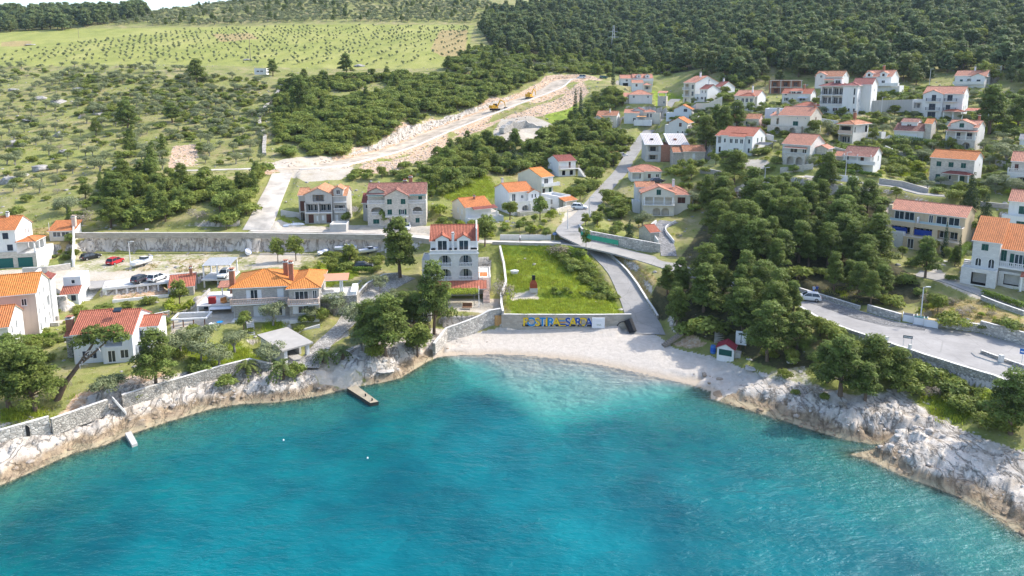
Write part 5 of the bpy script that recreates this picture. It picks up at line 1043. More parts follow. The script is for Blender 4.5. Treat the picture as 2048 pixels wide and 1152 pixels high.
h = House('stone_balcony', 'stone_house', 'three storey stone house with tiled balcony roof and arched ground floor', 'house', HILL_G)
h.vol(0, 0, 1, 9, 0, 6.3, STW, 'g', T_PNK, 'Rd .6 .8 .6 1.4;Rg .2 6.4 .5 .9', pitch=20); h.vol(.1, -.6, .75, 5, 5.6, 1.6, STW, 'G', T_PNK, 'Fg .5 .5 1.1 1.2', pitch=22, base=0); h.vol(0, -1.8, 1, 1.79, 0, 2.75, STO, 'f', None, 'Fa .3,.72 .1 1.8 2.0', par=.05)
h.balcony(0, 1, -.02, 2.76, 1.75, 'b', slab=False, rm=COP); h.porch(0, 1, -1.8, 0, 5.1, T_PNK, 's', ((.02, .06), (.34, .06), (.68, .06), (.98, .06)), 2.76, pitch=8, ps=.2); h.window('s', (.38*h.W, -.02, 2.9), 0, .9, 1.7); h.window('s', (.75*h.W, -.02, 2.9), 0, 1.2, 1.7); h.chimney(.85, 6, 9.6, BRICKC, .5, 1.2); h.done()
h = House('arch_house', 'stone_house', 'white stone house with two dark ground arches and red roof', 'house', HILL_G)
h.vol(0, 0, 1, 10, 0, 5.3, STW, 'g', T_PNK, 'Fd .42 3.0 1.9 1.1;Fd .8 3.0 1.1 1.1', pitch=25); h.vol(0.1, -1.2, .8, 1.19, 0, 2.9, STO, 'f', None, 'Fa .35,.75 .1 1.8 2.0', par=.2); h.roof('s', .12*h.W, -1.3, .9*h.W, .3, 4.3, .2, .1, T_PNK, 'porch_roof'); h.vol(1.0, 3.6, .42, 4, 0, 4.4, STO, 'G', T_PNK, 'FN .15 .6 .7 2.0;Rd .5 1.8 .8 1.2;Fd .7 1.8 .8 1.2', pitch=24); h.stairs(1.12, 2.6, 1.2, 3.6, 2.2, (0, -1)); h.done()
h = House('brown_white_b', 'white_house', 'white cottage with brown speckled roof and veranda above white street wall', 'house', HILL_G)
h.vol(0, 0, 1, 7, 0, 4.6, WH, 'g', T_WEA, 'Fd .12 2.4 .7 1.9;FN .62 2.3 .8 1.9;Fw .4 2.6 .8 1.3;Fd .2,.5 .8 .5 .5;Rg .6 2.7 .7 1.3', pitch=24, ov=.5); h.balcony(0, 1.1, 0, 2.2, 1.4, 's', rm=PALE, hh=.8)
for x in (.05, .5, .95): h.boxpart('column', x-.015, -1.3, 2.2, x+.015, -1.1, 4.55, TRIM)
h.roof('s', 0, -1.5, h.W, 0, 4.1, .3, .1, T_WEA, 'porch_roof'); h.vol(-.42, 2.0, .41, 5, 0, 3.6, STO, 'g', T_PNK, 'Fn .3 .6 .8 1.8', pitch=20); h.done()
h = House('green_shutter', 'stone_house', 'square house with orange roof, three green windows and tiled porch', 'house', HILL_G)
h.vol(0, 0, 1, 8, 0, 6.6, STO, 'g', T_OR, 'Fg .2,.48,.76 4.4 1.05 1.2;FG .2 .5 1.0 1.9;Fd .48 1.3 .6 1.1;FG .76 .3 1.0 2.1;Rd .65 4.6 .7 .7', pitch=22, mats={'R': WH}); h.porch(.38, .98, -2.4, -.05, 3.1, T_DK, 'h', ((.95, .06), (.6, .06)), 0, pitch=22); h.roof('g', .3*h.W, 4.2, .95*h.W, 6.2, 8.0, .3, .1, T_BR, 'roof_crest'); h.done()
h = House('edge_stone', 'stone_house', 'stone house with orange roof and arched terrace cut by the picture edge', 'house', HILL_G)
h.vol(0, 1.5, 1, 8, 0, 5.6, STO, 'g', T_PNK, 'Fn .12 3.4 .7 1.4', pitch=24); h.vol(-.05, -1.0, 1.1, 2.49, 0, 3.0, STW, 'f', None, 'Fa .3,.8 .2 2.4 2.0', par=.05); h.balcony(-.05, 1.05, 1.49, 3.0, 2.4, 'b', slab=False, rm=COP); h.done()
h = House('edge_small', 'white_house', 'small white house with grey roof at the picture edge above the gardens', 'house', HILL_G)
h.vol(0, 0, 1, 6, 0, 3.2, WH, 'g', m_tile('grey_tile', (.30, .29, .30)), 'Fw .5 .8 1.0 1.2', pitch=20); h.done()
h = House('beige', 'beige_villa', 'large beige villa with glazed top floor and recessed blue covered terrace')
h.vol(0, 2.6, 1, 9, 0, 7.4, BEI, 'g', T_PNK, 'Fd .13,.27 5.1 1.85 2.0;FD .56 4.9 .8 2.1;Fd .70,.86 5.1 1.95 1.9', pitch=19, ov=.3)
h.vol(.0, .6, 1, 1.99, 0, 5.3, BEI, 'f', None, 'Fv .2 2.7 3.6 1.55;Fv .5 2.6 3.4 1.8;Fv .82 2.6 3.6 1.8', par=.55, deck=COP); h.vol(.28, -1.2, .72, 1.79, 0, 2.6, BEI, 'f', None, 'FD .14 .1 1.2 2.1;Fd .75 .5 1.4 1.2', par=.25, deck=COP); h.vol(-.08, -1.2, .355, 1.79, 0, 3.2, STW, 'f', None, 'Fd .42 .8 1.4 1.1', par=.3, deck=COP)
for x0, x1 in ((.06, .30), (.36, .64)):
    mb = MB(); mb.obox(((x0+x1)/2*h.W, 1.2, 3.3), (x1-x0)*h.W*.85, .25, 1.2, m_plain('blue_cover', (.01, .05, .30), .5, .3, 2)); h.part('blue_cover', mb)
h.boxpart('divider', .40, 1.0, 4.8, .41, 2.55, 6.4, WH); h.boxpart('pier', -.02, 2.3, 4.9, .025, 3.2, 8.3, BEI); h.balcony(.03, .38, 2.5, 4.76, 1.5, 'g', slab=False, sides='F'); h.balcony(.44, .97, 2.5, 4.76, 1.5, 'g', slab=False, sides='F'); h.done()
h = House('garage_white', 'white_villa', 'white stone villa with arched windows above an open garage')
h.vol(0, 0, 1, 7, 2.6, 5.0, STW, 's', T_OR, 'Fg .45 3.3 1.0 1.15;FA .26 .35 .95 1.5;FA .74 .25 .95 1.7', pitch=24, ov=.25, base=2.6); h.vol(-.28, -1.9, 1.3, 1.89, 0, 2.9, STW, 'f', None, 'FK .52 .05 2.2 2.15', par=.3, deck=COP)
h.vol(1.003, 1.5, 1.9, 7, 2.6, 3.9, STW, 's', T_OR, 'Fg .06 1.6 .8 1.9;Fo .34 1.0 1.2 2.1;Fo .75 1.0 1.2 2.1', pitch=24, base=2.6); h.balcony(1.003, 2.9, 1.5, 3.35, 1.4, 'b', sides='FR'); h.porch(1.9, 2.9, -1.6, 0, 2.6, T_RED, 's', ((0, .1), (1, .1)), 0); h.vol(1.03, .4, 1.6, 1.0, 0, 2.6, STW, 'f', None, 'FK .3 .3 2.2 1.9', par=.1); h.done()
h = House('edge_white', 'white_house', 'white house with green shutters behind the garage villa at picture edge')
h.vol(0, 1.5, 1, 8, 0, 7.9, WH, 'g', T_PNK, 'Fg .3 5.3 1.5 1.6', pitch=24); h.vol(-.1, 0, 1.2, 1.49, 0, 5.0, WH, 'f', None, 'Fg .33 2.4 1.5 1.6', par=.7); h.done()
h = House('flat_stone', 'stone_hut', 'low flat roofed stone hut with two dark doors among pines', 'hut'); h.vol(0, 0, 1, 5, 0, 2.5, STG, 'f', None, 'FN .35,.75 .1 .7 1.7', par=.05); h.boxpart('roof_slab', -.06, -.4, 2.52, 1.03, 5.2, 2.7, CONP); h.boxpart('post', -.3, -.3, 0, -.28, -.2, 2.5, WOODM); h.boxpart('pergola_beam', -.32, -.35, 2.5, -.06, -.15, 2.62, WOODM); h.done()
h = House('red_hut', 'shed', 'tiny brick red shed beside the valley road', 'hut'); h.vol(0, 0, 1, 4, 0, 2.3, m_plaster('brick_red_plaster', (.42, .15, .08)), 'g', T_OR, 'FK .5 .1 .9 1.7', pitch=22); h.done()
h = House('field_hut', 'field_hut', 'white hut with dark window strip at the edge of the field', 'hut'); h.vol(0, 0, 1, 5, 0, 3.1, WH, 'f', None, 'Fd .3,.6 1.2 1.4 .8', par=.1); h.done()
h = House('garden_flat', 'garden_room', 'grey flat roofed garden room with sliding glass door among pines', 'hut'); h.vol(0, 0, 1, 5, 0, 2.9, GREYP, 'f', None, 'FD .52 .2 2.4 2.2', par=.1, deck=CON); h.done()
h = House('boathouse', 'boathouse', 'open white boathouse with flat concrete roof above the small pier', 'boathouse')
h.vol(0, 0, .12, 8.8, 0, 2.6, WH, 'n', None, ''); h.vol(.88, 0, .12, .6, 0, 2.6, WH, 'n', None, ''); h.vol(.12, 7.5, .76, 1.2, 0, 2.6, STG, 'n', None, ''); h.vol(.92, 3, .08, 5.8, 0, 2.6, WH, 'n', None, '')
h.boxpart('roof_slab', -.12, -.4, 2.6, 1.12, 9.0, 2.85, m_plain('weathered_concrete', (.39, .37, .34), .9, .22, .7)); h.boxpart('floor', .121, .1, -.3, .879, 7.4, .04, CON); h.done()
h = House('forest_hut', 'stone_hut', 'lonely grey stone hut on the wooded slope', 'hut'); h.vol(0, 0, 1, 5, 0, 3.2, STG, 's', CON, 'FK .3,.7 .8 .8 1.3', pitch=10); h.done()
h = House('flat_blue', 'flat_roofed_house', 'low bluish white block with roof terrace below the red pavilion', 'house', HILL_G); h.vol(0, 0, 1, 7, 0, 3.4, BLUISH, 'f', None, 'Fd .3,.7 1.6 .6 .8', par=.6); h.done()
h = House('red_pavilion', 'garden_pavilion', 'open garden pavilion with dark red hipped roof on the terrace', 'pavilion', HILL_G); h.vol(0, 1.5, 1, 4.5, 0, 2.4, PALE, 'n', None, 'Fa .3,.7 .3 1.6 1.6'); h.porch(-.1, 1.1, -.8, 6, 2.5, T_RED, 'h', ((.08, .06), (.92, .06)), 0, pitch=20); h.done()
h = House('transformer', 'transformer_tower', 'slim white transformer tower above the far pink roof', 'tower'); h.vol(0, 0, 1, 2.6, 0, 3.6, WH, 'f', None, 'FG .5 .1 .8 1.8', par=.1); h.done()
h = House('red_shed', 'gatehouse', 'small red roofed gatehouse built into the roadside wall', 'hut'); h.vol(0, 0, 1, 5, 0, 2.6, STO, 'g', T_RED, 'Rd .5 1.4 .6 .8', pitch=24); h.done()
h = House('podium_wall_house', 'stone_platform', 'square block masonry platform in front of the concrete house shell', 'platform'); h.vol(0, 0, 1, 4, 0, 2.6, CON, 'f', None, '', par=.4, deck=COP); h.done()
# ---------------------------------------------------------------- plants: meshes
BARK = m_plain('pine_bark', (.15, .105, .075), .95, .35, 3); BARKG = m_plain('grey_bark', (.27, .25, .22), .95, .3, 3)
L_PINE = m_leaf('pine_needles', (.145, .192, .046), .62, .42, (1.25, 1.12, .9)); L_FAR = m_leaf('forest_needles', (.13, .175, .07), .65, .35, (1.6, 1.3, .9)); L_SHR = m_leaf('shrub_leaves', (.185, .235, .055), .6, .4, (1.45, 1.2, .8))
L_OLV = m_leaf('olive_leaves', (.225, .255, .135), .45, .3, (1.15, 1.1, .95)); L_LIME = m_leaf('lime_leaves', (.30, .36, .045), .4, .4, (1.2, 1.05, .9)); L_DRK = m_leaf('dark_conifer_leaves', (.055, .090, .036), .5, .2)
L_GRY = m_leaf('dry_twigs', (.30, .26, .20), .35, .2, (1.1, 1, .9)); L_GRS = m_leaf('grass_blades', (.31, .385, .05), .4, .45, (1.35, 1.1, .8)); L_DRYG = m_leaf('dry_grass_blades', (.33, .29, .11), .4, .4, (.8, 1, .8)); L_PALM = m_leaf('palm_fronds', (.13, .17, .05), .45, .3); L_HEDGE = m_leaf('hedge_leaves', (.12, .20, .03), .5, .35, (1.6, 1.25, .8))
def leaves(lobes, n, size, rg, up=.25, droop=0, shell=(.62, 1.05), slim=1.0):
    """leaf-sized triangles spread through the lobes' shells; returns vertices, faces, tint"""
    V, T = [], []; vol = np.array([l[3]*l[4]+l[3]*l[5]+l[4]*l[5] for l in lobes]); cnt = np.maximum(8, n*vol/vol.sum()).astype(int)
    for (cx, cy, cz, rx, ry, rz, tt), k in zip(lobes, cnt):
        d = rg.normal(size=(k, 3)); d /= np.linalg.norm(d, axis=1)[:, None]; d[:, 2] = np.where(d[:, 2] < -.55, -d[:, 2], d[:, 2])
        bumpy = 1+.16*np.sin(d[:, 0]*7+cx*3)*np.sin(d[:, 1]*6+cy*2)+.12*np.sin(d[:, 2]*9+cz)
        c = np.array([cx, cy, cz])+d*np.array([rx, ry, rz])*(rg.uniform(*shell, k)*bumpy)[:, None]
        nr = d+rg.normal(scale=.55, size=(k, 3))+np.array([0, 0, up]); nr /= np.linalg.norm(nr, axis=1)[:, None]
        a = np.cross(nr, rg.normal(size=(k, 3))); a /= np.linalg.norm(a, axis=1)[:, None]; b = np.cross(nr, a); s = size*rg.uniform(.6, 1.35, k)[:, None]
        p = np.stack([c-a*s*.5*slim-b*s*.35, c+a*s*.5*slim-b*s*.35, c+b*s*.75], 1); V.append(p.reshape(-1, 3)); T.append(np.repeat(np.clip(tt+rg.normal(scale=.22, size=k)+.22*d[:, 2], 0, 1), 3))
    V = np.concatenate(V); return V, np.arange(len(V)).reshape(-1, 3), np.concatenate(T)
def tube(path, rad, seg=6):
    V, F = [], []; n = len(path)
    for i, (p, r) in enumerate(zip(path, rad)):
        p = Vector(p); d = (Vector(path[min(i+1, n-1)])-Vector(path[max(i-1, 0)])).normalized(); ax = d.orthogonal().normalized(); ay = d.cross(ax)
        for k in range(seg): V.append(tuple(p+(ax*math.cos(2*math.pi*k/seg)+ay*math.sin(2*math.pi*k/seg))*r))
    for i in range(n-1):
        for k in range(seg):
            a, b, c, d = i*seg+k, i*seg+(k+1) % seg, (i+1)*seg+(k+1) % seg, (i+1)*seg+k; F += [(a, b, c), (a, c, d)]
    return np.array(V), np.array(F)
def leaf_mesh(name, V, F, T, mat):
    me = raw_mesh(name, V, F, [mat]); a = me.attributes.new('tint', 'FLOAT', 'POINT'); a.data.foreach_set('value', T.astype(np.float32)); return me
def merge(parts):
    V, F, n = [], [], 0
    for v, f in parts: V.append(v); F.append(f+n); n += len(v)
    return np.concatenate(V), np.concatenate(F)
def both_mesh(name, crown, mat, trunk, bark):
    V, F = merge([crown[:2], trunk]); me = raw_mesh(name, V, F, [mat, bark], mi=np.r_[np.zeros(len(crown[1])), np.ones(len(trunk[1]))])
    a = me.attributes.new('tint', 'FLOAT', 'POINT'); a.data.foreach_set('value', np.r_[crown[2], np.zeros(len(trunk[0]))].astype(np.float32)); return me
def limbs(rg, base_h, lobes, lean=(0, 0), r0=.28, nb=5):
    """a trunk that forks towards some of the lobes"""
    top = Vector((lean[0], lean[1], base_h)); parts = [tube([(0, 0, -.5), (lean[0]*.3, lean[1]*.3, base_h*.45), tuple(top), (lean[0]*1.3, lean[1]*1.3, base_h*1.5)], [r0*1.15, r0*.9, r0*.7, r0*.35])]
    for l in sorted(lobes, key=lambda q: q[2])[:nb]:
        e = Vector(l[:3]); s = top*(.72+.2*rg.random()); m = s.lerp(e, .5)+Vector((0, 0, .3)); parts.append(tube([tuple(s), tuple(m), tuple(e)], [r0*.42, r0*.3, r0*.14], 5))
    return merge(parts)
def pine_lobes(rg, h, wd, n, low=.38, ls=1.0):
    L = []
    for k in range(n):
        f = (k+.5)/n; z = h*(low+(.90-low)*f+rg.uniform(-.05, .05)); rad = wd*(1.0-.72*max(0, f-.25)**1.1)*rg.uniform(.35, .95); an = k*2.4+rg.uniform(-.5, .5)
        s = wd*ls*rg.uniform(.36, .62)*(1.05-.45*f); L.append((rad*math.cos(an)*.78, rad*math.sin(an)*.78, z, s, s, s*rg.uniform(.55, .75), rg.uniform(.1, .9)))
    L.append((0, 0, h*.88, wd*.36, wd*.36, h*.11, .7)); L.append((0, 0, h*(low+.28), wd*.55, wd*.55, h*.2, .25)); return L
PM = {}
def make_kind(kind, i):
    rg = np.random.default_rng(100+i*7+sum(map(ord, kind)))
    if kind == 'pine':
        wd = [3.6, 4.2, 3.1, 3.9, 3.4][i % 5]; L = pine_lobes(rg, 10, wd, 34, .24, .64); ln = (rg.uniform(-.8, .8), rg.uniform(-.5, .5)); return leaves(L, 7200, .34, rg, .5, slim=.6), L_PINE, limbs(rg, 3.0, L, ln), BARK
    if kind == 'farpine':
        wd = [4.0, 4.6, 3.4, 4.2][i % 4]; L = pine_lobes(rg, 9.2, wd, 18, .2, .8); return leaves(L, 2000, .72, rg, .4, slim=.7), L_FAR, limbs(rg, 3.0, L, (0, 0), .25, 3), BARK
    if kind == 'youngpine':
        L = [(rg.uniform(-.25, .25)*k, rg.uniform(-.25, .25)*k, 1.6+k*1.45, 2.5-.36*k, 2.5-.36*k, 1.15, rg.uniform(.4, .8)) for k in range(6)]; return leaves(L, 3200, .42, rg, .5, slim=.6), L_PINE, limbs(rg, 3.0, L, (0, 0), .16, 3), BARK
    if kind == 'shrub':
        n = 6+i % 3; L = [(math.cos(k*2.4)*rg.uniform(.2, .75), math.sin(k*2.4)*rg.uniform(.2, .75), rg.uniform(.35, .75), rg.uniform(.4, .65), rg.uniform(.4, .65), rg.uniform(.3, .48), rg.uniform(.2, .8)) for k in range(n)]; return leaves(L, 1000, .17, rg, .3), L_SHR, limbs(rg, .3, L, (0, 0), .05, 3), BARK
    if kind == 'olive':
        L = [(math.cos(k*2.4)*rg.uniform(.5, 1.5), math.sin(k*2.4)*rg.uniform(.5, 1.5), rg.uniform(1.7, 3.2), rg.uniform(.7, 1.15), rg.uniform(.7, 1.15), rg.uniform(.55, .85), rg.uniform(.25, .8)) for k in range(9)]; return leaves(L, 1900, .24, rg, .3, slim=.6), L_OLV, limbs(rg, 1.2, L, (rg.uniform(-.3, .3), 0), .19, 5), BARKG
    if kind == 'sapling':
        L = [(math.cos(k*2.1)*.3, math.sin(k*2.1)*.3, 1.0+.3*(k % 3), .5, .5, .42, rg.uniform(.2, .8)) for k in range(4)]; return leaves(L, 170, .3, rg, .3), L_OLV, limbs(rg, .7, L, (0, 0), .06, 0), BARKG
    if kind == 'cypress':
        L = [(rg.uniform(-.1, .1), rg.uniform(-.1, .1), .9+k*1.0, .95*(1-(k/11)**1.8)+.12, .95*(1-(k/11)**1.8)+.12, .9, rg.uniform(.3, .7)) for k in range(11)]; return leaves(L, 3000, .26, rg, .8, slim=.6), L_DRK, limbs(rg, 1.0, L, (0, 0), .18, 0), BARK
    if kind == 'conifer':
        L = [(math.cos(k*2.4)*.3, math.sin(k*2.4)*.3, .9+k*.85, 2.3*(1-k/11.5), 2.3*(1-k/11.5), .75, rg.uniform(.2, .7)) for k in range(11)]; return leaves(L, 3600, .32, rg, .2, slim=.6), L_DRK, limbs(rg, 1.4, L, (0, 0), .22, 0), BARK
    if kind == 'lime':
        L = [(math.cos(k*2.4)*rg.uniform(.3, 1.0), math.sin(k*2.4)*rg.uniform(.3, 1.0), rg.uniform(.8, 1.9), rg.uniform(.5, .9), rg.uniform(.5, .9), rg.uniform(.45, .7), rg.uniform(.2, .8)) for k in range(7)]; return leaves(L, 1100, .22, rg, .3), L_LIME, limbs(rg, .6, L, (0, 0), .09, 3), BARKG
    if kind == 'leafy':
        L = [(math.cos(k*2.4)*rg.uniform(.4, 1.8), math.sin(k*2.4)*rg.uniform(.4, 1.8), rg.uniform(2.4, 5.2), rg.uniform(.9, 1.5), rg.uniform(.9, 1.5), rg.uniform(.8, 1.3), rg.uniform(.2, .8)) for k in range(10)]; return leaves(L, 2400, .33, rg, .3), L_SHR, limbs(rg, 2.0, L, (0, 0), .18, 5), BARK
    if kind == 'twiggy':
        L = [(math.cos(k*2.4)*.6, math.sin(k*2.4)*.6, rg.uniform(.5, 1.2), .6, .6, .5, rg.uniform(.3, .8)) for k in range(5)]; return leaves(L, 420, .26, rg, .6, slim=.22), L_GRY, limbs(rg, .5, L, (0, 0), .06, 5), BARKG
    if kind == 'hedge':
        L = [(x, y, .55, .36, .36, .55, rg.uniform(.3, .8)) for x in np.linspace(-.8, .8, 5) for y in (-.15, .15)]; return leaves(L, 1500, .13, rg, .4), L_HEDGE, limbs(rg, .3, L, (0, 0), .04, 0), BARK
VARS = {'pine': 5, 'farpine': 4, 'youngpine': 3, 'shrub': 5, 'olive': 4, 'sapling': 3, 'cypress': 2, 'conifer': 2, 'lime': 3, 'leafy': 3, 'twiggy': 3, 'hedge': 2}
BASEH = {'pine': 10, 'farpine': 10, 'youngpine': 10, 'shrub': 1.15, 'olive': 3.7, 'sapling': 2.0, 'cypress': 11.5, 'conifer': 10, 'lime': 2.4, 'leafy': 6, 'twiggy': 1.6, 'hedge': 1.05}
def kmesh(kind, i, what):
    k = (kind, i)
    if k not in PM:
        c, m, t, b = make_kind(kind, i); PM[k] = {'crown': leaf_mesh('crown', *c, m), 'trunk': raw_mesh('trunk', t[0], t[1], [b], True), 'both': both_mesh(kind, c, m, t, b)}
    return PM[k][what]
NAMES = {'pine': 'pine_tree', 'farpine': 'pine_tree', 'youngpine': 'pine_tree', 'shrub': 'shrub', 'olive': 'olive_tree', 'sapling': 'olive_sapling', 'cypress': 'cypress_tree', 'conifer': 'conifer_tree', 'lime': 'lime_green_bush', 'leafy': 'broadleaf_tree', 'twiggy': 'dry_bush', 'hedge': 'hedge'}
CATS = {'pine_tree': 'tree', 'shrub': 'shrub', 'olive_tree': 'tree', 'olive_sapling': 'sapling', 'cypress_tree': 'tree', 'conifer_tree': 'tree', 'lime_green_bush': 'bush', 'broadleaf_tree': 'tree', 'dry_bush': 'bush', 'hedge': 'hedge'}
NCOUNT = {}
def plant(kind, P, h, label, group=None, wide=1.0, rz=None, parts=None, lean=None):
    nm = NAMES[kind]; i = random.randrange(VARS[kind]); s = h/BASEH[kind]; rz = random.uniform(0, 6.28) if rz is None else rz; NCOUNT[nm] = NCOUNT.get(nm, 0)+1
    t = proj(*P)[2]; parts = (t < 150 and h > 2.2) if parts is None else parts
    if parts:
        o = empty(nm, P, rz, label, CATS[nm], group); link('trunk', kmesh(kind, i, 'trunk'), o); link('crown', kmesh(kind, i, 'crown'), o)
    else: o = tag(link(nm, kmesh(kind, i, 'both'), None, P), label, CATS[nm], group); o.rotation_euler = (0, 0, rz)
    o.scale = (s*wide, s*wide, s)
    if lean: o.rotation_euler = (lean[0], lean[1], rz)
    return o
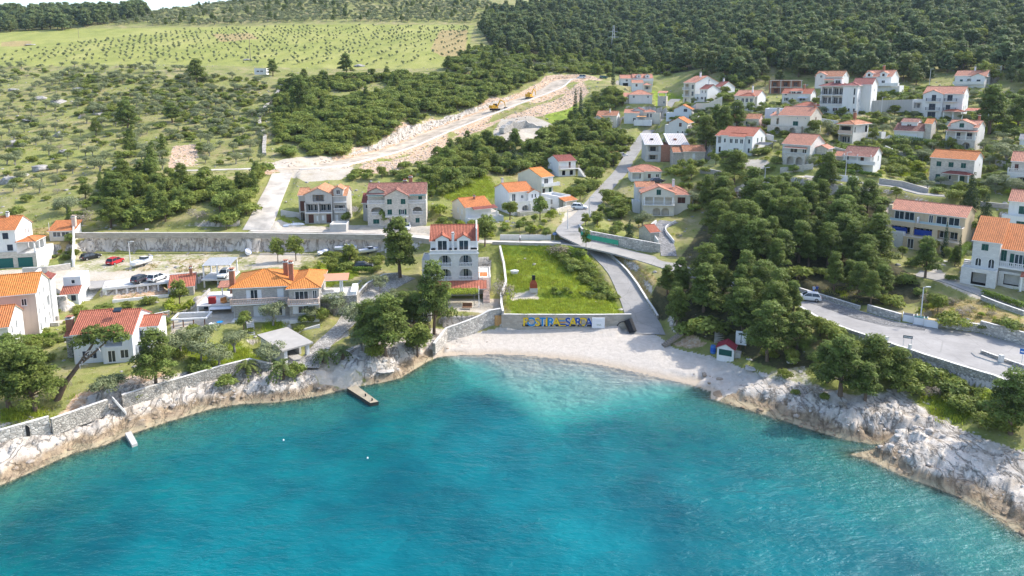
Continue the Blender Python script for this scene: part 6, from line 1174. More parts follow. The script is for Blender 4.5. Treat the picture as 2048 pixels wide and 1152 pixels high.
# ---------------------------------------------------------------- single trees and bushes of the photo: kind, base u, v, height m, label, width
SOLO = [
 ('pine', 800, 556, 13.2, 'tall dark pine standing between the cobbled drive and the white villa', 1.15), ('pine', 868, 668, 14.0, 'tall pine in front of the white villa, nearest to the beach', .8), ('pine', 772, 712, 10.5, 'loose light green pine above the rocks beside the garden room', 1.25), ('pine', 738, 690, 8.0, 'low pine between the boathouse drive and the garden room', 1.1),
 ('leafy', 835, 712, 5.6, 'round dark bushy tree at the foot of the sea wall', 1.1), ('pine', 18, 815, 9.4, 'bushy shore pine cut by the picture edge', 1.15), ('pine', 72, 822, 9.0, 'bushy shore pine with bright green crown beside the leaning one', 1.2), ('pine', 40, 770, 7.5, 'shore pine standing behind the two bushy ones', 1.1),
 ('pine', 312, 775, 9.0, 'shore pine with bare trunk on the reddish garden terrace', 1.05), ('conifer', 158, 716, 6.0, 'slender young conifer in front of the red roofed house', .62), ('pine', 20, 735, 5.5, 'small pine below the stepped apartment house', 1.1), ('olive', 205, 800, 3.4, 'small olive beside the shore steps', 1.1), ('olive', 232, 785, 2.8, 'low olive above the shore wall steps', 1.1),
 ('olive', 362, 712, 4.2, 'grey olive behind the bare trunk pine', 1.1), ('olive', 402, 722, 3.6, 'olive in the middle of the shore garden', 1.1), ('olive', 438, 735, 3.4, 'olive by the curved shore wall', 1.2), ('olive', 470, 705, 3.6, 'olive below the covered terrace', 1.1), ('olive', 540, 735, 4.0, 'silvery olive in front of the boathouse', 1.1), ('olive', 410, 690, 3.6, 'olive near the white pergola', 1.1), ('shrub', 590, 750, 1.9, 'rounded green shrub beside the boathouse ramp', 1.0), ('shrub', 452, 770, 1.6, 'shrub on top of the dry shore wall', 1.1),
 ('leafy', 360, 612, 5.0, 'grey green tree beside the low stone hut', .8), ('lime', 345, 628, 2.6, 'yellow green bush below the low stone hut', 1.1), ('lime', 378, 622, 2.4, 'second yellow green bush below the low stone hut, by the terrace wall', 1.0), ('leafy', 488, 662, 3.6, 'round green bush at the corner of the stone villa terrace', .9), ('olive', 546, 650, 4.4, 'olive tree in front of the stone villa balcony', .9), ('olive', 668, 630, 4.6, 'olive tree beside the walled side terrace', 1.0), ('olive', 715, 660, 5.0, 'broad olive beside the cobbled drive', 1.1),
 ('olive', 620, 640, 2.6, 'small olive under the stone villa bay', 1.0), ('leafy', 556, 525, 5.5, 'thin tree behind the stone villa chimneys', .7), ('leafy', 592, 522, 5.6, 'dark tree behind the stone villa roof', .85), ('leafy', 700, 530, 4.6, 'fruit tree beside the parked black car', .9), ('leafy', 662, 545, 3.6, 'small tree in the yard with scrap boats', 1.0), ('olive', 760, 585, 3.4, 'shaggy grey olive on the edge of the cobbled drive', 1.0),
 ('leafy', 970, 492, 6.5, 'dark broad tree right behind the white villa roof', .9), ('leafy', 1080, 440, 6.0, 'dark tree in front of the flat roofed house', .8), ('leafy', 1020, 440, 5.0, 'tree hiding the arcade corner', 1.1), ('conifer', 1028, 350, 9.5, 'dark conical tree in the thicket above the arcaded house', .95), ('leafy', 770, 452, 4.5, 'pale bushy tree between the two three storey houses', .7), ('leafy', 692, 448, 3.2, 'low bush beside the concrete house shell', 1.0),
 ('conifer', 1258, 492, 6.2, 'dark roadside conifer by the green mesh fence', .95), ('leafy', 1172, 498, 4.4, 'thin roadside tree at the junction wall', .55), ('olive', 1285, 455, 3.8, 'grey olive behind the small gatehouse', 1.0), ('twiggy', 1118, 510, 2.6, 'dry brownish bush at the corner of the meadow', 1.5), ('pine', 1415, 432, 10.5, 'slim pine with pale trunk beside the hipped villa', .85), ('olive', 1385, 412, 4.0, 'olive tree hiding the hipped villa corner', 1.1), ('leafy', 1240, 430, 4.6, 'broad bush between village road and hipped villa', 1.4), ('leafy', 1215, 405, 3.8, 'bush beside the village road bend', 1.4),
 ('pine', 1468, 368, 9.2, 'wide spreading pine in front of the long white house', 1.45), ('pine', 1412, 300, 11.5, 'tall dark pine behind the construction terrace', 1.0), ('pine', 1448, 292, 13.0, 'tallest dark pine of the group left of the bay house', 1.0), ('pine', 1472, 262, 10.0, 'dark pine touching the bay house terrace', 1.0), ('pine', 1432, 268, 10.0, 'dark pine above the tall trunked group', .9),
 ('pine', 1978, 268, 15.0, 'largest spreading pine on the upper right slope', 1.2), ('pine', 2035, 262, 11.0, 'spreading pine at the upper right picture edge', 1.1), ('conifer', 1940, 420, 8.5, 'broad dark conifer between beige villa and green shuttered house', 1.0), ('conifer', 1968, 462, 8.0, 'dark conifer beside the beige villa gable', 1.0), ('cypress', 1888, 515, 7.2, 'slim cypress at the beige villa corner', .9), ('cypress', 1916, 532, 6.0, 'small cypress by the garage house steps', .85), ('leafy', 1930, 478, 4.6, 'light green bush along the beige villa side wall', 1.2),
 ('cypress', 1150, 243, 13.5, 'left one of the twin cypresses above the valley houses', 1.0), ('cypress', 1161, 243, 14.0, 'right one of the twin cypresses above the valley houses', .9), ('cypress', 1226, 172, 14.5, 'lone tall cypress beside the farthest white house', .8), ('pine', 692, 152, 11.5, 'umbrella pine on the lower edge of the field', 1.2), ('pine', 395, 168, 12.5, 'dark pine at the lower field edge', 1.2), ('pine', 546, 152, 8.5, 'pine beside the white field hut', 1.1),
 ('pine', 600, 222, 15.0, 'tall pine above the winding stone wall', 1.0), ('pine', 585, 190, 10.0, 'pine behind the tall one on the hillside', 1.2), ('pine', 255, 262, 12.0, 'tall pine on the olive slope', 1.1), ('pine', 345, 245, 8.0, 'dark broad pine on the olive slope', 1.4), ('youngpine', 262, 305, 9.5, 'bright young pine on the olive slope', 1.1), ('youngpine', 302, 350, 10.0, 'bright young pine beside the stone hut ruin', 1.1), ('youngpine', 325, 318, 8.5, 'young pine above the red clearing', 1.1), ('olive', 200, 345, 4.5, 'olive next to the stone ruin', 1.2), ('pine', 192, 272, 7.0, 'pale pine on the open slope', .9),
 ('pine', 1680, 792, 9.0, 'broad pine below the car park, nearest to the rocks', 1.3), ('pine', 1745, 775, 8.0, 'pine below the signboard', 1.2), ('pine', 1795, 775, 6.0, 'small bright pine below the signboard', 1.1), ('pine', 1655, 765, 6.5, 'low pine on the rocky slope', 1.2), ('pine', 1730, 800, 5.5, 'low spreading pine above the headland', 1.3), ('pine', 2022, 868, 8.5, 'dark pine at the picture edge above the headland', 1.2), ('lime', 1985, 815, 2.6, 'bright green bush above the headland', 1.1), ('leafy', 1660, 690, 4.0, 'dark bush beneath the car park wall', 1.2),
 ('pine', 1592, 700, 6.4, 'pine growing between the kiosk path and the car park corner', 1.2), ('pine', 1548, 660, 8.5, 'broad pine above the kiosk, nearest to the east road', 1.2), ('pine', 1612, 662, 3.6, 'dark low pine under the car park corner', 1.2), ('leafy', 1640, 672, 3.4, 'dark round bush at the lower edge of the parking bay', 1.3), ('pine', 1535, 722, 10.0, 'pine beside the beach hut', 1.1), ('pine', 1850, 556, 8.0, 'leaning pine in front of the beige villa', 1.1), ('leafy', 1875, 628, 3.6, 'round green tree on the dry bank', 1.0), ('lime', 1870, 622, 2.0, 'yellow flowering bush on the dry bank', 1.0), ('shrub', 1900, 652, 2.4, 'big green shrub behind the bins', 1.2), ('olive', 1965, 548, 4.0, 'olive before the garage villa', 1.3), ('olive', 2015, 558, 4.2, 'wide olive before the garage villa balcony', 1.3), ('shrub', 2022, 662, 1.8, 'round shrub on the dry bank near the picture edge', 1.1),
 ('olive', 1990, 382, 4.0, 'twisted olive by the blue shed', 1.1), ('olive', 2030, 388, 3.8, 'twisted olive at the picture edge', 1.1), ('olive', 2015, 330, 6.0, 'large grey tree above the two twisted olives', 1.2), ('leafy', 1745, 285, 4.2, 'dark tree beside the old hipped house', .8), ('leafy', 1628, 272, 5.0, 'dark bush in front of the stone gable house', 1.0), ('olive', 1655, 270, 4.4, 'silvery olive by the stone gable house', 1.0), ('lime', 1805, 186, 3.2, 'yellow green bush beside the dormered white house', 1.2), ('lime', 1745, 178, 3.4, 'yellow bush between the tall house and the dormered one', 1.1), ('olive', 1760, 338, 3.4, 'olive before the brown roofed cottage', 1.0), ('olive', 1845, 322, 3.2, 'rounded olive in the sunlit garden', 1.2), ('lime', 1835, 340, 2.6, 'yellow green bush in the sunlit garden', 1.3),
 ('lime', 1640, 330, 3.0, 'yellow blossoming tree by the arched house', 1.5), ('lime', 1100, 440, 2.6, 'lime green vine bush in the walled garden', 1.1), ('lime', 1065, 470, 2.4, 'lime green bush by the garden wall', 1.1), ('lime', 880, 430, 3.0, 'yellow green tree behind the white bungalow', 1.3), ('leafy', 1060, 475, 3.0, 'round garden bush beside the lane', 1.1), ('leafy', 1092, 478, 2.8, 'second round garden bush beside the lane', 1.0), ('leafy', 1160, 400, 4.0, 'vine covered tree beside the flat roofed house', 1.2),
 ('twiggy', 165, 448, 3.4, 'pale leafless bush above the stepped wall', 1.2), ('twiggy', 395, 440, 3.0, 'pale leafless bush in the roadside thicket', 1.2), ('olive', 135, 428, 4.6, 'old olive on the grass above the garden hut', 1.3), ('lime', 145, 600, 2.2, 'palm like bush before the small cube house', .9), ('leafy', 65, 602, 4.0, 'bush between apartment house and stone terrace', .7), ('leafy', 150, 520, 2.6, 'bush in the stepped garden', 1.0), ('leafy', 140, 490, 2.8, 'bush under the garden hut window', 1.0),
 ('leafy', 205, 625, 1.6, 'low vine in front of the carport', 2.0), ('leafy', 255, 618, 1.5, 'second low vine in front of the carport', 2.0), ('leafy', 904, 672, 0.9, 'weed clump at the foot of the sea wall', 1.6), ('twiggy', 1005, 605, 4.2, 'bare climbing tree at the meadow edge', .9), ('twiggy', 118, 790, 2.4, 'bare twigs by the shore wall pillar', 1.0), ('shrub', 1420, 665, 2.6, 'dark shrub above the wooden steps', 1.6), ('shrub', 1370, 668, 1.8, 'shrub above the old stairs', 1.4)]
for kind, u, v, hh, lab, wd in SOLO: plant(kind, at(u, v), hh, lab, None, wd)
# ---------------------------------------------------------------- planted areas
def samp(A, x, y):
    i = np.clip(np.searchsorted(YR, y), 0, NR-1); j = np.clip(np.searchsorted(QC, x/y), 0, NC-1); return A[i, j]
CAND = {}
def scatter(reg, L, kinds, spacing, label, hs, avoid=True, jitter=.8, gap=.36, xy=False):
    """jittered grid inside the polygon; kinds: (kind, share)"""
    P = np.asarray(L) if xy else at_xy(L); x0, y0 = P.min(0); x1, y1 = P.max(0); rg = np.random.default_rng(len(reg)*31+int(spacing*10)+len(label))
    xs, ys = np.meshgrid(np.arange(x0, x1, spacing), np.arange(y0, y1, spacing)); xs = xs.ravel()+rg.uniform(-.5, .5, xs.size)*spacing*jitter; ys = ys.ravel()+rg.uniform(-.5, .5, ys.size)*spacing*jitter
    k = in_poly(xs, ys, P); xs, ys = xs[k], ys[k]
    if len(xs) == 0: return
    ok = (samp(sdist, xs, ys) > 1.5) & (fbm(xs/13, ys/13, 77, 3) > gap)
    if avoid: ok &= (samp(pad_mask, xs, ys) < .5) & (samp(road_mask, xs, ys) < .5) & (samp(ZN['gravel'], xs, ys) < .3) & (samp(ZN['red'], xs, ys) < .5)
    xs, ys = xs[ok], ys[ok]; zs = hgt(xs, ys); kk = rg.choice(len(kinds), len(xs), p=np.array([q[1] for q in kinds])/sum(q[1] for q in kinds))
    for x, y, z, q in zip(xs, ys, zs, kk):
        kind = kinds[q][0]; lo, hi = kinds[q][2] if len(kinds[q]) > 2 else hs; u, v, t = proj(x, y, z)
        if t < 40: continue
        CAND.setdefault(NAMES[kind], []).append((float(hi)/t if (-150 < u < 2200 and -200 < v < 1250) else 0, kind, (x, y, z), rg.uniform(lo, hi), label, reg))
FOREST = [(958, 58), (985, 30), (1060, 14), (1180, 6), (1400, 8), (1560, -14), (1800, -44), (2300, -62), (2300, 180), (2060, 180), (2000, 164), (1900, 160), (1830, 172), (1720, 162), (1620, 162), (1500, 180), (1420, 160), (1330, 135), (1240, 140), (1180, 118), (1050, 116), (990, 100)]
scatter('far pine forest', FOREST, [('farpine', .84), ('leafy', .16, (4, 9))], 5.8, 'dark green pine in the dense forest behind the upper houses', (5, 12.5), gap=.3)
scatter('pine wood by the beach', [(1318, 590), (1345, 545), (1420, 470), (1440, 405), (1500, 392), (1560, 378), (1640, 372), (1740, 392), (1780, 430), (1752, 500), (1760, 545), (1700, 560), (1640, 580), (1588, 580), (1540, 572), (1450, 556), (1380, 545)], [('pine', .82), ('shrub', .18, (1.5, 3))], 4.3, 'dense pine in the wood between east road and upper street', (6, 11), gap=.2)
scatter('pines above the beach', [(1300, 668), (1310, 610), (1380, 560), (1480, 578), (1580, 606), (1600, 640), (1560, 690), (1500, 690), (1440, 670), (1360, 655)], [('pine', .85), ('shrub', .15, (1.5, 3))], 4.2, 'pine on the slope between beach and east road', (5.5, 9.5), gap=.2)
scatter('pines on the bank', [(1590, 575), (1650, 585), (1760, 555), (1840, 565), (1850, 610), (1800, 638), (1720, 612), (1640, 590)], [('pine', .7), ('shrub', .3, (1.2, 2.4))], 4.2, 'pine on the bank above the car park wall', (5, 8), gap=0)
scatter('maquis above the road', [(560, 168), (640, 158), (760, 152), (960, 160), (1085, 140), (1100, 148), (1010, 190), (950, 212), (860, 246), (780, 282), (690, 312), (580, 318), (552, 300), (548, 230)], [('shrub', .9, (1.6, 3.6)), ('leafy', .06, (3, 5)), ('pine', .04, (4, 7))], 2.9, 'rounded shrub in the thicket above the construction road', (1.4, 4.0))
scatter('scrub beside the field', [(880, 138), (935, 100), (985, 100), (1050, 116), (1180, 118), (1240, 130), (1180, 150), (1090, 145), (960, 162)], [('shrub', .8, (1.8, 3.6)), ('pine', .12, (4, 8)), ('olive', .08, (2.5, 4))], 3.8, 'grey green shrub between the field and the pylon', (1.8, 3.6))
scatter('thicket below the road', [(880, 318), (960, 278), (1000, 292), (1060, 296), (1110, 268), (1180, 200), (1215, 190), (1230, 215), (1190, 250), (1250, 275), (1275, 285), (1232, 340), (1200, 380), (1160, 395), (1130, 400), (1120, 372), (1080, 365), (1085, 320), (1060, 345), (985, 355), (960, 372), (890, 392), (860, 360)], [('shrub', .72, (1.6, 3.4)), ('leafy', .2, (3.5, 6)), ('pine', .08, (5, 8))], 3.3, 'leafy shrub in the thicket below the construction road', (1.6, 3.4))
scatter('olive slope', [(-100, 136), (300, 132), (520, 150), (545, 200), (520, 330), (340, 340), (180, 350), (120, 430), (-100, 440)], [('olive', .5, (2.2, 3.8)), ('shrub', .45, (.9, 2.2)), ('twiggy', .05, (1.2, 2))], 6.0, 'grey green olive on the terraced slope with stone heaps', (2.2, 3.8))
scatter('upper olive slope', [(100, 150), (520, 160), (540, 210), (530, 290), (330, 290), (180, 230)], [('olive', .4, (2, 3.4)), ('shrub', .6, (.9, 2.4))], 4.6, 'low bush between the olives below the field', (1, 2.4))
scatter('roadside thicket', [(165, 462), (130, 440), (190, 380), (250, 352), (400, 352), (545, 352), (520, 400), (500, 440), (498, 460)], [('shrub', .6, (1.8, 3.6)), ('youngpine', .08, (4, 7)), ('leafy', .2, (3, 5.5)), ('pine', .12, (5, 8))], 3.3, 'dense shrub in the thicket above the retaining wall', (1.8, 3.6))
scatter('hilltop olive grove', [(340, 20), (560, -2), (960, -14), (990, 28), (950, 46), (700, 44), (480, 50), (330, 52), (210, 52)], [('olive', .85, (2.6, 4.2)), ('pine', .15, (4, 7))], 5.6, 'pale olive in the grove above the field', (2.6, 4.2))
scatter('ridge pines', [(-150, 26), (130, 28), (200, 30), (280, 22), (300, 34), (210, 50), (120, 62), (-150, 66)], [('farpine', 1)], 8.5, 'dark pine on the ridge behind the field', (9, 15))
scatter('gardens of the upper houses', [(1330, 215), (1450, 210), (1560, 200), (1750, 190), (1830, 180), (2060, 190), (2080, 400), (1930, 400), (1840, 380), (1790, 360), (1600, 345), (1480, 345), (1420, 345), (1390, 300), (1330, 260)], [('shrub', .66, (.9, 2.4)), ('olive', .18, (1.8, 3)), ('lime', .08, (1, 2)), ('leafy', .08, (2.5, 4))], 3.6, 'garden shrub among the upper houses', (.9, 2), gap=.25)
scatter('scrub around the far houses', [(1180, 120), (1240, 132), (1330, 128), (1430, 158), (1500, 172), (1480, 205), (1445, 200), (1380, 150), (1310, 150), (1235, 150), (1190, 160)], [('shrub', .75, (1.5, 3.4)), ('leafy', .15, (3, 6)), ('pine', .1, (5, 9))], 4.2, 'shrub around the farthest white houses', (1.5, 3.4))
scatter('hollow below the far houses', [(1190, 190), (1240, 178), (1250, 215), (1200, 240)], [('shrub', .8, (1.5, 3)), ('leafy', .2, (3, 5))], 3.6, 'shrub in the hollow below the farthest houses', (1.5, 3))
scatter('gardens by the hipped villa', [(1318, 335), (1425, 340), (1445, 385), (1405, 445), (1352, 425), (1330, 350)], [('shrub', .6, (1, 2.4)), ('leafy', .3, (2.5, 4.5)), ('lime', .1, (1, 2))], 3.4, 'shrub in the gardens around the hipped villa', (1, 2.4))
scatter('grove beside the garden room', [(640, 640), (715, 612), (790, 605), (812, 640), (862, 690), (830, 712), (770, 728), (705, 705), (650, 690)], [('pine', .3, (5, 8)), ('olive', .4, (3, 4.5)), ('shrub', .3, (1, 2.2))], 4.2, 'tree in the grove beside the garden room', (3, 5))
scatter('terraced house gardens', [(60, 640), (120, 625), (210, 612), (335, 600), (470, 650), (640, 640), (640, 684), (520, 690), (330, 690), (310, 720), (140, 735), (60, 715)], [('shrub', .8, (.6, 1.5)), ('lime', .2, (.6, 1.4))], 3.6, 'small garden shrub between the near houses', (.6, 1.5))
scatter('step in the meadow', [(1072, 590), (1216, 603), (1219, 595), (1078, 580)], [('shrub', 1, (.5, 1.1))], 1.2, 'low weedy shrub on the step across the meadow', (.5, 1.1), gap=0)
scatter('bank under the beige villa', [(1760, 540), (1770, 500), (1905, 510), (1935, 530), (1880, 545), (1840, 545), (1800, 560)], [('pine', .4, (4, 6.5)), ('leafy', .3, (2.5, 4)), ('shrub', .3, (1, 2))], 4.5, 'small tree on the bank under the beige villa', (3, 5), gap=0)
scatter('hillside under the cottage street', [(1640, 376), (1720, 380), (1800, 388), (1900, 402), (1950, 400), (1780, 430), (1750, 410)], [('shrub', .6, (1, 2.4)), ('leafy', .4, (2.5, 4.5))], 3.6, 'bush below the cottage street', (1, 2.4), gap=0)
scatter('path to the kiosk', [(1500, 705), (1600, 690), (1650, 690), (1660, 740), (1580, 740)], [('shrub', 1, (.6, 1.6))], 2.6, 'low shrub by the kiosk path', (.6, 1.6), gap=.2)
scatter('rocks beside the beach', [(1500, 775), (1560, 742), (1620, 738), (1660, 790), (1750, 825), (1740, 850), (1640, 815)], [('shrub', .8, (.5, 1.3)), ('twiggy', .2, (.7, 1.3))], 3.0, 'low shrub rooted in the rocks beside the beach', (.5, 1.3), gap=.42)
scatter('over the shore wall', [(245, 796), (350, 764), (440, 742), (540, 730), (540, 742), (440, 756), (350, 778), (250, 810)], [('shrub', 1, (.6, 1.4))], 2.2, 'shrub hanging over the shore wall', (.6, 1.4), gap=.45)
scatter('village gardens', [(1150, 492), (1165, 450), (1230, 390), (1262, 400), (1270, 440), (1298, 458), (1290, 478)], [('shrub', .55, (1, 2.2)), ('lime', .2, (1, 2)), ('leafy', .25, (2.4, 4.2))], 3.6, 'garden shrub between village road and gatehouse', (1, 2.2))
scatter('lower valley gardens', [(860, 470), (870, 440), (1000, 450), (1080, 440), (1115, 445), (1110, 476), (990, 478)], [('shrub', .6, (.9, 1.8)), ('lime', .25, (.9, 1.7)), ('leafy', .15, (2, 3))], 3.4, 'garden shrub behind the white villa', (.9, 1.8))
scatter('slope behind the stone houses', [(690, 352), (760, 335), (850, 330), (900, 345), (895, 400), (860, 440), (855, 400), (840, 360), (700, 362)], [('shrub', .8, (1, 2.6)), ('leafy', .2, (2.5, 4))], 3.4, 'shrub on the green slope behind the stone apartment house', (1, 2.6))
scatter('shore garden', [(335, 690), (420, 680), (500, 672), (560, 690), (560, 745), (450, 755), (380, 750), (345, 735)], [('olive', .3, (2.2, 3.2)), ('shrub', .7, (.8, 1.7))], 3.2, 'low shrub in the olive garden above the shore', (.8, 1.7))
scatter('rocky slope scrub', [(1640, 655), (1760, 700), (1900, 750), (2060, 800), (2060, 880), (1960, 860), (1880, 810), (1800, 800), (1760, 745), (1650, 700)], [('shrub', .85, (.9, 2.2)), ('twiggy', .15, (1, 1.8))], 2.3, 'dark shrub on the slope below the car park wall', (.9, 2.2), gap=.15)
scatter('dry bank scrub', [(1800, 625), (1860, 588), (1960, 622), (2100, 680), (2100, 700), (1960, 660), (1840, 640)], [('shrub', .5, (.6, 1.4)), ('twiggy', .3, (.8, 1.5)), ('lime', .2, (.6, 1.2))], 2.4, 'dry low bush on the bank above the car park wall', (.6, 1.4), gap=.1)
scatter('meadow bank', [(1100, 496), (1170, 500), (1235, 605), (1222, 612), (1160, 560), (1120, 530)], [('shrub', 1, (.7, 1.8))], 1.6, 'grass overgrown shrub on the meadow bank', (.7, 1.6))
scatter('yard with scrap boats', [(600, 520), (640, 505), (740, 500), (790, 510), (760, 545), (690, 550), (610, 545)], [('shrub', .75, (.7, 1.8)), ('lime', .25, (.7, 1.4))], 3.0, 'weedy shrub in the yard with scrap boats', (.7, 1.8))
scatter('stepped garden', [(100, 520), (105, 490), (143, 486), (142, 525)], [('shrub', .7, (.6, 1.3)), ('lime', .3, (.6, 1.2))], 2.2, 'small shrub in the stepped garden', (.6, 1.3))
# field saplings in straight rows down the slope
FP = at_xy([(-120, 70), (0, 66), (300, 60), (700, 53), (944, 54), (932, 92), (950, 122), (860, 132), (700, 134), (500, 129), (300, 124), (0, 130), (-120, 130)])
rg_ = np.random.default_rng(5); dr_ = np.array([.35, .94]); pr_ = np.array([.94, -.35])
for i in np.arange(-420, 260, 9.5):
    for j in np.arange(250, 700, 4.4):
        p = pr_*i+dr_*j+rg_.normal(scale=.3, size=2)
        if in_poly(np.array([p[0]]), np.array([p[1]]), FP)[0] and rg_.random() < .74:
            z = gz(*p); t = proj(p[0], p[1], z)[2]; CAND.setdefault('olive_sapling', []).append((2.0/t, 'sapling', (p[0], p[1], z), rg_.uniform(1.2, 2.6), 'young olive planted in the rows of the yellow green field', 'field saplings'))
STUFF = {}
LEFT = {'pine_tree': 'rest of the pine forest', 'shrub': 'rest of the scrub', 'olive_tree': 'rest of the olive groves', 'olive_sapling': 'rest of the field saplings'}
for nm, C in CAND.items():
    C.sort(key=lambda q: -q[0]); room = 300-NCOUNT.get(nm, 0)
    for q in C[:room]:
        if q[0] <= 0: continue
        lab = q[4]; kind = q[1]
        if NAMES[kind] not in ('pine_tree', 'shrub', 'olive_tree', 'olive_sapling') or not any(w_ in lab.split()[:5] for w_ in {'pine_tree': ('pine',), 'shrub': ('shrub', 'bush'), 'olive_tree': ('olive',), 'olive_sapling': ('olive',)}.get(NAMES[kind], ())):
            lab = {'pine_tree': 'pine', 'shrub': 'rounded shrub', 'olive_tree': 'greyish olive tree', 'cypress_tree': 'cypress', 'lime_green_bush': 'yellow green bush', 'broadleaf_tree': 'leafy tree', 'dry_bush': 'pale dry bush', 'conifer_tree': 'conifer'}.get(NAMES[kind], kind)+' growing in the '+q[5]
        plant(kind, Vector(q[2]), q[3], lab, lab+', one of many', random.uniform(.9, 1.25))
    if len(C) > room: STUFF[nm] = C[max(room, 0):]
# ---------------------------------------------------------------- what nobody could count: instanced on points
def stuff(name, label, pts, protos, align=False):
    """pts: (x, y, z, scale, wide); one object of kind stuff that instances the given meshes"""
    A = np.array([p[:3] for p in pts], np.float32); me = bpy.data.meshes.new(name); me.vertices.add(len(A)); me.vertices.foreach_set('co', A.ravel()); rg = np.random.default_rng(len(A))
    for nm, d, ty in (('sc', np.array([(p[3]*p[4], p[3]*p[4], p[3]) for p in pts], np.float32), 'FLOAT_VECTOR'), ('ro', np.stack([rg.uniform(-.15, .15, len(A))*align, rg.uniform(-.15, .15, len(A))*align, rg.uniform(0, 6.28, len(A))], -1).astype(np.float32), 'FLOAT_VECTOR')):
        a = me.attributes.new(nm, ty, 'POINT'); a.data.foreach_set('vector', d.ravel())
    a = me.attributes.new('vi', 'INT', 'POINT'); a.data.foreach_set('value', rg.integers(0, len(protos), len(A)).astype(np.int32)); me.update()
    o = tag(link(name, me), label, kind='stuff'); g = bpy.data.node_groups.new(name, 'GeometryNodeTree'); g.interface.new_socket('Geometry', in_out='INPUT', socket_type='NodeSocketGeometry'); g.interface.new_socket('Geometry', in_out='OUTPUT', socket_type='NodeSocketGeometry')
    N = g.nodes; gi = N.new('NodeGroupInput'); go = N.new('NodeGroupOutput'); j = N.new('GeometryNodeJoinGeometry')
    def named(nm, ty):
        n = N.new('GeometryNodeInputNamedAttribute'); n.data_type = ty; n.inputs['Name'].default_value = nm; return n
    sc, ro, vi = named('sc', 'FLOAT_VECTOR'), named('ro', 'FLOAT_VECTOR'), named('vi', 'INT')
    for k, pm in enumerate(protos):
        src = bpy.data.objects.new(name+'_source', pm); oi = N.new('GeometryNodeObjectInfo'); oi.inputs['Object'].default_value = src; oi.inputs['As Instance'].default_value = True
        cp = N.new('FunctionNodeCompare'); cp.data_type = 'INT'; cp.operation = 'EQUAL'; g.links.new(vi.outputs['Attribute'], cp.inputs[2]); cp.inputs[3].default_value = k
        ip = N.new('GeometryNodeInstanceOnPoints'); g.links.new(gi.outputs[0], ip.inputs['Points']); g.links.new(cp.outputs[0], ip.inputs['Selection']); g.links.new(oi.outputs['Geometry'], ip.inputs['Instance'])
        g.links.new(ro.outputs['Attribute'], ip.inputs['Rotation']); g.links.new(sc.outputs['Attribute'], ip.inputs['Scale']); g.links.new(ip.outputs[0], j.inputs[0])
    g.links.new(j.outputs[0], go.inputs[0]); md = o.modifiers.new('scatter', 'NODES'); md.node_group = g
    return o
def s_pts(C): return [(*q[2], q[3]/BASEH[q[1]], random.uniform(.9, 1.25)) for q in C]
for nm, C in STUFF.items():
    by = {}
    for q in C: by.setdefault(q[1], []).append(q)
    for kind, Q in by.items():
        nn = {'farpine': 'forest', 'pine': 'pine_woods', 'youngpine': 'young_pine_woods', 'shrub': 'undergrowth', 'olive': 'olive_vegetation', 'sapling': 'sapling_vegetation'}.get(kind, kind+'_vegetation')
        stuff(nn, {'farpine': 'mass of dark pines covering the upper right hills', 'shrub': 'mass of low shrubs covering the slopes', 'olive': 'mass of grey olives on the hilltop'}.get(kind, 'mass of '+NAMES[kind].replace('_', ' ')+'s too many to count'), s_pts(Q), [kmesh(kind, i, 'both') for i in range(VARS[kind])])
# grass tufts, weeds and loose stones
def tuft_mesh(mat, seed, n=26, h=.45, spread=.32):
    rg = np.random.default_rng(seed); b = rg.normal(scale=spread, size=(n, 2)); an = rg.uniform(0, 6.28, n); ln = rg.uniform(.5, 1.15, n)*h; le = rg.normal(scale=.16, size=(n, 2)); V = []
    for i in range(n):
        d = np.array([math.cos(an[i]), math.sin(an[i])])*.045; V += [(b[i, 0]-d[0], b[i, 1]-d[1], -.05), (b[i, 0]+d[0], b[i, 1]+d[1], -.05), (b[i, 0]+le[i, 0], b[i, 1]+le[i, 1], ln[i])]
    return leaf_mesh('tuft', np.array(V), np.arange(3*n).reshape(-1, 3), np.repeat(rg.random(n), 3), mat)
TUF = [tuft_mesh(L_GRS, k) for k in range(3)]; TUFD = [tuft_mesh(L_DRYG, 10+k) for k in range(3)]
def rock_mesh(seed, mat, sub=2):
    bm = bmesh.new(); bmesh.ops.create_icosphere(bm, subdivisions=sub, radius=.5); rg = np.random.default_rng(seed); pl = [(Vector(rg.normal(size=3)).normalized(), rg.uniform(.26, .42)) for _ in range(9)]
    for v in bm.verts:
        for n, d in pl:
            e = v.co.dot(n)-d
            if e > 0: v.co -= n*e*.92
        v.co += Vector(rg.normal(scale=.018, size=3)); v.co.z *= .72
    me = bpy.data.meshes.new('rock'); bm.to_mesh(me); bm.free(); me.materials.append(mat); return me
def m_rock(name, col):
    b = NB(name); P = b.N('ShaderNodeNewGeometry').outputs['Position']; o = b.tex(); n = b.noise(o, 4, 6, .65); z = b.N('ShaderNodeSeparateXYZ'); b.L(P, z.inputs[0]); oi = b.N('ShaderNodeObjectInfo').outputs['Random']
    c = b.ramp(n, [(.3, tuple(x*.5 for x in col)), (.5, col), (.7, tuple(min(1, x*1.22) for x in col))]); c = b.mix(b.math('MULTIPLY', oi, .35), c, tuple(x*.7 for x in col))
    c = b.mix(b.math('MULTIPLY', b.rng(z.outputs[2], .5, 1.1, 1, 0), .85), c, (.23, .155, .085)); return b.done(c, .95, b.bump(n, .7, .12))
M_RK = m_rock('limestone', (.50, .465, .425)); M_RKD = m_rock('grey_limestone', (.36, .34, .315)); M_RKR = m_rock('reddish_rubble', (.56, .45, .35))
RK = [rock_mesh(k, M_RK) for k in range(5)]; RKR = [rock_mesh(20+k, M_RKR, 1) for k in range(4)]; RKD = [rock_mesh(40+k, M_RKD) for k in range(4)]
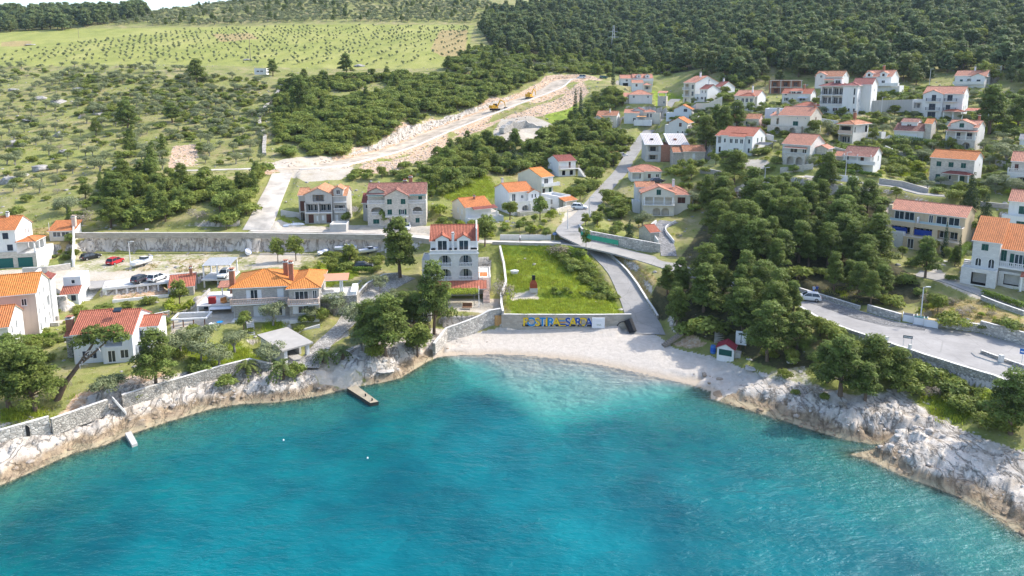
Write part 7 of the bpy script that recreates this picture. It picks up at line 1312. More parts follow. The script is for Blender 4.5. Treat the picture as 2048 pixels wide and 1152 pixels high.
def pts_where(W, n, sc, seed, dz=0.0, rng_y=(50, 420)):
    """n points drawn where the grid weight W is high"""
    rg = np.random.default_rng(seed); ar = np.zeros_like(W); ar[:-1, :-1] = np.abs(np.diff(GX, axis=1)[:-1, :]*np.diff(GY, axis=0)[:, :-1]); q, y = GQ, GY
    w_ = (W*ar*(np.abs(q) < .86)*(y > rng_y[0])*(y < rng_y[1])).ravel(); w_ /= w_.sum(); k = rg.choice(w_.size, n, p=w_); i, j = np.unravel_index(k, W.shape); i = np.minimum(i, NR-2); j = np.minimum(j, NC-2); a, b = rg.random(n), rg.random(n)
    yy = YR[i]*(1-a)+YR[i+1]*a; xx = (QC[j]*(1-b)+QC[j+1]*b)*yy; zz = hgt(xx, yy)+dz; s = rg.uniform(*sc, n)*(rg.random(n)**1.6*.8+.2)
    return [(x, y_, z, s_, rg.uniform(.8, 1.3)) for x, y_, z, s_ in zip(xx, yy, zz, s)]
nomask = (1-pad_mask)*(1-road_mask)*(1-ZN['gravel'])
stuff('meadow_grass', 'tall green grass of the meadow above the beach wall', pts_where(ZN['grass']*nomask*(GY < 260), 15000, (.6, 1.7), 1), TUF)
stuff('dry_grass', 'dry yellow grass on banks and slopes', pts_where((ZN['dry']*.9+.10*(1-ZN['forest'])*(1-ZN['beach'])*(1-ZN['rock'])*(sdist > 3)*(1-ZN['field']))*nomask, 14000, (.6, 1.5), 2, 0, (60, 330)), TUFD+TUF[:1])
cr = np.clip(1-np.abs(sdist-3.5)/5.5, 0, 1)*(1-beach_w)*(sdist > -1)+ZN['rock']*(GY < 180)*.25*(sdist > 0)
stuff('shore_rubble', 'broken limestone along the waterline', pts_where(cr*(1-ZN['gravel']), 1300, (.25, 1.1), 3, -.05), RK)
stuff('roadside_rubble', 'reddish rubble thrown down beside the construction road', pts_where(ZN['red']*(GY > 150)*(1-road_mask), 4200, (.25, 1.5), 4, -.05, (150, 420)), RKR)
stuff('field_stones_gravel', 'loose pale stones strewn over the slopes', pts_where((1-ZN['beach'])*(1-ZN['forest'])*nomask*(sdist > 4)*(1-ZN['grass'])*(1-ZN['field']), 5200, (.3, 1.3), 5, 0, (80, 380)), RKD)
# boulders one can tell apart
BOULD = [(770, 740, 3.0), (1440, 788, 2.8), (1500, 735, 2.4), (1530, 750, 2.2), (1580, 722, 2.2), (1500, 718, 1.4), (1240, 618, 1.3)]
for i, (u, v, s) in enumerate(BOULD):
    p = at(u, v); o = tag(link('boulder', RK[i % 5], None, p), 'pale limestone boulder on the rocky shore', 'boulder', 'boulders on the rocky shore'); o.scale = (s*1.1, s*.8, s*.38); o.location.z -= s*.06; o.rotation_euler = (random.uniform(-.2, .2), random.uniform(-.2, .2), random.uniform(0, 6))
for i, (u, v, s, hh) in enumerate([(120, 205, 9, 2.2), (62, 240, 8, .9), (160, 178, 7, 2), (80, 198, 6, 2), (120, 272, 6, 2.4), (30, 290, 7, 2.6), (82, 340, 6.5, 2.4), (130, 305, 5, 1.6), (20, 365, 7, 2.6), (45, 352, 4, 1.5), (165, 235, 4, 1.4), (200, 228, 5, 1.2), (235, 345, 5, 3.2), (388, 225, 4.5, 1), (28, 180, 5, 1.2), (720, 132, 7, 1.6), (495, 120, 6, 1.2), (905, 205, 6, 3), (960, 196, 3, 1.6), (60, 90, 9, 1.2)]):
    p = at(u, v); o = tag(link('stone_cairn', rock_mesh(60+i, M_RKD, 3), None, p), 'heap of grey field stones on the open hillside', 'stone heap', 'stone heaps on the hillside'); o.scale = (s, s*.8, hh*1.9); o.rotation_euler = (0, 0, random.uniform(0, 6))
# ---------------------------------------------------------------- walls and fences
WOODP = m_plain('pole_wood', (.24, .20, .16), .9, .2)
def gp(u, v, dz=0.0): p = at(u, v); return p+Vector((0, 0, dz))
def wall(name, label, pts, h, th=.4, mat=None, top=None, name_cat='wall', group=None, down=.8, cap=True, jag=0.0, step=1.6, follow=False):
    """a wall along ground points: pts are world points; h above them (number or list); top: fixed top height"""
    P = [Vector(p) for p in pts]; hs = h if isinstance(h, (list, tuple)) else [h]*len(P); Q, HH = [], []
    for i in range(len(P)-1):
        k = max(1, int((P[i+1]-P[i]).length/step))
        for j in range(k): t = j/k; Q.append(P[i].lerp(P[i+1], t)); HH.append(hs[i]*(1-t)+hs[i+1]*t)
    Q.append(P[-1]); HH.append(hs[-1]); mb = MB()
    if follow: Q = [Vector((p.x, p.y, gz(p.x, p.y))) for p in Q]
    L, Rr = [], []; n = len(Q); mat = mat or RUB
    for i in range(n):
        d = (Q[min(i+1, n-1)]-Q[max(i-1, 0)]); d.z = 0; d.normalize(); nn = Vector((-d.y, d.x, 0))*th/2; L.append(Q[i]+nn); Rr.append(Q[i]-nn)
    zt = [(top if top is not None else Q[i].z+HH[i])+random.uniform(-jag, jag) for i in range(n)]; zb = [min(Q[i].z, zt[i]-.2)-down for i in range(n)]; s = 0
    def V(p, z): return Vector((p.x, p.y, z))
    for i in range(n-1):
        e = (Q[i+1]-Q[i]).length
        mb.poly([V(Rr[i], zb[i]), V(Rr[i+1], zb[i+1]), V(Rr[i+1], zt[i+1]), V(Rr[i], zt[i])], mat, [(s, zb[i]), (s+e, zb[i+1]), (s+e, zt[i+1]), (s, zt[i])]); mb.poly([V(L[i+1], zb[i+1]), V(L[i], zb[i]), V(L[i], zt[i]), V(L[i+1], zt[i+1])], mat, [(s+e, zb[i+1]), (s, zb[i]), (s, zt[i]), (s+e, zt[i+1])])
        mb.poly([V(Rr[i], zt[i]), V(Rr[i+1], zt[i+1]), V(L[i+1], zt[i+1]), V(L[i], zt[i])], COP if cap else mat); s += e
    for i, fl in ((0, 0), (n-1, 1)):
        q = [V(L[i], zb[i]), V(Rr[i], zb[i]), V(Rr[i], zt[i]), V(L[i], zt[i])]; mb.poly(q if not fl else list(reversed(q)), mat)
    return tag(mb.build(name), label, name_cat, group, 'thing')
def Z(L): return [ptz(*p) for p in L]
def T_(L): return [pt(*p) for p in L]
def G(L): return [at(*p) for p in L]
OLDW = m_stone('stained_blocks', (.45, .40, .33), (.34, .32, .29), .8, .35, .4)
bw = wall('beach_wall', 'long grey wall behind the beach painted with big letters', Z([(1003, 655, 1.75), (1046, 655.6, 1.75), (1182, 656, 1.75), (1262, 655, 1.75)]), 0, .4, OLDW, 4.35)
LC = {'y': m_plain('yellow_paint', (.72, .50, .03), .7, .1), 'b': m_plain('blue_paint', (.01, .22, .50), .7, .15), 'd': m_plain('dark_blue_paint', (.012, .07, .32), .7, .2), 'k': m_plain('black_paint', (.02, .025, .04), .7, .1), 'w': m_plain('white_paint', (.74, .75, .76), .7, .05), 'o': m_plain('orange_paint', (.55, .22, .03), .7)}
def text_mesh(s, size, bold, mat, depth=.006):
    c = bpy.data.curves.new('lettering', 'FONT'); c.body = s; c.size = size; c.offset = bold; c.extrude = depth; c.align_x = 'CENTER'; o = bpy.data.objects.new('lettering', c); COL.objects.link(o); bpy.context.view_layer.update()
    me = bpy.data.meshes.new_from_object(o.evaluated_get(bpy.context.evaluated_depsgraph_get())); COL.objects.unlink(o); bpy.data.objects.remove(o); me.materials.clear(); me.materials.append(mat); return me
A_, B_ = ptz(1046, 655.6, 1.75), ptz(1182, 656, 1.75); dirw = (B_-A_); wl = dirw.length; dirw.normalize(); rw = math.atan2(dirw.y, dirw.x); nw = Vector((dirw.y, -dirw.x, 0))
def onwall(name, me, f, z, off): o = link(name, me, bw); o.location = A_+dirw*wl*f+nw*(.215+off)+Vector((0, 0, z)); o.rotation_euler = (R(90), 0, rw); return o
bk = MB(); bk.box(-wl*.51, .12, 0, wl*.505, .5, .004, LC['k']); onwall('painted_shadow', bk.mesh('painted_shadow'), .5, .22, .004)
for ch, f, col in zip('POSTIRASARDA', (.04, .125, .21, .285, .345, .41, .49, .66, .735, .81, .885, .965), 'ybybybydydyd'):
    onwall('painted_letter', text_mesh(ch, 2.2, .045, LC[col]), f, .48, .02); onwall('letter_outline', text_mesh(ch, 2.22, .07, LC['k'] if col == 'y' else LC['w'], .004), f+.004, .46, .01)
st = MB()
for x, z, c in ((0, .5, 'd'), (.05, .85, 'o'), (-.05, 1.15, 'b'), (0, 1.5, 'y'), (.1, .25, 'y')): st.box(x-.55, z, .006, x+.5, z+.16, .012, LC[c])
onwall('painted_fish', st.mesh('painted_fish'), .575, .2, .008)
sw = wall('sea_wall', 'curved stone wall of the villa terrace with a wooden double door', Z([(868, 700, 1.3), (893, 676, 1.5), (925, 668, 1.6), (958, 659, 1.7), (978, 654, 1.75), (1001, 652, 1.75)]), [1.2, 1.9, 2.2, 2.6, 3.2, 3.4], .5, RUBP)
d0 = ptz(997, 653.2, 1.75); mb = MB(); m_wd = m_plain('light_wood', (.46, .27, .11), .7, .25, 4)
for k in (0, 1):
    mb = MB(); mb.box(-.72+k*.73, -.36, .05, -.02+k*.73, -.27, 2.25, m_wd)
    for j in range(5): mb.box(-.70+k*.73+j*.135, -.38, .1, -.60+k*.73+j*.135, -.36, 2.2, m_wd)
    o = link('door', mb.mesh('door'), sw); o.location = d0; o.rotation_euler = (0, 0, R(4))
wall('terrace_side_wall', 'pale stone wall between villa terrace and meadow', G([(1006, 648), (1003, 622), (1002, 600)])+G([(1012, 572), (1008, 535), (1000, 500)]), [2.5, 1.5, 1.2, 1.1, 1.0, 1.0], .4, RUBP)
wall('retaining_wall', 'long grey concrete retaining wall above the rock cut', Z([(150, 470, 10.3), (300, 470, 10.3), (490, 470, 10.3), (640, 472, 10.3), (770, 474, 10.3)]), 0, .45, OLDW, 10.9, down=.75)
wall('lane_wall', 'stone retaining wall along the lane above the meadow', Z([(985, 489, 10.3), (1060, 491, 10.3), (1122, 493, 10.2)]), 0, .45, STG, 11.0, down=2.6)
wall('lane_wall', 'old retaining wall between big pine and white villa', Z([(775, 474, 10.2), (870, 486, 10.2)]), 0, .45, OLDW, 11.0, down=3)
wall('roadside_wall', 'tall stone wall at the road junction carrying green mesh', Z([(1158, 458, 11.6), (1164, 472, 10.9), (1185, 480, 10.4), (1240, 491, 9.6), (1300, 503, 8.9), (1320, 507, 8.6)]), [1.2, 1.8, 2.0, 2.1, 2.2, 2.2], .4, RUBP)
GM = m_plain('green_mesh', (.05, .34, .22), .6, .3, 3); mb = MB(); fp = [p+Vector((-.25, .35, 0)) for p in Z([(1164, 472, 12.6), (1185, 480, 12.3), (1240, 491, 11.6)])]; fence = None
for a, b in zip(fp[:-1], fp[1:]): mb.poly([a, b, b+Vector((0, 0, 1.0)), a+Vector((0, 0, 1.0))], GM)
fence = tag(mb.build('mesh_fence'), 'green mesh fence on the junction wall', 'fence')
for p in fp:
    mb = MB(); mb.bar(p-Vector((0, 0, .4)), p+Vector((0, 0, 1.1)), .04, RAIL); mb.build('post', fence)
CPU_ = [(1598, 584), (1721, 622)], [(1736, 626), (1803, 645)], [(1874, 655), (1961, 667)], [(1962, 667), (2048, 691), (2250, 745)]
for k, (L, hh, lab) in enumerate(zip(CPU_, (.7, 1.3, 1.35, 1.9), ('low stone wall along the parking bay behind the white car', 'taller stone wall piece left of the bins', 'stone wall right of the bins', 'tallest stone wall running to the picture edge'))):
    wall('stone_wall', lab, [ptz(u, v, 7.1-.001*(u-1800))+Vector((.12, .45, .05)) for u, v in L], hh, .45, RUBP, group=None)
LOW = [(1598, 611), (1636, 633), (1686, 653), (1771, 681), (1818, 697), (1911, 726), (1986, 748), (2048, 776), (2240, 838)]
wall('embankment_wall', 'rough embankment wall holding the car park edge', [ptz(u, v+1, 7.1-.001*(u-1800))+Vector((0, -.35, 0)) for u, v in LOW], .12, .5, RUB, down=3.2, jag=.05)
for k, f in enumerate((0, 1)):
    u, v = ((1772, 681), (1818, 697))[f]; mb = MB(); p = ptz(u, v, 7.15); mb.obox(p+Vector((0, -.2, .35)), .35, .35, .7, COP); tag(mb.build('stone_bollard'), 'squat stone bollard on the car park edge', 'bollard', 'bollards on the car park edge')
# split island with kerb
isl = Z([(1942, 707, 6.9), (1950, 701, 6.9), (1966, 702, 6.9), (2048, 717, 6.8), (2200, 745, 6.7), (2200, 790, 6.7), (2048, 745, 6.8), (1975, 722, 6.9), (1950, 714, 6.9)]); mb = MB(); mb.slab([p+Vector((0, 0, .2)) for p in isl], .4, MR['concrete'], COP)
tag(mb.build('kerb_island'), 'raised kerb island splitting the car park road', kind='structure')
wall('island_wall', 'low stone wall on the kerb island with a square post', Z([(1962, 707, 7.0), (2000, 721, 7.0), (2048, 738, 6.95), (2200, 782, 6.9)]), .55, .35, RUB); mb = MB(); mb.obox(ptz(1999, 723, 7.05)+Vector((0, -.25, .55)), .5, .5, 1.1, COP); tag(mb.build('stone_post'), 'square stone post on the kerb island', 'post')
mb = MB(); q0 = [ptz(u, v, 7.16) for u, v in ((1591, 600), (1640, 614), (1710, 638), (1770, 652), (1850, 660))]
for a, b in zip(q0[:-1], q0[1:]): d = (b-a).normalized(); n_ = Vector((-d.y, d.x, 0))*.12; za = lambda p: Vector((p.x, p.y, cpz(p.x, p.y)+.006)); mb.poly([za(a-n_), za(b-n_), za(b+n_), za(a+n_)], m_plain('drain_dark', (.09, .09, .09)))
tag(mb.build('drain_line'), 'dark drain channel across the car park', kind='structure')
wall('street_wall', 'white street wall below the brown roofed cottage', T_([(1638, 360, 165.5), (1680, 363, 165), (1716, 367, 164.5)]), 1.6, .3, WH); wall('street_wall', 'white street wall before the sunlit garden', T_([(1758, 368, 164), (1805, 374, 163), (1856, 389, 160)]), 1.4, .3, STG)
wall('garden_wall', 'long concrete garden wall beside the tallest apartment house', T_([(1741, 221, 224), (1823, 219, 222)]), 3.2, .35, GREYP); wall('hedge_wall', 'pale wall under the hedge of the two dark roofed houses', T_([(1392, 219, 262), (1416, 219, 258), (1444, 206, 258)]), 2.4, .3, CRM)
sh = wall('shore_wall', 'pale shore wall with a small arched niche', Z([(-120, 925, 2.6), (0, 886, 2.6), (48, 872, 2.6), (100, 857, 2.6)]), 1.7, .5, RUBP); mb = MB(); mb.poly([Vector((x, -.27, z)) for x, z in arch_pts(.9, 1.5)], DARKIN); o = link('niche', mb.mesh('niche'), sh); o.location = ptz(54, 871, 2.55); o.rotation_euler = (0, 0, R(18))
wall('shore_wall', 'grey shore wall below the reddish garden', Z([(104, 858, 2.6), (160, 838, 2.5), (216, 818, 2.4)]), 1.4, .5, RUB); wall('shore_wall', 'long dry stone shore wall beneath the olive garden', Z([(245, 807, 2.4), (300, 790, 2.4), (350, 774, 2.4), (440, 752, 2.3), (500, 738, 2.2), (545, 742, 2.1)]), [1.3, 1.3, 1.2, 1.6, 1.7, 1.2], .5, RUB)
wall('hillside_wall', 'winding dry stone wall crossing the olive slope', G([(529, 312), (528, 300), (530, 275), (519, 248), (522, 228), (536, 212), (552, 192), (566, 170)]), 1.2, 1.2, RUB, jag=.15, cap=False, follow=True)
wall('stepped_wall', 'tall white boundary wall stepping down beside the garden hut', T_([(150, 474, 163), (149, 505, 157), (147, 536, 148)]), [3.6, 2.4, 2.0], .35, WH); wall('terrace_wall', 'big stone wall carrying the concrete terrace', Z([(60, 594, 6.6), (96, 594, 6.6), (133, 592, 6.6)]), .1, .6, RUBP, down=4.6)
wall('lane_wall', 'low plastered wall below the teal garages', Z([(46, 548, 6.3), (95, 545, 6.3), (142, 538, 6.3)]), 1.3, .4, STO); wall('terrace_rail_wall', 'white wall closing the concrete terrace', Z([(58, 575, 6.7), (66, 562, 6.7), (82, 549, 6.5)]), 1.4, .3, WH)
for i, (L, lab) in enumerate((([(62, 641), (118, 640)], 'upper garden terrace wall of the apartment house'), ([(58, 655), (118, 652)], 'lower garden terrace wall of the apartment house'), ([(225, 606), (338, 594)], 'white terrace wall before the carport'), ([(310, 640), (340, 634)], 'low rubble wall beside the white house wing'), ([(545, 682), (640, 655)], 'low wall of the red gravel yard'), ([(1075, 648), (1075, 647)], 'x'))[:5]): wall('garden_wall', lab, G(L), (.8, .7, .6, 1.2, .6)[i], .35, (STG, STG, WH, RUB, COP)[i])
P, Hw = ROADP['construction_road']; ed = []
for i in range(4, len(P)-2):
    d = P[min(i+1, len(P)-1)]-P[i-1]; d.z = 0; d.normalize(); n_ = Vector((d.y, -d.x, 0)); ed.append(P[i]+n_*(Hw[i]+.1))
wall('road_edge_wall', 'new white concrete wall along the lower edge of the construction road', ed, .25, .6, m_plaster('new_concrete', (.72, .70, .66), .1), down=2.4, step=4)
P, Hw = ROADP['beach_ramp']; ed = [P[i]+Vector((Hw[i]+.15, .2, 0)) for i in range(3, len(P)-2)]; wall('ramp_wall', 'low rubble wall along the beach ramp', ed, .5, .4, RUB, jag=.1)
P, Hw = ROADP['villa_drive']; wall('drive_kerb', 'white kerb wall along the curved villa driveway', [P[i]+Vector((-Hw[i]-.1, 0, 0)) for i in range(3, len(P)-1)], .7, .25, WH); wall('drive_kerb', 'outer white kerb wall of the curved villa driveway', [P[i]+Vector((Hw[i]+.1, 0, 0)) for i in range(3, len(P)-1)], .6, .25, WH)
wall('drive_wall', 'stone wall beside the cobbled drive below the black car', G([(800, 556), (768, 560), (735, 578), (712, 600)]), [1.2, 1.3, 1.3, 1.0], .4, RUB); wall('garden_edge', 'pale wall around the garage villa garden', G([(1962, 600), (1992, 612), (2048, 632)]), .8, .35, RUBP); wall('quarry_face', 'freshly cut pale rock face of the small quarry', T_([(1003, 262, 272), (1022, 262, 276), (1050, 262, 280), (1100, 268, 279)]), [1.5, 3.6, 4, 1.8], 2.5, RUBP, jag=.5, cap=False)
for L, lab, hh, mm in (([(1500, 268), (1546, 282)], 'pale terrace wall above the long white house', 1.6, PALE), ([(1560, 346), (1626, 338)], 'rough garden wall below the arched house', 1.4, STO), ([(1668, 304), (1700, 312)], 'stone terrace wall between old hipped house and cottage', 1.5, STO), ([(1770, 300), (1800, 312), (1850, 318)], 'long terrace wall in the sunlit garden', 1.2, RUBP), ([(1400, 346), (1442, 352)], 'grey garden wall beside the spreading pine', 1.3, STG), ([(1640, 246), (1676, 252)], 'white yard wall under the tallest apartment house', 1.6, WH), ([(1880, 250), (1935, 258)], 'pale wall below the blue windowed apartment house', 1.5, PALE), ([(1990, 330), (2046, 338)], 'stone wall under the big grey tree', 1.4, RUBP), ([(1960, 412), (2046, 418)], 'low wall beneath the two twisted olives', 1.0, STG), ([(1385, 262), (1398, 240)], 'side wall climbing beside the dark pines', 1.5, CRM), ([(1250, 232), (1312, 240)], 'white wall before the rambling cream house', 1.2, WH)): wall('garden_wall', lab, G(L), hh, .35, mm, follow=True)
wall('yard_wall', 'rendered yard wall beside the site track', G([(562, 432), (600, 438)]), 1.6, .3, CON); wall('yard_wall', 'stone wall before the low arcaded yard', G([(1112, 428), (1140, 420)]), 1.3, .3, STO); wall('lane_garden_wall', 'pale garden wall along the lane behind the villa', Z([(1000, 478, 10.6), (1050, 478, 10.6), (1102, 478, 10.6)]), 1.0, .3, PALE)
# ---------------------------------------------------------------- vehicles
def car_paint(name, col): return m_plain(name, col, .28, .04, 1, 0.0, .6)
CW, CK, CR, CG = car_paint('white_car_paint', (.72, .73, .74)), car_paint('black_car_paint', (.012, .013, .016)), car_paint('red_car_paint', (.48, .02, .03)), car_paint('grey_car_paint', (.06, .055, .065)); TYRE = m_plain('tyre', (.02, .02, .02), .9); RIM = m_plain('rim', (.45, .45, .46), .35, .1, 1, .7); LITE = m_plain('headlamp', (.75, .76, .78), .2); TAIL = m_plain('tail_lamp', (.35, .01, .01), .3); PLATE = m_plain('plate', (.7, .7, .7))
_CM = {}
def car_meshes(paint, van):
    k = (paint.name, van)
    if k in _CM: return _CM[k]
    Lh, wd = 2.12, .88; hb, hr = (.92, 1.50) if not van else (1.0, 1.95)
    # profile stations: x, half width, lower z, shoulder z
    mb = MB(); st_ = [(-2.12, .70, .42, .74), (-2.02, .82, .28, .86), (-1.2, .88, .25, .93), (0, .89, .24, .95), (.95, .88, .25, .94), (1.75, .82, .28, .80), (2.1, .68, .40, .66)]
    rows = []
    for x, hw, zl, zs in st_: rows.append([(x, -hw*.94, zl), (x, -hw, (zl+zs)/2), (x, -hw*.95, zs), (x, 0, zs+.03), (x, hw*.95, zs), (x, hw, (zl+zs)/2), (x, hw*.94, zl)])
    for a, b in zip(rows[:-1], rows[1:]):
        for i in range(6): mb.poly([a[i], b[i], b[i+1], a[i+1]], paint)
        mb.poly([a[6], b[6], b[0], a[0]], TYRE)
    mb.poly(list(reversed(rows[0])), paint); mb.poly(rows[-1], paint)
    body = mb.mesh('body'); gr = MB(); x0, x1, x2, x3 = (-1.95, -1.55, .15, 1.05) if not van else (-2.05, -1.95, .7, 1.35)
    b0 = [(x0, -.80, .92), (x3, -.80, .90), (x3, .80, .90), (x0, .80, .92)]; t0 = [(x1, -.62, hr), (x2, -.62, hr), (x2, .62, hr), (x1, .62, hr)]
    for i in range(4): j = (i+1) % 4; gr.poly([b0[i], b0[j], t0[j], t0[i]], GLS)
    glass = gr.mesh('window'); rf = MB(); rf.slab([(x1-.05, -.64, hr+.03), (x2+.05, -.64, hr+.03), (x2+.05, .64, hr+.03), (x1-.05, .64, hr+.03)], .06, paint)
    for sy in (-1, 1):
        for (xa, xb) in ((x0, x1), (x3, x2), (-.55, -.5)): rf.bar((xa, sy*.81, .92), (xb, sy*.64, hr), .045, paint, seg=5)
    roof = rf.mesh('roof'); w_ = MB(); w_.bar((0, -.1, 0), (0, .1, 0), .32, TYRE, seg=14); w_.bar((0, -.115, 0), (0, .115, 0), .2, RIM, seg=10); wheel = w_.mesh('wheel')
    hl = MB(); hl.obox((2.0, 0, .66), .16, .34, .14, LITE); tl = MB(); tl.obox((-2.06, 0, .76), .12, .26, .2, TAIL); pl_ = MB(); pl_.obox((-2.12, 0, .6), .03, .5, .12, PLATE); mr = MB(); mr.obox((.75, 0, 1.0), .12, .2, .13, paint)
    _CM[k] = (body, glass, roof, wheel, hl.mesh('headlight'), tl.mesh('tail_light'), pl_.mesh('number_plate'), mr.mesh('mirror')); return _CM[k]
def car(P, rz, paint, label, van=False, name=None, s=1.0):
    o = empty(name or ('van' if van else 'parked_car'), P, rz, label, 'van' if van else 'car', 'parked cars'); B, Gs, Rf, Wh, H1, T1, Pl, Mi = car_meshes(paint, van); o.scale = (s, s, s)
    link('body', B, o); link('window', Gs, o); link('roof', Rf, o); link('number_plate', Pl, o)
    for sx in (-1.3, 1.32):
        for sy in (-.78, .78): link('wheel', Wh, o, (sx, sy, .32))
    for sy in (-.55, .55): link('headlight', H1, o, (0, sy, 0)); link('tail_light', T1, o, (0, sy*1.1, 0))
    for sy in (-.96, .96): link('mirror', Mi, o, (0, sy, 0))
    return o
car(ptz(182, 518, 6.25), R(60), CK, 'black car parked at the foot of the rock cut'); car(ptz(231, 527, 6.25), R(82), CR, 'red car parked in the gravel lot'); car(ptz(283, 563, 6.42), R(75), CG, 'dark car on the carport roof'); car(ptz(315, 560, 6.42), R(75), CW, 'white car on the carport roof')
car(Vector(tuple(ptz(449, 553, 6.3))), R(-88), CW, 'white car under the metal roofed carport'); car(gp(727, 537), R(12), CK, 'black car under the big pine by the hedge'); car(gp(814, 459), R(-85), CW, 'white car in front of the stone apartment house')
car(gp(1159, 418), R(-15), CW, 'white car beside the tiled porch on the village road'); car(gp(1246, 314), R(8), CW, 'white car near the brick red shed'); p_ = ptz(1616, 601, 7.3); p_.z = cpz(p_.x, p_.y)+.01; car(p_, R(162), CW, 'white estate car in the parking bay'); car(ptz(1512, 573, 7.4), R(165), CW, 'white car half hidden beneath the pines'); car(gp(1163, 157), R(160), CW, 'white van at the top of the construction road', True); car(gp(1207, 157), R(20), m_plain('green_car_paint', (.02, .10, .07), .3), 'dark green car beside the lone cypress'); car(gp(1316, 366), R(10), CG, 'grey car behind the low hipped house')
# ---------------------------------------------------------------- boats, excavators
GEL = m_plain('white_gelcoat', (.74, .75, .76), .35, .05); HULLB = m_plain('blue_hull_stripe', (.05, .16, .42), .4)
def boat(P, rz, L, label, cab=True, tilt=0, trailer=True):
    o = empty('boat', P, rz, label, 'boat', 'boats laid up ashore'); o.rotation_euler = (tilt, 0, rz); mb = MB(); st_ = [(-.5, .36, .10), (-.3, .40, .02), (0, .40, 0), (.25, .30, .03), (.42, .14, .10), (.5, .01, .2)]; rows = []
    for x, hw, zk in st_: rows.append([(x*L, -hw*L*.42, .19*L+.05*L*max(0, x)), (x*L, -hw*L*.34, .07*L+zk*L*.3), (x*L, 0, zk*L*.4), (x*L, hw*L*.34, .07*L+zk*L*.3), (x*L, hw*L*.42, .19*L+.05*L*max(0, x))])
    for a, b in zip(rows[:-1], rows[1:]):
        for i in range(4): mb.poly([a[i], b[i], b[i+1], a[i+1]], GEL)
        mb.poly([a[4], b[4], b[0], a[0]], GEL)
    mb.poly(list(reversed(rows[0])), GEL); mb.build('hull', o); r = MB()
    for a, b in zip(rows[:-1], rows[1:]):
        for i in (0, 4): r.bar(a[i], b[i], .04, HULLB)
    r.build('rub_rail', o)
    if cab: c = MB(); c.slab([(-.05*L, -.12*L, .30*L), (.2*L, -.1*L, .27*L), (.2*L, .1*L, .27*L), (-.05*L, .12*L, .30*L)], .1*L, GEL, GLS); c.build('cabin', o)
    if trailer:
        t = MB(); t.obox((0, 0, -.05), L*.9, .12, .1, RAIL)
        for sy in (-.5, .5): t.bar((-.4, sy, -.1), (-.4, sy*1.25, -.1), .25, TYRE, seg=10)
        t.build('trailer', o)
    return o
boat(gp(287, 532, .45), R(75), 5.6, 'covered white boat on a trailer beside the lamp post'); boat(gp(494, 509, .2), R(110), 4.4, 'small white boat tipped on its side at the edge of the lot', False, R(28), False); boat(gp(646, 509, .2), R(70), 3.6, 'round white boat hull among the weeds', False, R(20), False); boat(gp(692, 505, .5), R(10), 5.0, 'white motor boat with blue stripe in the scrap yard'); boat(gp(738, 508, .4), R(30), 4.6, 'white boat partly hidden by the big pine'); boat(gp(588, 447, .2), R(15), 5.0, 'upturned pale boat beside the concrete shell', False, R(160), False)
YEL = m_plain('excavator_yellow', (.62, .34, .03), .5, .15)
def excavator(P, rz, label):
    o = empty('excavator', P, rz, label, 'excavator', 'excavators on the construction road'); t = MB()
    for sy in (-1.1, 1.1): t.box(-1.9, sy-.3, 0, 1.9, sy+.3, .85, TYRE)
    t.build('track', o); b = MB(); b.box(-2.2, -1.35, 1.0, 1.0, 1.35, 1.5, YEL); b.box(-2.3, -1.3, 1.5, -.4, 1.3, 2.3, YEL); b.build('body', o); c = MB(); c.box(-.3, .2, 1.5, 1.1, 1.3, 3.0, YEL); c.box(-.25, .17, 2.0, 1.13, 1.33, 2.85, GLS, False, False); c.build('cab', o)
    m = MB(); p0, p1, p2, p3 = Vector((.9, -.3, 1.6)), Vector((2.6, -.3, 4.6)), Vector((4.6, -.3, 3.6)), Vector((5.0, -.3, 1.4))
    m.bar(p0, p1, .32, YEL, .26, 6); m.bar(p1, p2, .26, YEL, .2, 6); m.bar(p2, p3, .2, YEL, .14, 6); a = m.build('arm', o); k = MB(); k.box(4.6, -.9, .5, 5.6, .3, 1.4, RAIL); k.build('bucket', a); return o
excavator(pt(990, 221, 297.5), R(30), 'yellow excavator lower down the construction road with its arm raised'); excavator(pt(1060, 198, 314), R(60), 'yellow excavator higher up the construction road seen from behind')
# ---------------------------------------------------------------- poles, signs, street furniture
GALV = m_plain('galvanised_pole', (.58, .58, .57), .5, .1); 
def lamp(P, h, label, arm=.5, rz=0):
    o = empty('street_lamp', P, rz, label, 'street lamp', 'street lamps'); m = MB(); m.bar((0, 0, -.2), (0, 0, h), .11, GALV, .075, 8); m.bar((0, 0, h-.05), (arm, 0, h+.05), .05, GALV); m.build('pole', o); b = MB(); b.obox((arm+.25, 0, h+.05), .7, .26, .12, GALV); b.build('lamp_head', o)
for u, v, hh, lab in ((262, 538, 6.0, 'lamp post in the gravel lot beside the covered boat'), (1840, 648, 6.2, 'lamp post behind the bins'), (1690, 362, 7.0, 'lamp post before the brown roofed cottage'), (1762, 232, 6.0, 'lamp post below the curved terrace house'), (1858, 178, 7.5, 'lamp post at the wood edge'), (1178, 446, 6.2, 'lamp post beside the village road'), (1135, 462, 5.0, 'lamp post on the inside of the road bend'), (1516, 400, 8.5, 'lamp post beside the flat stone hut'), (1527, 402, 8.5, 'wooden looking pole next to the flat stone hut')): lamp(gp(u, v), hh, lab)
def pole(P, h, label, name='utility_pole', r=.13):
    m = MB(); m.bar((0, 0, -.3), (0, 0, h), r, WOODP, r*.7, 8); m.box(-.7, -.06, h-.5, .7, .06, h-.35, WOODP); o = m.build(name, None, P); return tag(o, label, 'pole')
pole(gp(501, 121), 12.5, 'tall pale pole standing alone in the field', r=.22); pole(gp(158, 77), 7, 'small wooden pole far back in the field')
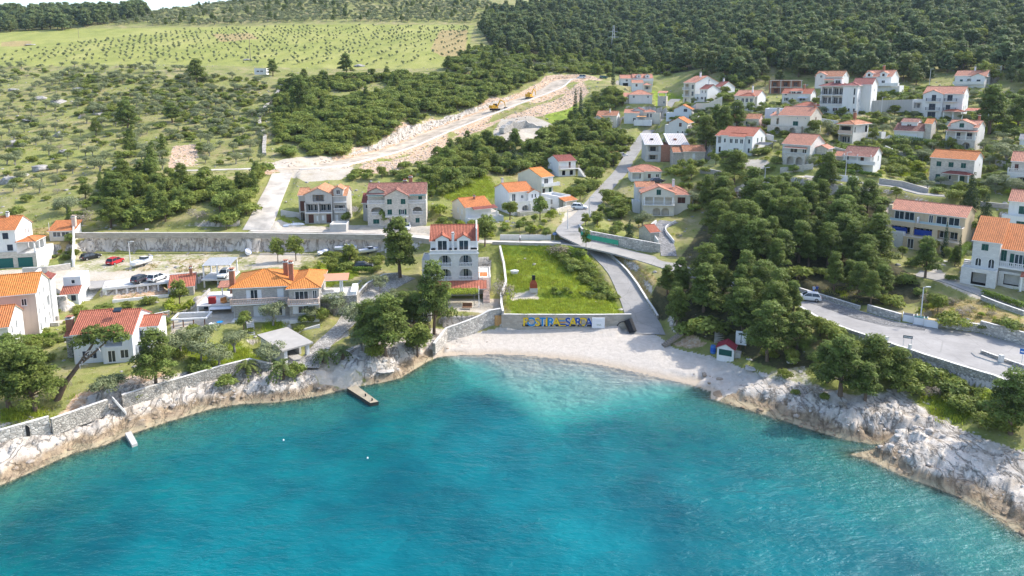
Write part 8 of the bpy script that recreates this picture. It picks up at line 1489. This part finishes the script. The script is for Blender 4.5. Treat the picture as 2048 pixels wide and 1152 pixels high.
def pylon(P, h, label):
    o = empty('power_pylon', P, 0, label, 'pylon', 'power pylons'); m = MB(); b, t = 1.5, .35
    for sx, sy in ((-1, -1), (1, -1), (1, 1), (-1, 1)): m.bar((sx*b, sy*b, -.3), (sx*t, sy*t, h), .08, GALV, .06, 5)
    for k in range(9):
        f0, f1 = k/9, (k+1)/9; w0, w1 = b+(t-b)*f0, b+(t-b)*f1
        for (a, c) in (((-1, -1), (1, -1)), ((1, -1), (1, 1)), ((1, 1), (-1, 1)), ((-1, 1), (-1, -1))): m.bar((a[0]*w0, a[1]*w0, h*f0), (c[0]*w1, c[1]*w1, h*f1), .06, GALV, seg=4); m.bar((c[0]*w0, c[1]*w0, h*f0), (a[0]*w1, a[1]*w1, h*f1), .06, GALV, seg=4)
    m.build('lattice_mast', o); a = MB()
    for z, l in ((h*.62, 3.6), (h*.8, 2.6)): a.obox((0, 0, z), l*2, .2, .2, GALV)
    a.build('cross_arm', o)
pylon(gp(1226, 112), 19, 'tall lattice pylon at the substation on the wooded hill'); pylon(pt(1208, 30, 640), 20, 'distant lattice pylon near the hilltop')
for i, (u0, u1, v) in enumerate(((1190, 1210, 105), (1212, 1240, 108))): wall('substation_wall', ('concrete frame of the substation yard', 'low white wall of the substation yard')[i], G([(u0, v), (u1, v+2)]), (4.5, 3)[i], .4, CONP)
BINW = m_plain('white_panel', (.70, .71, .73), .5, .08)
for i, (u, v, lid, lab) in enumerate(((1820, 645, SH_D, 'white bin enclosure with dark lid, first of the row'), (1841, 650, TEAL, 'white bin enclosure with green lid behind the lamp post'), (1862, 654, m_plain('yellow_lid', (.60, .45, .22)), 'white bin enclosure with yellow lid, last of the row'))):
    p = ptz(u, v, 7.1); p.z = cpz(p.x, p.y); o = empty('bin', p+Vector((.1, .3, 0)), R(-32), lab, 'bin', 'bins by the car park'); m = MB(); m.box(-.95, -.55, .05, .95, .55, 1.25, BINW, False); m.build('body', o); l_ = MB(); l_.box(-.9, -.5, 1.12, .9, .5, 1.3, lid); l_.build('lid', o); f = MB()
    for sx in (-.97, .97): f.box(sx-.05, -.6, 0, sx+.05, .6, 1.42, GALV)
    f.build('frame', o)
SIGNB = m_plain('grey_sign', (.13, .145, .16), .5, .1); BLUES = m_plain('blue_sign', (.02, .13, .42), .45, .1)
def sign(P, rz, w_, h_, z, mat, label, posts=2):
    o = empty('street_sign', P, rz, label, 'sign'); m = MB(); m.box(-w_/2, -.03, z, w_/2, .03, z+h_, mat); m.box(-w_/2+.1, -.036, z+h_*.35, w_/2-.1, -.031, z+h_*.55, TRIM); m.build('panel', o)
    for k in range(posts): q = MB(); x = (-w_*.4+k*w_*.8) if posts == 2 else 0; q.bar((x, .06, -.2), (x, .06, z+h_), .04, GALV); q.build('post', o)
p_ = ptz(1814, 694, 7.1); sign(p_, R(-25), 1.25, .42, 1.35, SIGNB, 'grey direction sign on two legs at the car park edge'); sign(ptz(2043, 730, 7.0), R(-30), .75, .75, 1.6, BLUES, 'blue round sign on the kerb island', 1); sign(gp(1109, 480), R(5), .9, .5, 1.2, BLUES, 'small blue sign by the road junction', 1)
# kiosk, barrel, billboard on the beach
k0 = ptz(1450, 722, 1.6); o = empty('beach_kiosk', k0, R(-26), 'small white beach kiosk with green shutter and dark red roof', 'kiosk'); m = MB(); m.box(-1.3, -.1, -.5, 1.3, 2.2, 2.2, WH, False); m.poly([(-1.3, -.1, 2.2), (1.3, -.1, 2.2), (0, -.1, 2.9)], WH); m.poly([(1.3, 2.2, 2.2), (-1.3, 2.2, 2.2), (0, 2.2, 2.9)], WH); m.build('wall', o)
for sx in (-1, 1):
    r = MB(); r.poly([(sx*1.55, -.35, 2.08), (0, -.35, 2.95), (0, 2.45, 2.95), (sx*1.55, 2.45, 2.08)][::sx], m_plain('dark_red_sheet', (.20, .02, .035), .6)); r.poly([(sx*1.55, -.35, 2.03), (0, -.35, 2.9), (0, 2.45, 2.9), (sx*1.55, 2.45, 2.03)][::-sx], TRIM); r.build('roof', o)
s_ = MB(); s_.box(-1.0, -.16, .95, 1.0, -.11, 1.95, SH_G); s_.build('shutter', o); s_ = MB(); s_.box(1.31, .9, -.5, 2.2, 2.1, 1.3, GREYP); s_.build('side_wall', o)
m = MB(); m.bar((0, 0, -.1), (0, 0, .25), .42, HULLB, .46, 12); m.bar((0, 0, .25), (0, 0, .9), .46, m_plain('blue_plastic', (.01, .09, .42), .45), .46, 12); m.bar((0, 0, .9), (0, 0, 1.25), .46, HULLB, .38, 12); tag(m.build('blue_barrel', None, ptz(1426, 705, 1.75)), 'blue plastic barrel beside the beach kiosk', 'barrel')
b0 = ptz(1481, 700, 2.6); o = empty('billboard', b0, R(-22), 'white billboard with a dark green palm emblem above the kiosk', 'billboard'); m = MB(); m.box(-.85, -.04, .9, .85, .04, 3.2, BINW); m.build('panel', o)
e_ = MB(); DG = m_plain('palm_green', (.01, .04, .02), .6)
e_.box(-.05, -.05, 1.55, .05, -.042, 2.7, DG); e_.box(-.25, -.05, 1.5, .25, -.042, 1.56, DG); e_.poly([(x*.13, -.046, 1.32+z*.13) for x, z in [(math.cos(k*.785), math.sin(k*.785)) for k in range(8)]], DG)
for ang, ln_ in ((20, .62), (60, .42), (160, .62), (120, .42), (90, .36), (-10, .5), (190, .5)):
    a = R(ang); c0 = Vector((0, -.048, 2.66)); d = Vector((math.cos(a), 0, math.sin(a))); t_ = c0+d*ln_*.6+Vector((0, 0, .02)); e2 = c0+d*ln_-Vector((0, 0, ln_*.32)); n_ = Vector((-d.z, 0, d.x))*.09; e_.poly([c0, t_-n_, e2, t_+n_], DG)
e_.build('palm_emblem', o)
for x in (-.7, 0, .7): q = MB(); q.bar((x, .08, -.5), (x, .08, 3.1), .05, WOODM); q.build('post', o)
# notice panel on the beach wall, drain pipe
n0 = ptz(1196, 655, 2.0); o = empty('notice_board', n0, R(0), 'white painted board with faint green drawing at the beach wall', 'board'); m = MB(); m.box(-1.15, -.42, 0, 1.15, -.24, 1.95, BINW); m.build('panel', o); m = MB()
for k in range(9): x = -.3+.09*k; m.box(x, -.428, .55+.1*math.sin(k*2.1), x+.07, -.421, .72+.1*math.sin(k*2.1), m_plain('sage_print', (.22, .30, .20)))
m.box(-.5, -.428, 1.35, .6, -.421, 1.40, m_plain('grey_print', (.45, .47, .5))); m.build('drawing', o)
PIPE = m_plain('black_pipe', (.018, .018, .02), .55, .2); m = MB(); a0 = ptz(1256, 640, 3.4); m.bar(a0, ptz(1266, 664, 1.6), .8, PIPE, .7, 14); tag(m.build('drain_pipe'), 'fat black drain pipe coming down at the foot of the ramp', 'pipe'); m = MB(); c0 = ptz(1246, 657, 1.7)
for k in range(12): a1, a2 = math.pi*k/12, math.pi*(k+1)/12; m.bar(c0+Vector((math.cos(a1)*1.15, 0, math.sin(a1)*1.3)), c0+Vector((math.cos(a2)*1.15, 0, math.sin(a2)*1.3)), .07, PIPE)
m.poly([c0+Vector((math.cos(math.pi*k/12)*1.1, .25, math.sin(math.pi*k/12)*1.25)) for k in range(13)], DARKIN); tag(m.build('culvert_mouth'), 'dark arched culvert mouth in the beach wall', 'culvert')
# brick barbecue and things on the meadow
bb = gp(1067, 584); o = empty('barbecue', bb, R(5), 'brick barbecue with black chimney on the meadow', 'barbecue'); m = MB(); m.box(-.75, -.5, 0, .75, .5, .9, CON); m.build('base', o); m = MB(); RB = m_plain('fire_brick', (.30, .07, .03), .8, .3, 3); m.box(-.7, -.45, .9, .7, .45, 1.7, RB); m.poly([(-.7, -.45, 1.7), (.7, -.45, 1.7), (.3, -.15, 2.5), (-.3, -.15, 2.5)], RB); m.poly([(.7, .45, 1.7), (-.7, .45, 1.7), (-.3, .15, 2.5), (.3, .15, 2.5)], RB); m.poly([(.7, -.45, 1.7), (.7, .45, 1.7), (.3, .15, 2.5), (.3, -.15, 2.5)], RB); m.poly([(-.7, .45, 1.7), (-.7, -.45, 1.7), (-.3, -.15, 2.5), (-.3, .15, 2.5)], RB); m.build('hearth', o); m = MB(); m.box(-.3, -.2, 2.5, .3, .2, 3.4, PIPE); m.build('chimney', o)
m = MB(); c0 = gp(1029, 548)
for k in range(10): a1, a2 = k*.628, (k+1)*.628; m.poly([c0+Vector((0, 0, 1.0)), c0+Vector((math.cos(a1)*.9, math.sin(a1)*.6, .75)), c0+Vector((math.cos(a2)*.9, math.sin(a2)*.6, .75))], GEL); m.poly([c0+Vector((math.cos(a1)*.9, math.sin(a1)*.6, .75)), c0+Vector((math.cos(a1)*.7, math.sin(a1)*.5, .1)), c0+Vector((math.cos(a2)*.7, math.sin(a2)*.5, .1)), c0+Vector((math.cos(a2)*.9, math.sin(a2)*.6, .75))], CONP)
tag(m.build('covered_bundle'), 'white covered bundle lying in the meadow grass', 'bundle')
# piers
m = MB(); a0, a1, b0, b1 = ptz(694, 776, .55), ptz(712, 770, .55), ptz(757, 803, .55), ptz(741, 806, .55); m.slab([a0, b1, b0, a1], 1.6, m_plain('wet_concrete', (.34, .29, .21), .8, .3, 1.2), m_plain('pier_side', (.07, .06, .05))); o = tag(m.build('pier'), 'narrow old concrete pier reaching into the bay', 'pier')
for f in (.62, .9): q = MB(); c = a0.lerp(b1, f).lerp(a1.lerp(b0, f), .5); q.bar(c, c+Vector((0, 0, .35)), .12, PIPE, .1, 8); q.build('mooring_post', o)
m = MB(); m.slab([ptz(250, 866, .5), ptz(264, 890, .35), ptz(275, 886, .35), ptz(262, 862, .5)], 1.0, CON); tag(m.build('small_jetty'), 'small slanted concrete jetty below the shore steps', 'jetty')
for u, v, lab in ((567, 881, 'white buoy nearest to the left shore'), (735, 917, 'tiny pinkish buoy in the open bay')): m = MB(); m.bar((0, 0, -.1), (0, 0, .08), .1, GEL, .13, 10); m.bar((0, 0, .08), (0, 0, .2), .13, GEL, .05, 10); tag(m.build('buoy', None, ptz(u, v, 0)), lab, 'buoy')
# steps
def steps(name, label, a, b, w_, n, m_=None):
    a, b = Vector(a), Vector(b); mb = MB(); d = b-a; hz = Vector((d.x, d.y, 0)); ang = math.atan2(hz.y, hz.x)
    for k in range(n): c = a+d*((k+.5)/n); mb.obox((c.x, c.y, c.z-.2), hz.length/n*1.02, w_, .4, m_ or CONP, ang)
    return tag(mb.build(name), label, 'steps')
steps('stairs', 'straight stairs beside the garage podium of the white house', pt(85, 536, 149), pt(93, 490, 158)+Vector((0, 0, .4)), 2.0, 16, COP); steps('stairs', 'pale stairs between cube house and carport', ptz(174, 612, 3.6), ptz(188, 566, 6.3), 2.4, 14); steps('shore_steps', 'stone steps through the shore wall', ptz(250, 822, 1.6), ptz(226, 795, 4.0), 1.3, 10); steps('garden_steps', 'garden steps below the stone villa left corner', gp(503, 670), gp(500, 645)+Vector((0, 0, .6)), 1.2, 9); steps('garden_steps', 'garden steps below the stone villa bay', gp(575, 662), gp(570, 642)+Vector((0, 0, .4)), 1.2, 8); steps('beach_steps', 'wooden plank steps at the edge of the beach', ptz(1326, 690, 1.5), ptz(1364, 664, 3.4), 1.0, 9, WOODP); steps('stone_steps', 'old stone steps in the slope above the kiosk', gp(1438, 686), gp(1440, 655), 1.6, 9, STG); steps('villa_steps', 'concrete steps beside the beige villa', gp(1882, 545), gp(1900, 522), 2.0, 9); steps('villa_steps', 'narrow steps beside the garage villa', gp(1927, 558)+Vector((0, 0, .2)), gp(1935, 536)+Vector((0, 0, 1.8)), 1.2, 10)
# ---------------------------------------------------------------- carport, terrace buildings, pergolas
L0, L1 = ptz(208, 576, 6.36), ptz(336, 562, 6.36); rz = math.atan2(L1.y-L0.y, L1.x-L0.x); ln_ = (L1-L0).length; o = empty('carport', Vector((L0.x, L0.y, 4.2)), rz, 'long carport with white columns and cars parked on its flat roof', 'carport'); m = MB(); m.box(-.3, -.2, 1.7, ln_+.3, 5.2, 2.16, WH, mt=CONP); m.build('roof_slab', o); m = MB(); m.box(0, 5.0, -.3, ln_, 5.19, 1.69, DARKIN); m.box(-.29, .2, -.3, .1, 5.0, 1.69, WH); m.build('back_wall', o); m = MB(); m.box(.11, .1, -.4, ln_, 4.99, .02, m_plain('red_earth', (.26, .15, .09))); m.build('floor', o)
for k in range(7): m = MB(); x = ln_*(.02+.163*k); m.box(x-.14, -.1, -.3, x+.14, .18, 1.69, WH); m.build('column', o)
for k in range(5): m = MB(); x = ln_*(.12+.163*k); m.obox((x, 3.2, .35), 1.0, .9, .7, WOODM, .3*k); m.build('stored_crate', o)
o = empty('metal_carport', ptz(410, 556, 6.2), R(6), 'carport with corrugated grey roof standing on white posts', 'carport'); m = MB(); GRS = m_plain('grey_sheet', (.34, .35, .36), .5, .12, 1)
for k in range(8): m.slab([(-.3+k*.72, -.6, 2.75), (.36+k*.72, -.6, 2.75), (.36+k*.72, 4.6, 3.15), (-.3+k*.72, 4.6, 3.15)], .06, GRS)
m.build('roof', o)
for x, y in ((-.1, -.3), (2.6, -.3), (5.2, -.3), (-.1, 4.3), (5.2, 4.3)): m = MB(); m.box(x-.13, y-.13, -4 if y < 0 and x < 3 else -.2, x+.13, y+.13, 2.8, TRIM); m.build('post', o)
m = MB(); m.box(-.4, -1.2, -.3, 5.6, 4.8, 0, CONP); m.build('floor', o)
o = empty('terrace_house', ptz(396, 640, 3.6), R(8), 'flat roofed terrace building with sun awning below the carports', 'building'); S_ = ((ptz(470, 636, 3.6)-ptz(396, 640, 3.6)).length); m = MB(); m.box(.2, 2.2, -.4, S_-.2, 8.2, 2.5, PALE, mt=CONP); m.box(.2, 6.5, 2.5, S_-.2, 8.2, 2.51, CONP); m.build('wall', o); m = MB(); m.box(0, -.2, 2.5, S_, 8.2, 2.72, CONP); m.build('roof_slab', o)
for x in (.15, S_*.33, S_-.3): m = MB(); m.box(x-.12, -.1, -.4, x+.12, .15, 2.49, TRIM); m.build('column', o)
m = MB(); m.slab([(S_*.36, -1.1, 2.2), (S_*.95, -1.1, 2.2), (S_*.95, .1, 2.48), (S_*.36, .1, 2.48)], .05, m_plain('awning_cloth', (.62, .63, .66), .8)); m.build('awning', o); m = MB(); m.box(.5, 2.15, .1, S_-.6, 2.19, 2.2, GLS); m.build('glazing', o)
m = MB(); m.slab([(2.4, 4.6, 4.5), (S_*.95, 4.2, 4.7), (S_*.95, 6.6, 5.4), (2.4, 6.8, 5.2)], .12, T_PNK); m.build('tiled_canopy', o)
for x, y, z in ((3.2, 4.7, 4.45), (S_*.9, 4.5, 4.6)): m = MB(); m.box(x-.1, y-.1, 2.7, x+.1, y+.1, z, TRIM); m.build('post', o)
m = MB(); m.box(-.2, -.3, 2.72, .05, 8.1, 3.4, STG); m.build('parapet', o)
def sofa(name, P, rz, mat, label, cat, w_=1.4): o = empty(name, P, rz, label, cat); m = MB(); m.box(-w_/2, -.4, .12, w_/2, .4, .42, mat); m.build('seat', o); m = MB(); m.box(-w_/2, .25, .42, w_/2, .42, .95, mat); m.build('backrest', o); return o
RDF = m_plain('red_furniture', (.36, .03, .025), .6); Lo = lambda x, y, z: empty_to(x, y, z)
tb = bpy.data.objects['terrace_house']; tbw = lambda x, y, z: Matrix.Translation(tb.location) @ Matrix.Rotation(tb.rotation_euler.z, 4, 'Z') @ Vector((x, y, z))
o = empty('cabinet', tbw(2.4, .9, 2.72), R(8), 'dark red slatted cabinet on the upper terrace', 'cabinet'); m = MB(); m.box(-.6, -.35, 0, .6, .35, 1.2, RDF); m.build('body', o); m = MB(); [m.box(-.55, -.39, .1+k*.22, .55, -.36, .24+k*.22, RDF) for k in range(5)]; m.build('slatted_front', o)
sofa('lounge_chair', tbw(4.6, 1.0, 2.72), R(60), m_plain('orange_cushion', (.62, .28, .10)), 'orange lounge chair on the upper terrace', 'chair'); sofa('lounge_chair', tbw(5.1, 1.6, 2.72), R(120), m_plain('cream_cushion', (.68, .58, .42)), 'cream lounge chair beside the orange one', 'chair')
m = MB(); m.bar((0, 0, 0), (0, 0, 2.4), .04, RAIL); m.bar((0, 0, 1.9), (0, 0, 2.3), 1.1, SH_G, .1, 12); tag(m.build('garden_umbrella', None, tbw(5.6, 2.8, 2.72)), 'dark green garden umbrella on the upper terrace', 'umbrella')
o = empty('white_pergola', ptz(344, 667, 3.4), R(8), 'white pergola frame with brown posts beside the terrace', 'pergola'); m = MB(); wq, dq = 5.8, 3.4
for a in ((0, 0, wq, .25), (0, dq-.25, wq, dq), (0, .25, .25, dq-.25), (wq-.25, .25, wq, dq-.25)): m.box(a[0], a[1], 2.3, a[2], a[3], 2.55, TRIM)
m.build('frame', o)
for x in (.3, 1.9, 3.6, 5.4): m = MB(); m.box(x-.07, .05, -.3, x+.07, .2, 2.29, FRB); m.build('post', o)
m = MB(); m.box(0, 0, -.4, wq, dq, .05, COP); m.build('floor', o); m = MB(); m.box(.1, dq-.2, .06, wq-.1, dq-.05, 2.29, PALE); m.build('back_wall', o)
sofa('garden_sofa', ptz(352, 660, 3.5)+Vector((.6, 1.2, 0)), R(10), GEL, 'white garden sofa under the pergola', 'sofa')
for u, v, lab, c in ((425, 655, 'white round garden table on the lower terrace', GEL), (440, 652, 'blue cushioned garden table on the lower terrace', LC['b'])): m = MB(); p = gp(u, v); m.bar((0, 0, 0), (0, 0, .7), .06, RAIL); m.bar((0, 0, .7), (0, 0, .75), .55, c, .55, 12); tag(m.build('garden_table', None, p), lab, 'table')
vb = HS['big_white']; o = empty('vine_pergola', hpoint(vb, -.5, -6.2), vb['th'], 'flat pergola overgrown with yellow green vine below the white villa', 'pergola'); m = MB()
for y in (0, 2.4): m.box(-1, y, 2.2, 9.6, y+.1, 2.3, RAIL)
for k in range(9): m.box(-1+k*1.3, -.1, 2.3, -.92+k*1.3, 2.6, 2.38, RAIL)
m.build('frame', o)
for x in (0, 4.4, 9.2): m = MB(); m.bar((x, 0, -.3), (x, 0, 2.2), .06, RAIL); m.build('post', o)
rg = np.random.default_rng(77); V, F_, T2 = leaves([(x, y, 2.45, .8, .8, .28, rg.uniform(.2, .8)) for x in np.arange(-.6, 9.6, .9) for y in (.3, 1.3, 2.2)], 4200, .2, rg, .5); link('vine', leaf_mesh('vine', V, F_, T2, L_LIME), o)
m = MB(); m.bar((0, 0, -.2), (0, 0, 4.2), .06, TRIM); tag(m.build('flag_pole', None, hpoint(vb, 9.6, -7.4)), 'thin white pole at the corner of the villa terrace', 'pole'); m = MB(); m.obox((0, 0, .4), 1.8, .8, .12, WOODM); m.obox((0, .45, .75), 1.8, .1, .6, WOODM); tag(m.build('garden_bench', None, hpoint(vb, 7.4, -8.2)), 'brown bench on the villa terrace', 'bench')
# ---------------------------------------------------------------- hedges, palms
def hedge(a, b, h, label, w_=1.0):
    a, b = Vector(a), Vector(b); n = max(1, int((b-a).length/1.5)); rz = math.atan2(b.y-a.y, b.x-a.x); rg = np.random.default_rng(int(abs(a.x*10))); ln2 = (b-a).length; L = [(x, y, h*.5, .5, .42*w_, h*.5, rg.uniform(.3, .8)) for x in np.arange(.3, ln2, .6) for y in (-.15*w_, .15*w_)]
    V, F_, T2 = leaves(L, int(420*ln2), .16, rg, .4); V[:, 2] += (b.z-a.z)/ln2*V[:, 0]; o = tag(link('hedge', leaf_mesh('hedge', V, F_, T2, L_HEDGE), None, a), label, 'hedge'); o.rotation_euler = (0, 0, rz)
hedge(gp(44, 685), gp(116, 678), 1.2, 'yellow green clipped hedge beside the apartment house'); hedge(gp(1642, 352)+Vector((0, 1.2, 0)), gp(1714, 356)+Vector((0, 1.2, 0)), 2.0, 'dark hedge behind the white street wall'); hedge(gp(1966, 590), gp(2052, 620), 1.1, 'bright hedge around the garage villa garden', 1.3); hedge(gp(1780, 284), gp(1900, 300), 2.4, 'tall hedge below the brown roofed stone house', 1.8); hedge(gp(1770, 190), gp(1822, 194), 1.6, 'hedge above the concrete garden wall', 1.4); hedge(gp(706, 545), gp(748, 546), 1.3, 'dark hedge beside the black car', 1.2); hedge(gp(1718, 350), gp(1760, 356), 1.2, 'yellow green hedge by the street wall end'); hedge(gp(1444, 200), gp(1500, 190), 2.4, 'tall dark hedge beside the dark roofed houses', 1.4); hedge(gp(1890, 560), gp(1915, 562), 1.0, 'small clipped hedge by the villa steps', 1.2); hedge(gp(1905, 530), gp(1935, 500), 2.0, 'sloping hedge between beige villa and garage villa', 1.6)
def palm(P, h, r, label):
    o = empty('palm_tree', P, 0, label, 'palm tree', 'palms by the boathouse'); tv, tf = tube([(0, 0, -.3), (.05, 0, h*.5), (0, .05, h)], [.32, .26, .24], 8); link('trunk', raw_mesh('trunk', tv, tf, [BARK], True), o); rg = np.random.default_rng(int(P.x*10) % 999); V, T2 = [], []
    for k in range(34):
        an, el = rg.uniform(0, 6.28), rg.uniform(-.15, 1.25); d = Vector((math.cos(an), math.sin(an), 0)); sd_ = Vector((-d.y, d.x, 0)); pr = Vector((0, 0, h)); tt = rg.random()
        for j in range(7):
            f = (j+1)/7; q = Vector((0, 0, h))+d*r*f*(.55+.45*math.cos(el))+Vector((0, 0, math.sin(el)*r*f*.9-r*.75*f*f)); 
            for sgn in (-1, 1): wv = .34*r*(1-abs(f-.45)*1.1)*.55; V += [tuple(pr), tuple(q), tuple((pr+q)/2+sd_*sgn*wv-Vector((0, 0, wv*.35)))]; T2 += [tt]*3
            pr = q
    link('crown', leaf_mesh('crown', np.array(V), np.arange(len(V)).reshape(-1, 3), np.array(T2), L_PALM), o)
palm(gp(566, 758), 2.2, 2.6, 'short palm in front of the boathouse'); palm(gp(494, 745), 1.2, 2.3, 'low spreading palm on the shore terrace'); palm(gp(650, 725), 1.6, 2.3, 'palm beside the cobbled boathouse drive'); palm(gp(686, 716), 1.3, 2.0, 'palm next to the drive, closer to the pines')
# leaning shore pine with bare limbs
lp = gp(112, 800); o = empty('leaning_pine', lp, 0, 'leaning shore pine with bare silvery limbs', 'tree'); L = [(5.6, 2.0, 8.0, 1.7, 1.4, .9, .4), (7.0, 2.6, 8.8, 1.5, 1.3, .8, .6), (4.2, 2.6, 8.6, 1.5, 1.4, .9, .3), (8.3, 2.2, 8.0, 1.2, 1.0, .7, .7), (3.0, 1.6, 7.6, 1.3, 1.2, .8, .5)]; V, F_, T2 = leaves(L, 2600, .36, np.random.default_rng(3), .5, slim=.6); link('crown', leaf_mesh('crown', V, F_, T2, L_PINE), o)
tv, tf = merge([tube([(0, 0, -.4), (1.2, .3, 2.2), (3.0, .9, 4.6), (4.8, 1.6, 7.4)], [.42, .36, .28, .14], 8)]+[tube([(3.0, .9, 4.6), (5.0, 1.2, 6.2), (7.2, 2.0, 8.3)], [.2, .15, .07], 6)]); link('trunk', raw_mesh('trunk', tv, tf, [BARK], True), o); rg = np.random.default_rng(8); br = []
for k in range(11): s0 = Vector((2.6+.3*k, .8+.06*k, 4.2+.28*k)); e = s0+Vector((rg.uniform(-.6, 1.8), rg.uniform(-1.4, .4), rg.uniform(-.6, 1.2))); br.append(tube([tuple(s0), tuple(s0.lerp(e, .5)+Vector((0, -.15, .25))), tuple(e)], [.09, .06, .025], 5))
tv, tf = merge(br); link('bare_branches', raw_mesh('bare_branches', tv, tf, [m_plain('silver_wood', (.52, .49, .45), .9, .15)], True), o)
# ---------------------------------------------------------------- people
def person(P, rz, shirt, trousers, label, stride=.22):
    o = empty('person', P, rz, label, 'person', None); J = [(0, 0, .95), (0, 0, 1.2), (0, 0, 1.45), (0, 0, 1.56), (.02, 0, 1.68), (0, .11, .90), (stride*.5, .11, .48), (stride*.2, .11, .06), (stride*.2+.14, .11, .03), (0, -.11, .90), (-stride*.3, -.11, .48), (-stride, -.11, .08), (-stride+.14, -.11, .03), (0, .21, 1.42), (-.05, .26, 1.12), (.1, .25, .90), (0, -.21, 1.42), (.06, -.26, 1.12), (.2, -.24, .92)]
    E = [(0, 1), (1, 2), (2, 3), (3, 4), (0, 5), (5, 6), (6, 7), (7, 8), (0, 9), (9, 10), (10, 11), (11, 12), (2, 13), (13, 14), (14, 15), (2, 16), (16, 17), (17, 18)]; rad = [.14, .14, .15, .06, .11, .09, .065, .045, .04, .09, .065, .045, .04, .065, .045, .035, .065, .045, .035]
    me = bpy.data.meshes.new('body'); me.from_pydata(J, E, []); b = link('body', me, o); me.materials.append(m_plain('skin', (.46, .29, .21))); md = b.modifiers.new('skin', 'SKIN'); me.skin_vertices.new() if not me.skin_vertices else None
    for v, r_ in zip(me.skin_vertices[0].data, rad): v.radius = (r_, r_)
    me.skin_vertices[0].data[0].use_root = True; b.modifiers.new('sub', 'SUBSURF').levels = 1
    m = MB(); m.bar((0, 0, .93), (0, 0, 1.48), .19, shirt, .2, 10); m.bar((0, .2, 1.44), (-.04, .26, 1.18), .075, shirt, .06, 8); m.bar((0, -.2, 1.44), (.05, -.26, 1.18), .075, shirt, .06, 8); m.build('shirt', o); m = MB()
    for s in (1, -1): kx, fx = (stride*.5, stride*.2) if s > 0 else (-stride*.3, -stride); m.bar((0, s*.1, .96), (kx, s*.11, .48), .115, trousers, .085, 8); m.bar((kx, s*.11, .49), (fx, s*.11, .12), .085, trousers, .07, 8)
    m.build('trousers', o); m = MB(); m.bar((0, 0, 1.70), (-.01, 0, 1.81), .115, WOODM, .07, 10); m.build('hair', o)
person(gp(1040, 484), R(170), GEL, RAIL, 'walker in white top on the lane behind the meadow'); pp = ptz(1627, 590, 7.3); pp.z = cpz(pp.x, pp.y)+.02; person(pp, R(200), m_plain('pale_blue_shirt', (.45, .55, .72)), LC['d'], 'person in pale blue behind the white estate car', .1); person(pp+Vector((.7, .3, 0)), R(20), LC['d'], RAIL, 'person in dark blue behind the white estate car', .1)
# ---------------------------------------------------------------- air
mb = MB(); mb.box(-900, -30, -11, 900, 1120, 165, bpy.data.materials.new('haze'))
hz = tag(mb.build('haze'), 'thin bluish air between the shore and the far hills', kind='stuff'); hm = hz.data.materials[0]; hm.use_nodes = True; hn = hm.node_tree; hn.nodes.clear()
ho = hn.nodes.new('ShaderNodeOutputMaterial'); hv = hn.nodes.new('ShaderNodeVolumePrincipled'); hv.inputs['Density'].default_value = .00007; hv.inputs['Color'].default_value = (.62, .80, 1.0, 1); hv.inputs['Anisotropy'].default_value = .25
hn.links.new(hv.outputs[0], ho.inputs['Volume'])
